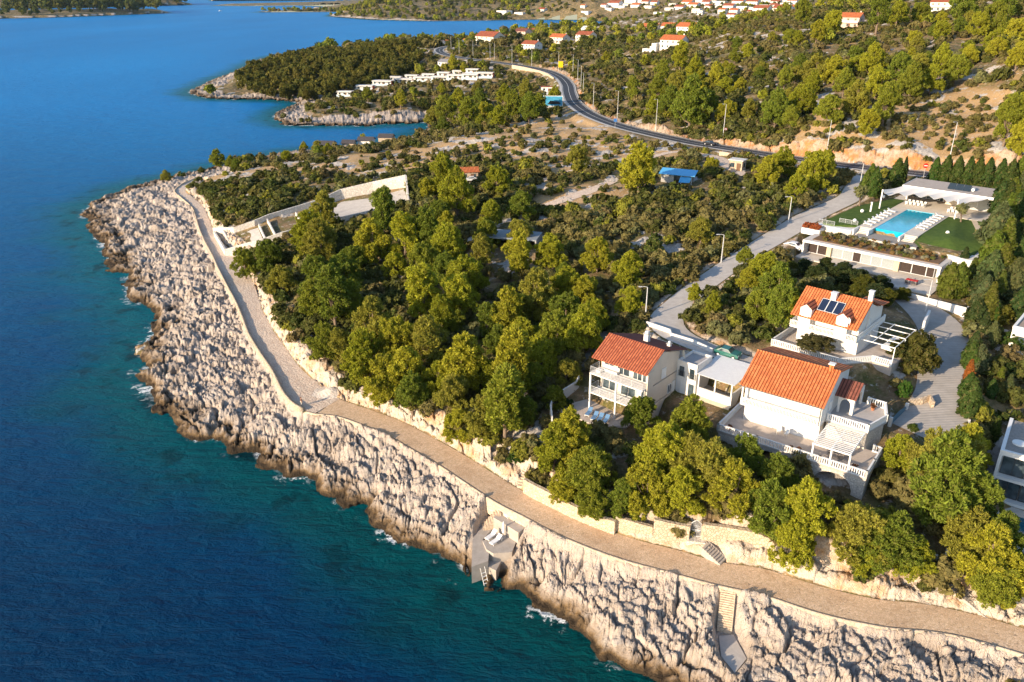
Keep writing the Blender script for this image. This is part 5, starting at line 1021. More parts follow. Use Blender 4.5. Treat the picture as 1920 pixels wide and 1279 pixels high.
    for sx in (-.9, .9): MB().box(sx - .05, sx + .05, -.4, .4, 0, .72).build('leg', DRK, t)
    for k in range(4):
        c = empty('garden_chair', F.w(21.9 + (k % 2) * 1.2, -3.8 + (-.85 if k < 2 else .85), -.05), F.a + (math.pi if k < 2 else 0), cat='chair', group='dark chairs around the red table', label='dark chair drawn up to the red garden table'); chair(c, DRK)
    for nm, P, lb in (('garden_wall', [(1690, 553, 18.6, .7), (1809, 593, 18.4, 1.5), (1812, 590, 18.4, 1.5)], 'white retaining wall between the patio hedge and the concrete driveway'),):
        wall_pts(nm, wpx(P), .25, WHT, 1.0, label=lb, cat='wall')
    return F
FV = pool_villa()
def modern_house():
    z1 = 17.6; A = U(1878, 843, z1); Bp = U(1922, 851, z1); Cp = U(1900, 769, z1); F = Fr(A[:2], 10.6, math.degrees(math.atan2(Cp[1] - A[1], Cp[0] - A[0])) - 90)
    block(F, [(-2, -6), (16, -6), (16, 12), (-2, 12)])
    R = F.root('modern_house', label='cubic white modern house with dark glass storeys at the right edge, nearest the sea', cat='house'); L = 12; D = 9.5
    f = MB()
    for z in (0, 3.1, 6.35): f.box(-.1, L, -.1, D, z, z + .35)
    f.box(-.1, .25, -.1, .3, .351, 3.099); f.box(-.1, .25, -.1, .3, 3.451, 6.349); f.box(-.1, .2, .301, D, .351, 3.099); f.box(-.1, .2, .301, D, 3.451, 6.349); f.box(-.1, .3, -.1, D, 6.701, 7.0); f.box(.301, L, -.1, .3, 6.701, 7.0); f.build('wall', WHT2, R)
    MB().box(.31, L, .31, D, 6.702, 6.78).build('roof', conc_mat('gravel_roof_dark', (.22, .20, .18), (.34, .31, .28), 3), R)
    for z in (.4, 3.5):
        for k in range(4): window(R, .45 + k * 2.6, 1.0, z, 2.4, 2.5, bars=1, frame=DRK)
    MB().tube([(1.6, 3.2, 6.78), (1.6, 3.2, 6.95)], .8, 16).build('skylight', WHT2, R)
    MB().prism([(-1.5, -9), (14, -9), (14, -.2), (-1.5, -.2)], -1.5, -.05).build('terrace', DECK, R); MB().prism([(1.6, -8), (12, -8), (12, -2), (1.6, -2)], -.6, -.02).build('pool', mat('pool_blue', (.01, .12, .18), .1, .6), R)
    A = U(1900, 612, 21.5); F2 = Fr(A[:2], 14.5, -42); block(F2, [(-2, -2), (14, -2), (14, 14), (-2, 14)])
    R = F2.root('modern_house', label='tall white modern house cut off by the right edge, behind the garden hedges', cat='house'); f = MB(); f.box(0, 12, 0, 12, 0, 6.7); f.build('wall', WHT, R); p = MB(); p.box(-.05, .3, -.05, 12, 6.702, 7.1); p.box(.301, 12, -.05, .3, 6.702, 7.1); p.build('parapet', WHT2, R); MB().box(.31, 12, .31, 12, 6.703, 6.8).build('roof', conc_mat('roof_gravel_b', (.30, .24, .19), (.40, .33, .27), 3), R)
    for x in (1.0, 4.2, 7.5): window(R, x, 0, 3.8, 1.8, 1.8, frame=DRK); window(R, x, 0, .6, 1.8, 2.0, frame=DRK)
modern_house()
# ================================================================== houses farther off
ROOFS = {'o': TILE, 'r': TILE2, 'b': TILE3, 'g': mat('grey_roof', (.20, .20, .22), .8), 'w': mat('white_flat_roof', (.62, .60, .57), .8), 'k': mat('dark_shingle', (.075, .07, .075), .85, .2, .3, 2, .4)}
WALLS = {'w': WHT, 'c': CRM, 'p': mat('pink_render', (.62, .46, .38), .85), 'g': GRY, 's': M_STONE}
def ground1(x, y): return float(ground(x, y)[0])
def house(px, py, wpx_, label, roof='r', wall='w', st=2, ang=-40, dr=.75, flat=False, group=None, name='house', cat='house', win=True, z=None):
    X, Y, Z = [float(v[0]) for v in hit(px, py)]; dist = math.sqrt(X*X + Y*Y + (CAMH - Z) ** 2); h = 2.8 * st; wpx_ = wpx_ * (1.3 if name == 'camp_cabin' else 1); w = wpx_ * dist / FPX / (abs(math.cos(math.radians(ang))) + .45) * 1.12; d = w * dr; h = 2.8 * st
    R = empty(name, (X, Y, Z), math.radians(ang), label=label, cat=cat, group=group); x0, x1 = -w / 2, w / 2; BLOCKED.append([(X + (a*math.cos(R.rotation_euler.z) - b*math.sin(R.rotation_euler.z)), Y + (a*math.sin(R.rotation_euler.z) + b*math.cos(R.rotation_euler.z))) for a, b in ((x0-2.0,-7.0),(x1+2.0,-7.0),(x1+2.0,d+1.5),(x0-2.0,d+1.5))])
    m = MB(); rh = d * .24
    if flat: m.box(x0, x1, 0, d, -2.5, h)
    else: m.box(x0, x1, 0, d, -2.5, h); m.profile([(0, h + .002), (d / 2, h + rh), (d, h + .002)], x0, x1)
    m.build('wall', WALLS[wall], R)
    if flat: MB().box(x0 - .3, x1 + .3, -.4, d + .3, h + .003, h + .22).build('roof', ROOFS[roof], R)
    else:
        r = MB(); e = .4; zz = h - rh / (d / 2) * e + .12; r.slab([(x0 - e, -e, zz), (x1 + e, -e, zz), (x1 + e, d / 2, h + rh + .14), (x0 - e, d / 2, h + rh + .14)], .12); r.slab([(x0 - e, d / 2 + .003, h + rh + .14), (x1 + e, d / 2 + .003, h + rh + .14), (x1 + e, d + e, zz), (x0 - e, d + e, zz)], .12); rr = r.build('roof', ROOFS[roof], R)
        if st > 1: MB().box(x1 - 1.9, x1 - 1.2, d * .6, d * .6 + .7, h, h + rh + .9).build('chimney', WALLS[wall], rr)
    if win:
        n = max(2, min(4, int(w / 3.2)))
        for s in range(st):
            for k in range(n):
                x = x0 + w * (k + .5) / n - .6; q = MB().box(x, x + 1.2, -.05, .02, s * 2.8 + .9, s * 2.8 + 2.1).build('window', GLS, R)
            MB().box(x1 - .02, x1 + .05, d * .4, d * .4 + 1.1, s * 2.8 + .9, s * 2.8 + 2.1).build('window', GLS, R)
        MB().box(x0 + w * .5 - .5 + .9, x0 + w * .5 + 1.4, -.06, .02, 0, 2.1).build('door', mat('door_wood', (.16, .09, .05), .7), R)
        if st > 1: b = MB(); b.box(x0 + .3, x1 - .3, -1.3, -.06, 2.7, 2.85); b.box(x0 + .3, x1 - .3, -1.3, -1.22, 2.851, 3.7); b.build('balcony', WHT2, R)
    return R
hs = [
 (908, 85, 46, 'big cream apartment house with brown red roof beside the road bend', 'r', 'c', 3), (938, 82, 30, 'brown roofed house attached right of the big cream apartment house', 'b', 'p', 2), (951, 74, 24, 'low red roofed house right of and behind the big cream apartment house', 'r', 'w', 1),
 (974, 71, 28, 'pinkish three storey house by the bay with a dull roof', 'b', 'p', 3), (1003, 66, 26, 'red roofed house right of the pinkish three storey house', 'r', 'c', 2), (990, 96, 32, 'white house with stepped red roofs below the row of houses at the bay', 'r', 'w', 2), (975, 96, 16, 'small white lean-to house with orange roof touching the stepped white house', 'o', 'w', 1),
 (1042, 81, 32, 'cream house with orange gable roof right of the stepped white house', 'o', 'c', 2), (1099, 62, 24, 'white gabled house standing nearest the bay beach', 'w', 'w', 2), (1092, 76, 32, 'cream house with red roof in front of the white gabled house', 'r', 'c', 2),
 (1214, 60, 34, 'cream two storey house with orange roof at the head of the bay', 'o', 'c', 2), (1251, 58, 32, 'orange roofed house second along the head of the bay', 'o', 'w', 2), (1284, 64, 38, 'white house with bright orange roof above the terraced white villa', 'o', 'w', 2),
 (1588, 52, 38, 'lone pinkish house with a white base among the maquis on the hill', 'o', 'p', 2), (1763, 22, 36, 'lone white house with red roof high on the hill at the top right', 'r', 'w', 2)]
for px, py, w, lb, rf, wl, st in hs: house(px, py, w, lb, rf, wl, st)
# terraced white villa
R = house(1256, 92, 44, 'white terraced villa stepping down the slope with a bright orange roof', 'o', 'w', 2, ang=-38)
for k, (x0, x1, z) in enumerate(((-17, -11.5, -1.5), (-23, -17.002, -3.2))): MB().box(x0 + 2, x1 + 2.0, .5 + k, 8, z - 4, z + 2.6).build('lower_wing', WHT, R)
MB().box(-11.8, -8.5, -3.0, 7, -4, 3.2).build('lower_wing', WHT, R)
for i, (px, py, w, rf, lb) in enumerate(((820, 85, 20, 'k', 'white house with dark roof left of the road bend'), (838, 84, 15, 'r', 'small red roofed house left of the big apartment house'), (856, 82, 16, 'b', 'small brown roofed house just left of the big apartment house'), (872, 79, 12, 'o', 'tiny orange roofed house tucked behind the big apartment house'), (767, 96, 20, 'w', 'low white building between pines on the peninsula'), (771, 86, 14, 'k', 'small blue-grey roofed house deep in the peninsula pines'), (830, 124, 26, 'g', 'glass roofed grey building at the edge of the camp'))): house(px, py, w, lb, rf, 'w', 1, flat=rf == 'w')
town = [(1254,20,18,'w'),(1272,18,18,'r'),(1297,14,20,'o'),(1304,24,16,'w'),(1322,9,16,'r'),(1350,8,18,'w'),(1374,27,16,'o'),(1390,20,20,'w'),(1395,5,18,'r'),(1412,22,18,'w'),(1420,6,18,'o'),(1431,17,16,'w'),(1452,9,18,'r'),(1471,13,18,'w'),(1484,8,18,'r'),(1172,12,16,'w'),(1190,14,18,'o'),(1208,8,16,'r'),(1214,16,16,'w'),(1140,20,14,'w'),(1286,9,20,'o'),(1343,14,20,'w'),(1364,18,20,'r'),(1382,11,22,'r'),(1408,13,22,'r'),(1424,28,28,'r'),(1441,7,22,'w'),(1462,28,30,'c'),(1478,21,18,'o'),(1369,36,15,'r'),(1312,28,10,'w'),(1466,4,24,'w'),(1335,6,16,'r'),(1311,5,16,'w'),(1149,13,24,'r'),(1181,7,24,'r'),(1198,5,18,'w'),(1014,22,15,'r'),(1096,26,16,'w'),(1234,28,20,'w'),(1131,14,12,'r'),(1092,15,10,'o'),(940,27,24,'w'),(972,28,20,'w'),(1398,30,14,'r'),(1352,26,14,'o'),(1327,18,14,'r'),(1448,17,14,'r'),(1260,12,14,'w'),(1225,9,14,'r'),(1165,16,13,'w')]
ordn_ = 0; ordn = ['first', 'second', 'third', 'fourth', 'fifth', 'sixth', 'seventh', 'eighth', 'ninth', 'tenth', 'eleventh', 'twelfth', 'thirteenth', 'fourteenth', 'fifteenth', 'sixteenth', 'seventeenth', 'eighteenth']
for grp, sel in (('on the town hill', [t for t in town if t[0] > 1240]), ('beyond the bay', [t for t in town if t[0] <= 1240])):
    for rf, nm in (('r', 'red roofed'), ('o', 'orange roofed'), ('w', 'flat roofed white'), ('c', 'broad terraced white')):
        for k, (px, py, w, r_) in enumerate(sorted(t for t in sel if t[3] == rf)):
            house(px, py, w, f'{nm} house {grp}, {ordn[k]} of its kind from the left', 'r' if rf == 'c' else rf, 'w', 3 if w > 20 else 2, flat=rf == 'w', group='distant houses ' + grp)
# camp cabins
cabs = [(716,160,34),(756,156,34),(792,153,32),(824,152,30),(853,149,28),(881,148,28),(909,145,28)]
back = [(740,152,22),(771,149,22),(803,147,22),(831,144,22),(860,141,22),(885,138,22)]
loose = [(646,180,26),(683,169,30)]
redp = mat('red_panel', (.55, .07, .03), .6)
def cabin(px, py, w, lb):
    R = house(px, py, w, lb, 'w', 'w', 1, ang=-12, dr=.4, flat=True, group='white camp cabins', name='camp_cabin', cat='cabin'); bb = [c for c in R.children if c.name.startswith('wall')][0].bound_box; x1 = bb[6][0]; d = bb[6][1]
    MB().box(x1 + .06, x1 + .12, .1, d * .9, .1, 2.6).build('side_panel', redp, R); MB().box(-x1, x1, -1.9, -.45, 2.45, 2.55).build('porch_roof', WHT2, R); MB().box(-x1, x1, -1.9, -1.82, -1.0, .9).build('porch_screen', mat('pale_blue', (.45, .55, .62), .7), R)
for k, c in enumerate(cabs): cabin(*c, f'white camp cabin, {ordn[k]} from the left in the front row')
for k, c in enumerate(back): cabin(*c, f'white camp cabin, {ordn[k]} from the left in the back row')
for k, c in enumerate(loose): cabin(*c, ('small', 'larger')[k] + ' camp cabin standing apart, left of the front row of cabins')
# boat huts behind the ridge
for px, py, w, lb in ((607, 281, 40, 'leftmost dark roofed stone hut, standing alone beyond the grassy ridge'), (652, 276, 28, 'low dark roofed hut between the lone hut and the tall hut'), (684, 274, 34, 'dark roofed hut with a white wall beyond the grassy ridge'), (722, 266, 32, 'rightmost dark roofed hut, half hidden by the grassy ridge')):
    house(px, py, w, lb, 'k', 's' if px != 684 else 'w', 1, ang=-8, dr=.8, group='dark roofed huts by the cove', name='stone_hut', cat='hut', win=False)
house(880, 340, 42, 'small stone cottage with bright red roof in the middle of the slope', 'o', 's', 1, ang=12, dr=.7, name='cottage', cat='cottage')
house(1378, 320, 27, 'tiny pale stone shed beside the dirt track', 'w', 's', 1, ang=-35, dr=.8, name='shed', cat='shed', flat=True)
house(1026, 173, 28, 'white kiosk with red roof edge below the main road', 'r', 'w', 1, ang=-6, dr=.5, name='kiosk', cat='kiosk', flat=True)
# blue roofed shed
X, Y, Z = [float(v[0]) for v in hit(1268, 344)]; R = empty('shed', (X, Y, Z), math.radians(-22), label='grey open-fronted shed under a bright blue sheet roof', cat='shed'); BLU = mat('blue_sheet', (.10, .42, .74), .5, .4, .06)
MB().box(-4.2, 4.0, 3.2, 3.5, -1, 2.5).build('rear_wall', GRY, R); m = MB(); m.box(-4.2, -3.9, 0, 3.199, -1, 2.4); m.box(-3.899, -.8, 0, .25, -1, 2.3); m.build('wall', GRY, R); MB().slab([(-4.8, -.7, 2.45), (4.8, -.7, 2.35), (4.8, 4.2, 3.05), (-4.8, 4.2, 3.15)], .1).build('roof', BLU, R)
for x in (1.2, 3.9): MB().box(x - .1, x + .1, 0, .2, -1, 2.3).build('post', WHT2, R)
MB().slab([(1.0, -2.4, .9), (3.9, -2.4, .9), (3.9, -.3, 2.0), (1.0, -.3, 2.0)], .05).build('awning', BLU, R); BLOCKED.append([(X-6, Y-6), (X+7, Y-8), (X+7, Y+4), (X-6, Y+5)])
# flat concrete ruin among the pines
X, Y, Z = [float(v[0]) for v in hit(955, 470)]; R = empty('concrete_house', (X, Y, Z), math.radians(-14), label='unfinished grey flat-roofed concrete house half hidden by pines', cat='house'); MB().box(-7, 6, 0, 6.5, 2.5, 2.8).build('roof', mat('bluish_concrete', (.26, .29, .31), .9), R); m = MB(); m.box(-7, -6.7, 0, 6.4, -1, 2.499); m.box(5.7, 6, 0, 6.4, -1, 2.499); m.box(-6.69, 5.69, 6.1, 6.4, -1, 2.499); m.box(-.2, .1, .3, 6.09, -1, 2.499); m.build('wall', GRY, R); window(R, .8, .4, .2, 3.4, 2.0, bars=1, glass=GLS, frame=DRK); BLOCKED.append([(X-9, Y-6), (X+9, Y-8), (X+8, Y+6), (X-8, Y+9)])
# ------------------------------------------------------------------ walled plot of white stone above the promenade
WS = stone_mat('white_rubble', (.60, .57, .52), (.76, .73, .68), (.45, .42, .38), 1.6, .6)
def gz(a, b, off=0): x, y, z = hit(a, b); return (float(x[0]), float(y[0]), float(z[0]) + off)
def groundwall(name, P, t, m, lb, base=None, top=None, cat='wall'):
    """P: (px, py, height) on the ground; walls stand on it"""
    Q = []
    for px, py, h in P: x, y, z = gz(px, py); Q.append((x, y, z, h))
    return wall_pts(name, Q, t, m, 1.5, label=lb, cat=cat)
groundwall('plot_wall', [(402,441,2.2),(440,437,1.6),(478,424,1.6),(505,411,1.4),(560,396,1.6),(600,386,2.0),(640,374,3.0),(700,361,3.2),(762,352,3.8)], .4, WS, 'long white stone wall along the upper side of the walled plot')
groundwall('plot_wall', [(403,443,1.5),(412,458,1.6),(424,480,1.8)], .45, WS, 'short white end wall of the plot, facing the dirt path')
groundwall('plot_wall', [(424,480,1.8),(455,469,1.6),(490,460,1.6),(530,446,1.5),(575,432,1.4),(620,420,1.4),(680,407,1.3),(720,396,1.3)], .4, WS, 'lower white stone wall of the plot, partly behind pines')
groundwall('plot_wall', [(762,353,3.8),(766,381,1.2)], .5, WS, 'tall sloping white end wall of the plot beside the big pine')
for k, (a, b) in enumerate((((419,437),(432,462)), ((486,427),(498,452)), ((502,418),(518,447)), ((555,405),(574,433)), ((600,395),(614,420)), ((702,372),(705,392)))): groundwall('plot_wall', [(*a, 1.2), (*b, 1.0)], .3, WS, f'low white cross wall in the walled plot, {ordn[k]} from the path')
def patch(name, P, m, z=.12, lb=None):
    Q = [gz(*p) for p in P]; c = np.mean([q[2] for q in Q]); b = MB(); b.prism([(q[0], q[1]) for q in Q], c - 1.5, [q[2] + z for q in Q]); o = b.build(name, m); o['kind'] = 'structure'; return o
patch('plot_paving', [(432,452),(470,432),(484,428),(494,452),(430,474)], M_CONC); patch('plot_paving', [(612,398),(640,380),(700,372),(758,356),(764,378),(690,396),(620,412)], M_CONC, .2)
x, y, z = gz(590, 405, .3); t = tag(MB().box(-2.6, 2.6, -1.3, 1.3, .4, .55).build('tarpaulin', mat('pale_blue_sheet', (.22, .50, .62), .6)), 'pale blue tarpaulin lying in the middle of the walled plot', 'tarpaulin'); t.location = (x, y, z); t.rotation_euler = (0, 0, .35)
BLOCKED.append([gz(*p)[:2] for p in ((398,440),(480,420),(600,380),(765,345),(772,385),(700,405),(600,430),(500,462),(424,486))])
# ================================================================== walls, steps and small things along the promenade
def line_thing(name, L, off, t, h, m, i0, i1, lb, below=2.0, zoff=0, jit=0):
    o = wall_line(name, L, off, t, h, m, i0, i1, below=below, jit=jit, zoff=zoff); return tag(o, lb, 'wall')
iK = near_i(LP, 590, 757, 5.1); iT = near_i(LP, 375, 408, 4.5); iP0, iP1 = near_i(LP, 1000, 953, 5.9), near_i(LP, 950, 928, 5.8)
line_thing('kerb_wall', LP, .20, .42, .02, M_COPING, 0, iK + 1, 'low pale stone kerb wall on the seaward edge of the paved promenade', 2.4)
line_thing('parapet_wall', LP, .25, .6, .5, M_STONE, iK, iT, 'winding stone parapet wall between the rocks and the dirt path', 2.2, jit=.05)
line_thing('parapet_wall', LP, .25, .45, .3, M_STONE, iT, len(LP) - 12, 'crumbling low stone edge at the far end of the dirt path', 1.2, jit=.12)
def zt(px, pyb, zb, pyt):
    X, Y, _ = U(px, pyb, zb); lo, hi = zb, zb + 30
    for _ in range(40):
        m = (lo + hi) / 2; lo, hi = (m, hi) if PJ(X, Y, m)[1] > pyt else (lo, m)
    return m - zb
gw = [(983,921,897),(1000,931,907),(1040,952,927),(1075,970,947),(1115,987,963),(1153,1001,977)]
wall_pts('garden_wall', [U(a, b, 6.0) + (zt(a, b, 6, c),) for a, b, c in gw], .5, M_STONE, 1, label='long pale stone garden wall sloping along the promenade, left of the gate', cat='wall')
wall_pts('garden_wall', [U(a, b, 6.0) + (zt(a, b, 6, c),) for a, b, c in ((1154,995,967),(1190,1004,978),(1223,1010,987))], .5, M_STONE, 1, label='short middle section of stepped stone garden wall', cat='wall')
wall_pts('garden_wall', [U(a, b, 6.8) + (zt(a, b, 6.8, c),) for a, b, c in ((1224,1006,972),(1255,1010,979),(1291,1016,986))], .5, M_STONE, 1, label='tall stone garden wall section touching the left side of the gate', cat='wall')
wall_pts('garden_wall', [U(a, b, 7.4) + (zt(a, b, 7.4, c),) for a, b, c in ((1316,1009,981),(1360,1014,987),(1412,1024,996),(1450,1034,1012))], .55, M_STONE, 1, label='stone garden wall right of the gate, under the pines', cat='wall')
# wrought gate
gx = U(1292, 1005, 7.3); gy = U(1316, 1008, 7.3); a = math.atan2(gy[1] - gx[1], gy[0] - gx[0]); L_ = math.hypot(gy[1] - gx[1], gy[0] - gx[0]); G = empty('iron_gate', (gx[0], gx[1], 7.3), a, label='silver wrought iron gate with arched top and scrollwork in the stone wall', cat='gate')
for x in (-.15, L_ + .1): MB().box(x - .25, x + .25, -.3, .3, -1.6, 1.9).build('gate_post', M_COPING, G)
m = MB(); 
for k in range(9):
    x = .15 + (L_ - .35) * k / 8; m.tube([(x, 0, .05), (x, 0, 1.9 + .45 * math.sin(math.pi * k / 8))], .02, 5)
m.tube([(.12 + (L_ - .3) * k / 12, 0, 1.9 + .47 * math.sin(math.pi * k / 12)) for k in range(13)], .035, 6)
for z in (.1, 1.0): m.tube([(.12, 0, z), (L_ - .18, 0, z)], .03, 5)
for r in (.2, .35, .5): m.tube([(L_/2 + r*math.cos(i*.524), -.03, 1.25 + r*math.sin(i*.524)) for i in range(13)], .018, 5)
m.build('gate_leaf', ALU, G)
MB().box(-.3, L_ + .4, -1.0, .6, -2.0, 0).build('landing', M_STONEW, G)
SD_ = mat('grey_step_stone', (.42, .38, .34), .9, .2, .25, 2, .4)
stairs('stone_stairs', U(1322, 1022, 7.2), U(1356, 1054, 6.05), 1.5, SD_, 8, label='short dark stone stairs from the gate down to the promenade', cat='stairs')
stairs('stone_stairs', U(1327, 935, 10.6), U(1308, 975, 7.9), 1.5, SD_, 14, label='garden stairs climbing from the iron gate up under the pines', cat='stairs')
stairs('stone_stairs', U(1006, 836, 9.0), U(978, 914, 6.0), 1.3, M_COPING, 16, label='beige stone stairs rising from the promenade beside the garden wall', cat='stairs')
wall_pts('garden_wall', [U(a, b, z) + (h,) for a, b, z, h in ((984,912,6,1.6),(998,872,7.4,1.3),(1012,842,8.8,1.1))], .3, M_STONE, 1.5, label='narrow stone wall climbing along the beige stairs', cat='wall')
stairs('stone_stairs', U(1738, 1058, 8.9), U(1856, 1156, 6.2), 1.3, SD_, 26, 3.0, label='long dark stone stairs running down to the promenade at the right', cat='stairs')
wall_pts('planter_wall', [U(a, b, z) + (h,) for a, b, z, h in ((1740,1048,9,1.0),(1768,1062,8.9,1.1),(1772,1046,8.9,1.3),(1786,1052,8.9,1.4))], .3, WHT, 1.0, label='small white corner wall above the long stairs', cat='wall')
stairs('rock_stairs', U(1365, 1103, 5.9), U(1357, 1182, 2.6), 1.5, M_COPING, 18, 1.0, label='beige steps cut straight down the rocks from the promenade', cat='stairs')
tag(MB().prism([U(a, b, 2.3)[:2] for a, b in ((1348,1192),(1375,1190),(1400,1235),(1378,1262),(1352,1230))], 0.6, 2.3).build('bathing_platform', M_CONC), 'concrete landing at the foot of the beige rock steps', 'platform')
# bathing platform with loungers
pf = empty('bathing_platform', U(975, 985, 4.3), 0, label='angular concrete bathing platform built into the rocks below the promenade', cat='platform'); bx_, by_, bz_ = pf.location
def plate(P, z0, z1, nm='slab'): MB().prism([(q[0] - bx_, q[1] - by_) for q in [U(a, b, z1)[:2] for a, b in P]], z0 - bz_, z1 - bz_).build(nm, GRY2, pf)
GRY2 = conc_mat('weathered_concrete', (.34, .30, .26), (.46, .41, .36), 1.4)
plate([(925,970),(945,951),(968,958),(995,980),(972,999),(950,985)], 1.0, 4.6); plate([(886,1012),(905,985),(925,975),(925,990),(905,1012),(918,1030),(915,1052),(884,1063)], .0, 2.6); plate([(905,1014),(950,995),(970,1010),(960,1035),(925,1038),(912,1030)], .3, 2.9); plate([(905,1058),(925,1040),(945,1042),(930,1070)], -.5, 1.6)
st_ = MB(); p0, p1 = U(938, 952, 5.4), U(905, 988, 2.7)
for k in range(8):
    t0, t1 = k / 8, (k + 1) / 8; xa, ya, xb, yb = [p0[i % 2] + (p1[i % 2] - p0[i % 2]) * (t0 if i < 2 else t1) for i in range(4)]; nx, ny = -(p1[1]-p0[1]), p1[0]-p0[0]; l = math.hypot(nx, ny); nx, ny = nx / l * .7, ny / l * .7; z = 5.4 - 2.7 * t1
    st_.prism([(xa - nx - bx_, ya - ny - by_), (xb - nx - bx_, yb - ny - by_), (xb + nx - bx_, yb + ny - by_), (xa + nx - bx_, ya + ny - by_)], z - 1.6 - bz_, z - bz_)
st_.build('steps', M_COPING, pf)
wl_ = mat('white_plastic', (.8, .8, .8), .5)
l0 = lounger_proto('sun_lounger', wl_, wl_, U(960, 968, 4.6), -1.1, group='white loungers on the bathing platform', label='white sun lounger on the upper slab of the bathing platform')
clone(l0, U(921, 1008, 2.9), -.7, 'white sun lounger at the left on the lower slab, beside the closed parasol'); clone(l0, U(930, 1017, 2.9), -.75, 'white sun lounger nearest the sea on the lower bathing slab')
um = empty('parasol', U(944, 1008, 2.9), 0, label='closed white parasol standing on the bathing platform', cat='parasol'); MB().tube([(0, 0, 0), (0, 0, 2.5)], .03).build('pole', ALU, um); MB().tube([(0, 0, .8), (0, 0, 1.1), (0, 0, 2.3), (0, 0, 2.55)], [.16, .22, .1, .02], 8).build('canopy', WHT2, um); MB().tube([(0, 0, 0), (0, 0, .12)], .3, 10).build('base', GRY, um)
ld = empty('bathing_ladder', U(906, 1082, .6), .5, label='white bathing ladder leading from the rocks into the water', cat='ladder'); m = MB()
for x in (-.3, .3): m.tube([(x, -1.2, -1.2), (x, -.1, .8), (x, .1, 1.3), (x, .6, 1.35), (x, .8, .6)], .035, 6)
m.build('side_rails', WHT2, ld); m = MB()
for k in range(5): t = k / 4; m.box(-.3, .3, -1.0 + t * .9 - .06, -1.0 + t * .9 + .06, -.8 + t * 1.5, -.76 + t * 1.5)
m.build('rungs', WHT2, ld)
# gravel heap, red plant litter
x, y, z = U(622, 737, 5.1); V = []; Fc = []
xs = np.linspace(-3.2, 3.2, 30); Xg, Yg = np.meshgrid(xs, xs); hh = 1.15 * np.exp(-(Xg**2/3.2 + Yg**2/1.9)) + .12 * (fbm(Xg*1.5, Yg*1.5, 3, 4) - .5) * np.exp(-(Xg**2+Yg**2)/5) - .12
idx = np.arange(900).reshape(30, 30); a = idx[:-1, :-1].ravel(); o = mesh_obj('gravel_heap', np.stack([Xg.ravel(), Yg.ravel(), hh.ravel()], 1), np.stack([a, a+1, a+31, a+30], 1), gravel_mat('pale_gravel', (.52, .46, .40), (.66, .60, .53)), smooth=True); o.location = (x, y, z); tag(o, 'heap of pale gravel at the joint between paved promenade and dirt path', 'gravel heap')
# ------------------------------------------------------------------ person on the path
def person(x, y, z, rz):
    P = empty('person', (x, y, z), rz, label='person in a brown top and pale trousers standing by the parapet where the paving ends', cat='person')
    J = [(0,0,.96,.13),(0,0,1.12,.125),(0,.01,1.32,.155),(0,0,1.46,.07),(0,-.01,1.54,.06),(0,-.02,1.63,.10),(0,-.02,1.72,.085),
         (.10,0,.90,.105),(.11,-.03,.50,.065),(.12,.01,.09,.045),(.13,-.13,.04,.04),(-.10,0,.90,.105),(-.12,.04,.50,.065),(-.15,.10,.09,.045),(-.16,-.03,.04,.04),
         (.19,0,1.40,.06),(.25,-.05,1.13,.045),(.17,-.25,1.02,.035),(.14,-.33,1.03,.03),(-.19,0,1.40,.06),(-.27,.03,1.13,.045),(-.26,-.08,.90,.035),(-.25,-.13,.83,.03)]
    E = [(0,1),(1,2),(2,3),(3,4),(4,5),(5,6),(0,7),(7,8),(8,9),(9,10),(0,11),(11,12),(12,13),(13,14),(2,15),(15,16),(16,17),(17,18),(2,19),(19,20),(20,21),(21,22)]
    def skin(name, idx, m, grow=0):
        me = bpy.data.meshes.new(name); mp = {j: i for i, j in enumerate(idx)}; me.from_pydata([J[j][:3] for j in idx], [(mp[a], mp[b]) for a, b in E if a in mp and b in mp], []); o = bpy.data.objects.new(name, me); COL.objects.link(o); o.parent = P; me.materials.append(m)
        sk = o.modifiers.new('skin', 'SKIN'); lay = me.skin_vertices[0].data
        for i, j in enumerate(idx): lay[i].radius = (J[j][3] + grow,) * 2
        lay[0].use_root = True; s = o.modifiers.new('sub', 'SUBSURF'); s.levels = s.render_levels = 2; return o
    b = skin('body', list(range(23)), mat('skin', (.50, .28, .19), .6))
    skin('shirt', [0, 1, 2, 15, 16, 19, 20], mat('brown_cloth', (.12, .06, .04), .9), .018); skin('trousers', [0, 7, 8, 9, 11, 12, 13], mat('pale_cloth', (.45, .40, .34), .9), .016)
    MB().ball((0, .015, 1.70), .112, 12, 8, 1.05).build('hair', mat('brown_hair', (.10, .05, .03), .8), P, True)
    for s in (.04, -.04): MB().ball((s, -.115, 1.66), .012, 8, 6).build('eye', DRK, P)
    for hx, hy, hz in ((.14, -.36, 1.03), (-.25, -.15, .80)):
        for k in range(4): MB().tube([(hx - .03 + k * .02, hy, hz), (hx - .03 + k * .02, hy - .035, hz - .03), (hx - .03 + k * .02, hy - .04, hz - .07 + abs(k - 1.5) * .008)], [.009, .008, .006], 6).build('finger', mat('skin', (.50, .28, .19), .6), b)
        MB().tube([(hx - .035, hy + .03, hz), (hx - .06, hy - .01, hz - .03)], [.010, .007], 6).build('thumb', mat('skin', (.50, .28, .19), .6), b)
person(*U(566, 762, 5.02), 2.2)
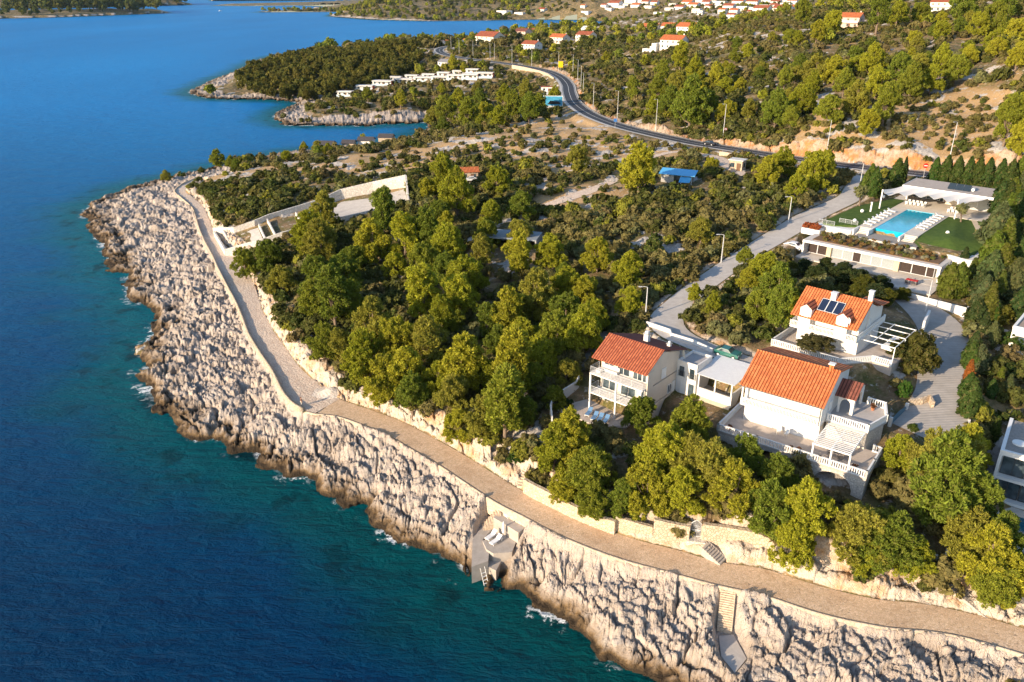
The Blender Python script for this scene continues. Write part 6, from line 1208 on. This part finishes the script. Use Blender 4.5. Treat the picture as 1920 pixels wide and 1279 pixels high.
# ------------------------------------------------------------------ lamp posts
def lamp_proto(x, y, z, H, rz, lb, grp):
    r = empty('street_lamp', (x, y, z), rz, cat='street lamp', group=grp, label=lb); MB().tube([(0, 0, -.5), (0, 0, H * .5), (0, 0, H)], [.13, .10, .07], 8).build('pole', STEEL, r); MB().tube([(0, 0, H), (.3, 0, H + .12), (1.1, 0, H + .16)], [.06, .05, .05], 6).build('arm', STEEL, r); MB().box(.9, 1.5, -.12, .12, H + .1, H + .2).build('lamp_head', STEEL, r); MB().box(-.22, .22, -.22, .22, -.5, .05).build('base', GRY, r); return r
lam = [(1777,313,'above the pool house'),(1547.5,301,'against the orange rock cut'),(1355,262,'above the black car'),(1229,247,'left of the black car'),(1157,226,'near the blue road sign'),(1112,207,'at the inner side of the sharp bend'),(1093,183,'beside the rock on the bend'),(1089,166,'behind the rock on the bend'),(1083,152,'above the road bend'),(1074,141,'near the yellow board'),(1047,133,'just left of the yellow board'),(997,125,'on the straight beyond the bend'),(960,119,'opposite the white stepped house'),(927,113,'opposite the cream apartment house'),(919,112,'twin lamp beside its neighbour by the apartments'),(887,107,'where the road turns to the houses'),(861,102,'inside the far bend'),(846,96,'at the far bend by the pines')]
l0 = None
for px, py, lb in lam:
    x, y, z = gz(px, py); s = 'tall grey street lamp of the main road, ' + lb; h = 11.5
    rz = 3.6
    if l0 is None: l0 = lamp_proto(x, y, z, h, rz, s, 'street lamps along the main road')
    else: clone(l0, (x, y, z), rz, s)
l1 = None
for px, py, lb in ((1478,417,'short street lamp on the left edge of the concrete lane, upper part'), (1352,493,'short street lamp standing where the concrete lane narrows'), (1612,349,'short street lamp at the top of the lane near the cypresses'), (1210,598,'short street lamp at the lower bend of the lane by the pine wood'), (1735,585,'slim short lamp on the concrete driveway behind the white villa')):
    x, y, z = gz(px, py)
    if l1 is None: l1 = lamp_proto(x, y, z, 5.6, 3.2, lb, 'short lamps of the lane')
    else: clone(l1, (x, y, z), 3.2, lb)
# ------------------------------------------------------------------ signs, boards, vehicles
def sign(px, py, H, kind, lb, rz=0):
    x, y, z = gz(px, py); r = empty('road_sign', (x, y, z), rz, cat='road sign', label=lb); MB().tube([(0, 0, -.3), (0, 0, H)], .05).build('pole', STEEL, r)
    if kind == 'noentry':
        MB().tube([(0, -.06, H), (0, -.10, H)], .62, 20).build('plate', mat('sign_red', (.60, .01, .01), .5), r); MB().box(-.44, .44, -.115, -.102, H - .12, H + .12).build('white_bar', WHT2, r)
    elif kind == 'limit':
        for k, zz in enumerate((H, H - 1.0)): p = MB().tube([(0, -.06, zz), (0, -.10, zz)], .45, 18).build('plate', mat('sign_red', (.60, .01, .01), .5), r); MB().tube([(0, -.102, zz), (0, -.11, zz)], .34, 18).build('white_disc', WHT2, p)
    elif kind == 'blue': MB().box(-.6, .6, -.1, -.06, H - 1.1, H + .1).build('plate', mat('sign_blue', (.04, .16, .45), .5), r)
    elif kind == 'yellow': MB().box(-1.5, 1.5, -.1, -.0, H - 3.6, H + .1).build('plate', mat('sign_yellow', (.80, .50, .01), .5), r)
    return r
sign(1731, 334, 3.2, 'noentry', 'round red no-entry sign at the junction above the pool villa', -.1); sign(1359, 259, 3.0, 'limit', 'pair of round red-edged signs on one post by the road'); sign(1153, 241, 3.6, 'blue', 'blue square sign on the seaward pavement of the main road'); sign(1051, 134, 6, 'yellow', 'big yellow board beside the far road bend')
x, y, z = gz(1034, 205); r = empty('billboard', (x, y, z), -.1, cat='billboard', label='wide billboard with a blue picture beside the pavement of the road bend'); bw = 5.2; MB().box(-bw, bw, -.08, .08, 1.4, 6.0).build('board', WHT2, r); MB().box(-bw + .2, bw - .2, -.1, -.083, 1.6, 5.8).build('picture', mat('billboard_blue', (.06, .32, .52), .5, .3, .5, .5), r)
MB().slab([(-2, -.112, 2.2), (4.2, -.112, 2.4), (3.4, -.112, 3.4), (-.6, -.112, 3.9)], -.004).build('picture_band', DRK, r)
for sx in (-3.5, 3.5): MB().box(sx - .12, sx + .12, .09, .3, -2, 5).build('support', STEEL, r)
def car(px, py, z, rz, c, lb, nm, L=4.4): x, y, _ = U(px, py, z); r = empty('parked_car' if 'parked' in lb else 'car', (x, y, z + .01), rz, cat='car', label=lb); car_mesh(r, mat(nm, c, .3, .6, .04), L); return r
LMa = LINES['main']; i = near_i(LMa, 1330, 272, 20.2); hd = math.atan2(LMa[i + 1][1] - LMa[i - 1][1], LMa[i + 1][0] - LMa[i - 1][0])
car(1331, 272, 20.2, hd, (.02, .02, .025), 'black car driving along the main road past the orange rock cut', 'black_paint')
for px, py, c, nm, lb in ((1033, 178, (.62, .64, .66), 'silver_paint', 'silver car parked below the road bend beside the white kiosk'), (1020, 181, (.72, .72, .72), 'white_paint_car', 'white car parked left of the silver car below the bend'), (448, 152, (.72, .72, .72), 'white_paint_car', 'white van parked farthest left on the peninsula car park'), (466, 158, (.05, .16, .40), 'blue_paint', 'blue car parked second from the left on the peninsula'), (476, 161, (.70, .72, .74), 'white_paint_car', 'white car parked at the edge of the peninsula car park'), (489, 156, (.35, .03, .02), 'red_paint', 'red car parked under the peninsula pines'), (482, 156, (.06, .06, .07), 'black_paint', 'dark car parked between the pines and the white car'), (882, 340, (.5, .5, .5), 'silver_paint', 'grey car parked in front of the red roofed cottage')):
    x, y, z = gz(px, py); car(px, py, z + .1, 1.2 if px < 500 else .1, c, lb, nm)
car(1364, 668, 17.62, 2.5, (.02, .12, .10), 'dark green car parked on the lane behind the carport roof', 'green_paint', 3.8)
car(1490, 467, 19.0, 2.4, (.75, .75, .75), 'white car parked in the yard left of the planted roof', 'white_paint_car')
# motorcycle and rider far right on the main road
x, y, z = U(1661, 319, 22.9); r = empty('motorcycle', (x, y, z), hd, cat='motorcycle', label='dark motorcycle on the main road above the pool villa'); MB().tube([(-.7, 0, .75), (-.2, 0, .95), (.4, 0, .9), (.8, 0, 1.0)], [.12, .2, .22, .08], 8).build('body', mat('black_paint', (.02, .02, .025), .3, .6), r)
for sx in (-.7, .7): MB().tube([(sx, -.06, .32), (sx, .06, .32)], .32, 14).build('wheel', mat('tyre', (.02, .02, .02), .8), r)
MB().tube([(-.62, -.35, 1.1), (-.55, 0, 1.08), (-.62, .35, 1.1)], .03).build('handlebar', DRK, r)
# stone posts and low walls by the track, rail fence on the driveway
wall_pts('roadside_wall', wpx([(1349, 290, 20.7, 1.0), (1368, 293, 20.7, 1.0), (1388, 299, 20.9, 1.0)]), .4, M_COPING, 1, label='pale low wall beside the dirt track entrance', cat='wall')
wall_pts('bend_wall', wpx([(960, 124, 19.9, .8), (985, 128.5, 19.7, .8), (1012, 135, 19.5, .8), (1028, 141, 19.3, .8), (1038, 148, 19.1, .8)]), .4, M_COPING, 1.5, label='long pale parapet wall on the seaward side of the far road bend', cat='wall')
wall_pts('gate_wall', wpx([(1700, 770, 14.9, 1.6), (1725, 766, 15.2, 1.6), (1740, 758, 15.6, 1.5), (1747, 768, 15.6, 1.2)]), .4, M_STONE, 1.2, label='curved rubble stone wall beside the driveway gate', cat='wall')
wall_pts('yard_wall', wpx([(1728, 626, 18.2, 2.2), (1738, 605, 18.3, 2.2)]), .35, WHT, 1, label='narrow white wall standing beside the driveway and the steel pergola', cat='wall')
wall_pts('drive_wall', wpx([(1806, 775, 15.4, .9), (1815, 800, 15, 1.0), (1808, 835, 14, 1.2)]), .25, WHT, 1.5, label='white wall along the right edge of the lower driveway', cat='wall')
g0, g1 = U(1666, 806, 14.6), U(1697, 776, 14.9); r = empty('driveway_gate', g0, math.atan2(g1[1]-g0[1], g1[0]-g0[0]), label='blue grey metal gate between white posts at the foot of the driveway', cat='gate'); l = math.hypot(g1[0]-g0[0], g1[1]-g0[1]); m = MB()
for k in range(22): m.box(.15 + (l-.3)*k/22, .15 + (l-.3)*k/22 + .1, -.03, .03, .05, 1.5 + .25 * math.sin(k/22*3.14))
m.box(.1, l-.1, -.04, .04, .2, .3); m.box(.1, l-.1, -.045, .045, 1.2, 1.3); m.build('gate_leaf', mat('gate_blue', (.14, .24, .30), .6), r)
for xx in (0, l): MB().box(xx-.2, xx+.2, -.2, .2, -1, 1.9).build('gate_post', WHT, r)
groundwall('field_wall', [(735,505,.7),(752,522,.7),(770,540,.7),(780,552,.7)], .4, M_STONEW, 'low grey field wall running between the pines'); groundwall('field_wall', [(760,500,.6),(800,515,.6),(812,530,.6)], .4, M_STONEW, 'low ruined wall closing the small clearing in the pines')
# boats
def boat(px, py, H, lb, sail=True):
    x, y, _ = U(px, py, 0); r = empty('sailing_boat' if sail else 'motor_boat', (x, y, 0), .8, label=lb, cat='boat'); k = H / 12; m = MB(); m.prism([(-5*k, -1.2*k), (3*k, -1.5*k), (6*k, 0), (3*k, 1.5*k), (-5*k, 1.2*k)], -.2, 1.1*k); m.build('hull', WHT2, r)
    if sail: MB().tube([(.5*k, 0, 1*k), (.5*k, 0, 13*k)], .12*k).build('mast', ALU, r); MB().slab([(.4*k, -.05, 2*k), (-4.6*k, -.05, 2*k), (.4*k, -.05, 12.5*k)], .1).build('sail', WHT2, r); MB().slab([(.7*k, .05, 2*k), (5.6*k, .05, 1.6*k), (.7*k, .05, 11.5*k)], .1).build('jib', WHT2, r)
    else: MB().box(-2*k, 1.5*k, -.9*k, .9*k, 1.1*k, 2.6*k).build('cabin', WHT2, r)
boat(76, 15, 34, 'white sailing boat before the far islands at the top left'); boat(413, 21, 14, 'tiny white motor boat out in the channel near the far spit', False)
x, y, _ = U(366, 130, 0)
# ------------------------------------------------------------------ cypresses, hedge trees and garden plants
def column(seed, R_, H, leaf=.2, nm=9):
    rs = np.random.RandomState(seed); n = 2600; t = rs.uniform(0, 1, n) ** .9; prof = np.where(t < .25, .7 + 1.2 * t, 1.0 * (1 - ((t - .25) / .75) ** 1.9 * .93)); a = rs.uniform(0, 6.283, n); lump = 1 + .18 * np.sin(a * 3 + t * 9 + seed) + .12 * np.sin(a * 5 - t * 17)
    r = R_ * prof * lump * np.sqrt(rs.uniform(.45, 1.05, n)); c = np.stack([r * np.cos(a), r * np.sin(a), .1 + t * (H - .15)], 1); od = np.stack([np.cos(a), np.sin(a), .45 + 0 * a], 1)
    V = leaves(c, od, leaf, rs, 1.9, .3); o = leaf_obj('crown', V, np.repeat(rs.uniform(0, 1, n), 4), M_LEAF); COL.objects.unlink(o); return (o, None, R_, H)
CYP = [column(700 + k, .62, 5.0) for k in range(3)]; HEDG = [column(710 + k, 1.15, 4.2, .24) for k in range(3)]; CONE = [column(720 + k, 1.1, 3.6, .22) for k in range(2)]
def spot(px_base, py_base, hpx, protos, c, look, kind, grp, name, cat, wide=1.0):
    x, y, z = gz(px_base, py_base); d = math.sqrt(x*x + y*y + (CAMH - z) ** 2); H = hpx * d / FPX / .88; p = protos[NRND.randint(len(protos))]; sc = H / p[3]
    r = put_plant(name, p, x, y, z - .1, sc * wide, NRND.uniform(0, 6), tuple(k * NRND.uniform(.88, 1.12) for k in c), look, kind, px_base, py_base - hpx / 2, grp, sz=1 / wide, cat=cat); return r
GC, YC = (.055, .095, .022), (.11, .14, .025)
for px in (1749, 1769, 1790, 1811, 1829, 1847, 1871, 1889): spot(px, 344 + (px - 1749) * .08, 38 + (px % 3) * 2, HEDG, GC, 'clipped dense green', 'hedge cypress', 'clipped cypresses behind the pool house', 'cypress_tree', 'cypress', .8)
for px, py, h, w, c in ((1628,362,44,.8,YC),(1620,364,36,.8,YC),(1636,368,44,.8,GC),(1643,370,36,.7,YC),(1676,358,48,.95,GC),(1691,345,40,.45,(.03,.055,.02))): spot(px, py, h, HEDG, c, 'upright green', 'cypress', 'cypresses at the top of the lane', 'cypress_tree', 'cypress', w)
ROW = [(1908,356,50),(1915,380,60),(1880,420,60),(1868,405,50),(1878,455,70),(1862,470,70),(1875,500,72),(1855,510,60),(1868,540,66),(1850,545,60),(1868,570,50),(1832,560,44),(1836,590,60),(1846,610,66),(1815,545,50),(1800,520,46),(1792,556,52),(1775,556,52),(1767,550,44),(1893,560,60),(1905,600,50),(1860,612,40),(1826,612,44),(1838,640,46),(1856,650,40),(1822,668,40),(1829,700,46),(1816,690,42),(1812,720,40),(1812,745,40),(1813,780,60),(1885,748,40),(1870,730,36),(1862,826,40),(1856,745,30),(1897,440,60),(1910,480,60),(1905,520,60),(1893,490,56),(1890,400,50)]
for px, py, h in ROW:
    k = NRND.randint(3); pr, wd = ((HEDG, .9), (CONE, 1.0), (CYP, 1.3))[k]
    if 710 < py < 725 and 1810 < px < 1814: c = (.32, .10, .03)
    else: c = [GC, YC, (.045, .075, .025), (.09, .12, .05)][NRND.randint(4)]
    spot(px, py, h, pr, c, ('orange-red' if c[0] > .3 else 'slender' if k == 2 else 'bushy upright') + (' yellow-green' if .1 < c[0] < .3 else ' green' if c[0] < .1 else ''), 'cypress', 'cypresses and conifers beside the driveway', 'cypress_tree', 'cypress', wd)
FEA = [(1530,520,70),(1560,525,76),(1590,535,80),(1615,545,76),(1640,555,70),(1660,560,60),(1545,500,56),(1580,510,60),(1610,520,56),(1650,528,50),(1690,548,44),(1505,505,60),(1480,500,50)]
for px, py, w in FEA:
    x, y, z = gz(px, py + 14); d = math.sqrt(x*x + y*y + (CAMH - z) ** 2); sc = w * d / FPX / 6.6 * .72; z = min(z, 19.0)
    put_plant('conifer', PINES[(px // 5) % 8], x, y, z - .1, sc, px, [(.055, .08, .028), (.11, .12, .02), (.045, .07, .03)][px % 3], ['dull green', 'yellow-green', 'dark green'][px % 3] + ' feathery', 'conifer', px, py, 'conifers in front of the long low guest wing', sz=.62, cat='conifer')
DOME = plant_proto('dome', 801, 3.2, .3, 6.0, 18, 15, 26, .24, .42, .45, .36, .2)
for px, py, w, c, lk, sz in ((1712, 668, 86, (.085, .085, .022), 'round golden-green', .95), (1525, 650, 68, (.09, .085, .035), 'flat-topped olive-brown', .42), (1690, 660, 60, (.05, .06, .018), 'dark green', .8), (1692, 735, 30, (.05, .12, .02), 'fresh green', 1.3), (1868, 590, 50, (.12, .12, .02), 'yellow-green', .8), (1895, 570, 50, (.05, .07, .03), 'dark green', .9), (1890, 690, 40, (.05, .08, .02), 'deep green', .7), (1850, 800, 34, (.09, .11, .04), 'silvery green', 1.1), (1858, 690, 26, (.11, .13, .06), 'silvery green', 1.1), (1897, 640, 46, (.05, .09, .02), 'dark green', .8), (1712, 800, 20, (.07, .11, .02), 'green', .8), (1060, 752, 34, (.03, .06, .015), 'dark clipped', .7), (970, 850, 44, (.03, .07, .012), 'deep green', 1.0)):
    x, y, z = gz(px, py + w * .32); d = math.sqrt(x*x + y*y + (CAMH - z) ** 2); sc = w * d / FPX / 6.9; put_plant('garden_tree', DOME, x, y, z - .2 if sz > .5 else z + 1.5, sc, px, c, lk, 'garden tree', px, py, 'garden trees', sz=sz, cat='tree')
OLV = plant_proto('olive', 811, 1.6, 1.3, 3.6, 8, 8, 22, .16, .3, .4, .4, .16)
for px, py, w, lb in ((1612, 372, 30, 'beside the lane on the left lawn'), (1801, 402, 26, 'right of the pool by the sail pole')):
    X, Y, _ = U(px, py + 14, 23.0); d = math.sqrt(X*X + Y*Y + 45**2); put_plant('olive_tree', OLV, X, Y, 23.0 if px > 1700 else 22.9, w * d / FPX / 3.2, px, (.20, .21, .10), 'old grey-green', 'olive tree', px, py, 'olive trees in the pool garden', cat='olive tree')
# ------------------------------------------------------------------ scattered maquis and woods
SHC = [(.16, .145, .045), (.20, .175, .075), (.11, .12, .035), (.22, .175, .09), (.085, .11, .028), (.25, .25, .04), (.18, .185, .09)]
WOODS = {'pen': inpoly_px([(452,160),(445,140),(470,126),(520,112),(600,98),(700,92),(790,90),(815,100),(780,118),(790,140),(720,160),(640,168),(560,172),(500,165)], 8)}
WOODS['mid'] = inpoly_px([(455,470),(560,420),(700,400),(860,350),(960,370),(1130,440),(1230,500),(1200,580),(1110,640),(1080,740),(960,820),(830,790),(680,720),(600,650),(560,590),(470,520)], 12)
def merged(name, items, protos, label, cat=None):
    """items: x,y,z,scale,rot,tint,protoindex -> one mesh of many plants"""
    Vs, rvs, ts = [], [], []
    for k, (V, rv, R) in enumerate(protos):
        it = [q for q in items if q[6] == k]
        if not it: continue
        A = np.array([q[:5] for q in it]); T = np.array([q[5] for q in it]); c, s = np.cos(A[:, 4]), np.sin(A[:, 4]); v = V[None] * A[:, 3][:, None, None]
        x = v[:, :, 0] * c[:, None] - v[:, :, 1] * s[:, None] + A[:, 0][:, None]; y = v[:, :, 0] * s[:, None] + v[:, :, 1] * c[:, None] + A[:, 1][:, None]; z = v[:, :, 2] + A[:, 2][:, None]
        Vs.append(np.stack([x, y, z], 2).reshape(-1, 3)); rvs.append(np.tile(rv, len(it))); ts.append(np.repeat(np.c_[T, np.ones(len(T))], len(V), axis=0))
    o = leaf_obj(name, np.concatenate(Vs), np.concatenate(rvs), M_LEAFS, tint=np.concatenate(ts)); return tag(o, label, cat, kind='stuff')
TIP = inpoly_px([(350,172),(400,145),(458,125),(470,150),(500,165),(540,175),(540,190),(360,190)], 2)
def clear_road(x, y, m): return ~((samp(FD['main'], x, y) < m) & (samp(FD['mains'], x, y) > 0))
def scatter():
    rs = np.random.RandomState(77); shr = []; pin = []
    def cand(n, d0, d1, powr):
        u = rs.uniform(-.72, .72, n); t = rs.uniform(0, 1, n); d = (d0 ** powr + (d1 ** powr - d0 ** powr) * t) ** (1 / powr); return d * np.sin(u), d * np.cos(u), d
    # shrubs : dense near, thinning with distance
    for n, d0, d1, pw, rmin, rmax in ((15000, 62, 300, 2, .55, 1.25), (20000, 300, 760, 2, .8, 1.5), (12000, 760, 2900, 2, 2.0, 4.5)):
        x, y, d = cand(n, d0, d1, pw); ok = free_mask(x, y); dry = samp(FD['dry'], x, y); dens = fbm(x / 26, y / 26, 61, 3)
        ok &= (rs.uniform(0, 1, n) < np.where(dry > 0, np.where(x > 60, .42, .2), np.where(dens > .44, .80, .36))); ok &= ~((samp(FD['coast'], x, y) < 17) & (y > 300) & (rs.uniform(0, 1, n) < .85)); ok &= ~(polydist(TIP, x, y) > 0); ok &= clear_road(x, y, 7)
        x, y, d, dry = x[ok], y[ok], d[ok], dry[ok]; z = ground(x, y); px, py, dp = PJ(x, y, z); v = (px > -40) & (px < 1990) & (py > -20) & (py < 1330)
        tone = fbm(x / 40, y / 40, 91, 3)
        for i in np.where(v)[0]:
            s = rs.uniform(rmin, rmax) * (.6 if d[i] > 900 and px[i] > 1120 else 1) * (.75 if dry[i] > 0 else 1); s *= (1 if rs.rand() > .15 else 1.35)
            k = rs.randint(7) if rs.rand() < .5 else (1 if tone[i] > .5 else 2)
            shr.append((x[i], y[i], z[i] - .1, s, rs.uniform(0, 6.28), tint(rs, [SHC[k]], .2), rs.randint(5), 1.5 * s / dp[i], px[i], py[i], k))
    # pines
    PX = PINE_XY
    for n, d0, d1 in ((2500, 90, 330), (6000, 300, 900), (5200, 900, 2900)):
        x, y, d = cand(n, d0, d1, 2); ok = free_mask(x, y, 2) & clear_road(x, y, 22); dry = samp(FD['dry'], x, y); pen = polydist(WOODS['pen'], x, y) > 0; mid = polydist(WOODS['mid'], x, y) > 0
        cl = fbm(x / 60, y / 60, 33, 3); far = d > 900
        pr = np.where(pen, 1.0, np.where(mid, .03, np.where(dry > -3, .0, np.where(far, sst(.38, .50, cl) * .95, sst(.56, .64, cl) * .22)))); pr = np.where((d < 330) & ~mid & ~pen, pr * .2, pr)
        ok &= (rs.uniform(0, 1, n) < pr); x, y, d, pen = x[ok], y[ok], d[ok], pen[ok]; z = ground(x, y); px, py, dp = PJ(x, y, z)
        for i in np.where((px > -30) & (px < 1990) & (py > -20))[0]:
            s = (rs.uniform(.75, 1.15) if d[i] < 900 else rs.uniform(1.1, 1.9)); s = rs.uniform(.8, 1.1) if pen[i] else s
            if d[i] < 330: s *= .7
            if d[i] > 900 and px[i] > 1120 and py[i] < 45: s *= .55
            if d[i] > 900 and px[i] > 1120 and rs.rand() < .5: continue
            pin.append((x[i], y[i], z[i] - .1, s, rs.uniform(0, 6.28), tint(rs, YG[1:] if not pen[i] else [(.125, .125, .028), (.105, .11, .025), (.15, .135, .03)], .15), rs.randint(5), 3.4 * s / dp[i], px[i], py[i]))
    # woods of the islands
    x = rs.uniform(-3600, 400, 60000); y = rs.uniform(1300, 7500, 60000); m = samp(FD['isl'], x, y) > 14; x, y = x[m], y[m]; d = np.hypot(x, y); z = ground(x, y); px, py, dp = PJ(x, y, z)
    for i in np.where((px > -20) & (rs.uniform(0, 1, len(x)) < .9))[0][:2600]: pin.append((x[i], y[i], z[i] - .3, rs.uniform(1.5, 2.6) * (1 if d[i] < 2600 else 2.2), rs.uniform(0, 6.28), tint(rs, [(.10, .12, .03), (.13, .14, .035)], .2), rs.randint(5), 0, px[i], py[i]))
    # extra wood on the peninsula so that its crowns close
    x = rs.uniform(-260, 60, 9000); y = rs.uniform(380, 1300, 9000); m = (polydist(WOODS['pen'], x, y) > 0) & free_mask(x, y, 2); x, y = x[m][:520], y[m][:520]; z = ground(x, y); px, py, dp = PJ(x, y, z)
    for i in range(len(x)): s = rs.uniform(.85, 1.2); pin.append((x[i], y[i], z[i] - .1, s, rs.uniform(0, 6.28), tint(rs, [(.125, .125, .028), (.105, .11, .025), (.15, .135, .03)], .15), rs.randint(5), 3.4 * s / dp[i], px[i], py[i]))
    shr.sort(key=lambda q: -q[7]); pin.sort(key=lambda q: -q[7])
    npi = max(0, 298 - len(PINE_L)); nm = ['olive brown', 'grey-olive', 'dark green', 'brownish', 'deep green', 'bright green', 'silvery green']
    for q in shr[:300]:
        put_plant('shrub', SHRUBS[q[6]], q[0], q[1], q[2], q[3], q[4], q[5], ('big ' if q[3] > 1.15 else 'low ') + nm[q[10]], 'shrub', q[8], q[9], 'maquis shrubs on the headland')
    for q in pin[:npi]:
        put_plant('pine_tree', PINES[q[6]], q[0], q[1], q[2], q[3] * .95, q[4], q[5], 'rounded olive-green' if q[5][0] < .14 else 'rounded yellow-green', 'pine', q[8], q[9], 'pines on the headland', sz=.9, cat='pine tree')
    merged('maquis_scrub', [q[:7] for q in shr[300:]], SHR_LO, 'dense maquis scrub of round dark bushes covering the slopes', 'scrub')
    merged('pine_wood', [q[:7] for q in pin[npi:]], PIN_LO, 'far pine woods of the peninsula and the hills beyond the bay', 'wood')
    print('plants', len(shr), len(pin), len(PINE_L))
scatter()
# ------------------------------------------------------------------ labels for the plants: look + how near to which landmark, on which side
LM_ = [(300,560,'the white coastal rocks'),(430,460,'the walled plot end'),(560,410,'the walled plot'),(730,370,'the tall plot wall'),(880,325,'the red roofed cottage'),(607,272,'the lone dark hut'),(684,262,'the dark roofed hut'),(622,737,'the gravel heap'),(566,757,'the standing person'),
 (965,455,'the concrete ruin'),(770,525,'the pinewood clearing'),(1268,332,'the blue roofed shed'),(1380,314,'the tiny stone shed'),(1330,270,'the black car'),(1033,200,'the blue billboard'),(1026,165,'the white kiosk'),(1051,126,'the yellow board'),(1160,680,'the deep red villa roof'),(1340,690,'the metal carport roof'),
 (1480,710,'the terracotta villa roof'),(1570,570,'the dormered orange roof'),(1303,985,'the iron gate'),(995,870,'the beige stairs'),(1690,420,'the swimming pool'),(1640,480,'the planted roof'),(1780,350,'the pool house'),(1731,320,'the no-entry sign'),(1770,650,'the concrete driveway'),(1800,1100,'the long dark stairs'),
 (1570,830,'the slatted pergola'),(1900,860,'the cubic glass house'),(1250,90,'the terraced white villa'),(1588,42,'the lone pinkish house'),(1763,14,'the lone white hill house'),(1548,262,'the lamp by the rock cut'),(1777,275,'the lamp above the pool house'),(1229,215,'the lamp left of the black car'),(1112,180,'the lamp at the sharp bend'),
 (800,150,'the camp cabins'),(646,172,'the small lone cabin'),(1260,600,'the lower lane bend'),(1352,470,'the lamp at the lane narrows'),(1478,400,'the upper lane lamp'),(1100,360,'the pale dirt clearing'),(908,75,'the cream apartment house'),(460,150,'the peninsula car park'),(1850,600,'the driveway hedge')]
def nth(k): return ['nearest', 'second nearest', 'third nearest', 'fourth nearest', 'fifth nearest', 'sixth nearest', 'seventh nearest', 'eighth nearest', 'ninth nearest', 'tenth nearest', '11th nearest', '12th nearest', '13th nearest', '14th nearest', '15th nearest', '16th nearest'][k] if k < 16 else f'{k + 1}th nearest'
def label_plants():
    B = {}
    for r, look, kind, px, py in PLANTS:
        i = min(range(len(LM_)), key=lambda j: math.hypot(px - LM_[j][0], 1.4 * (py - LM_[j][1]))); dx, dy = px - LM_[i][0], py - LM_[i][1]
        side = ('right of' if dx > 0 else 'left of') if abs(dx) > abs(dy) * 1.2 else ('above' if dy < 0 else 'below')
        B.setdefault((i, side, look, kind), []).append((math.hypot(dx, dy), r))
    for (i, side, look, kind), L in B.items():
        L.sort(key=lambda q: q[0])
        for k, (d, r) in enumerate(L): r['label'] = f'{look} {kind}, {nth(k)} such {side} {LM_[i][2]}' if len(L) > 1 else f'{look} {kind} {side} {LM_[i][2]}'
label_plants()
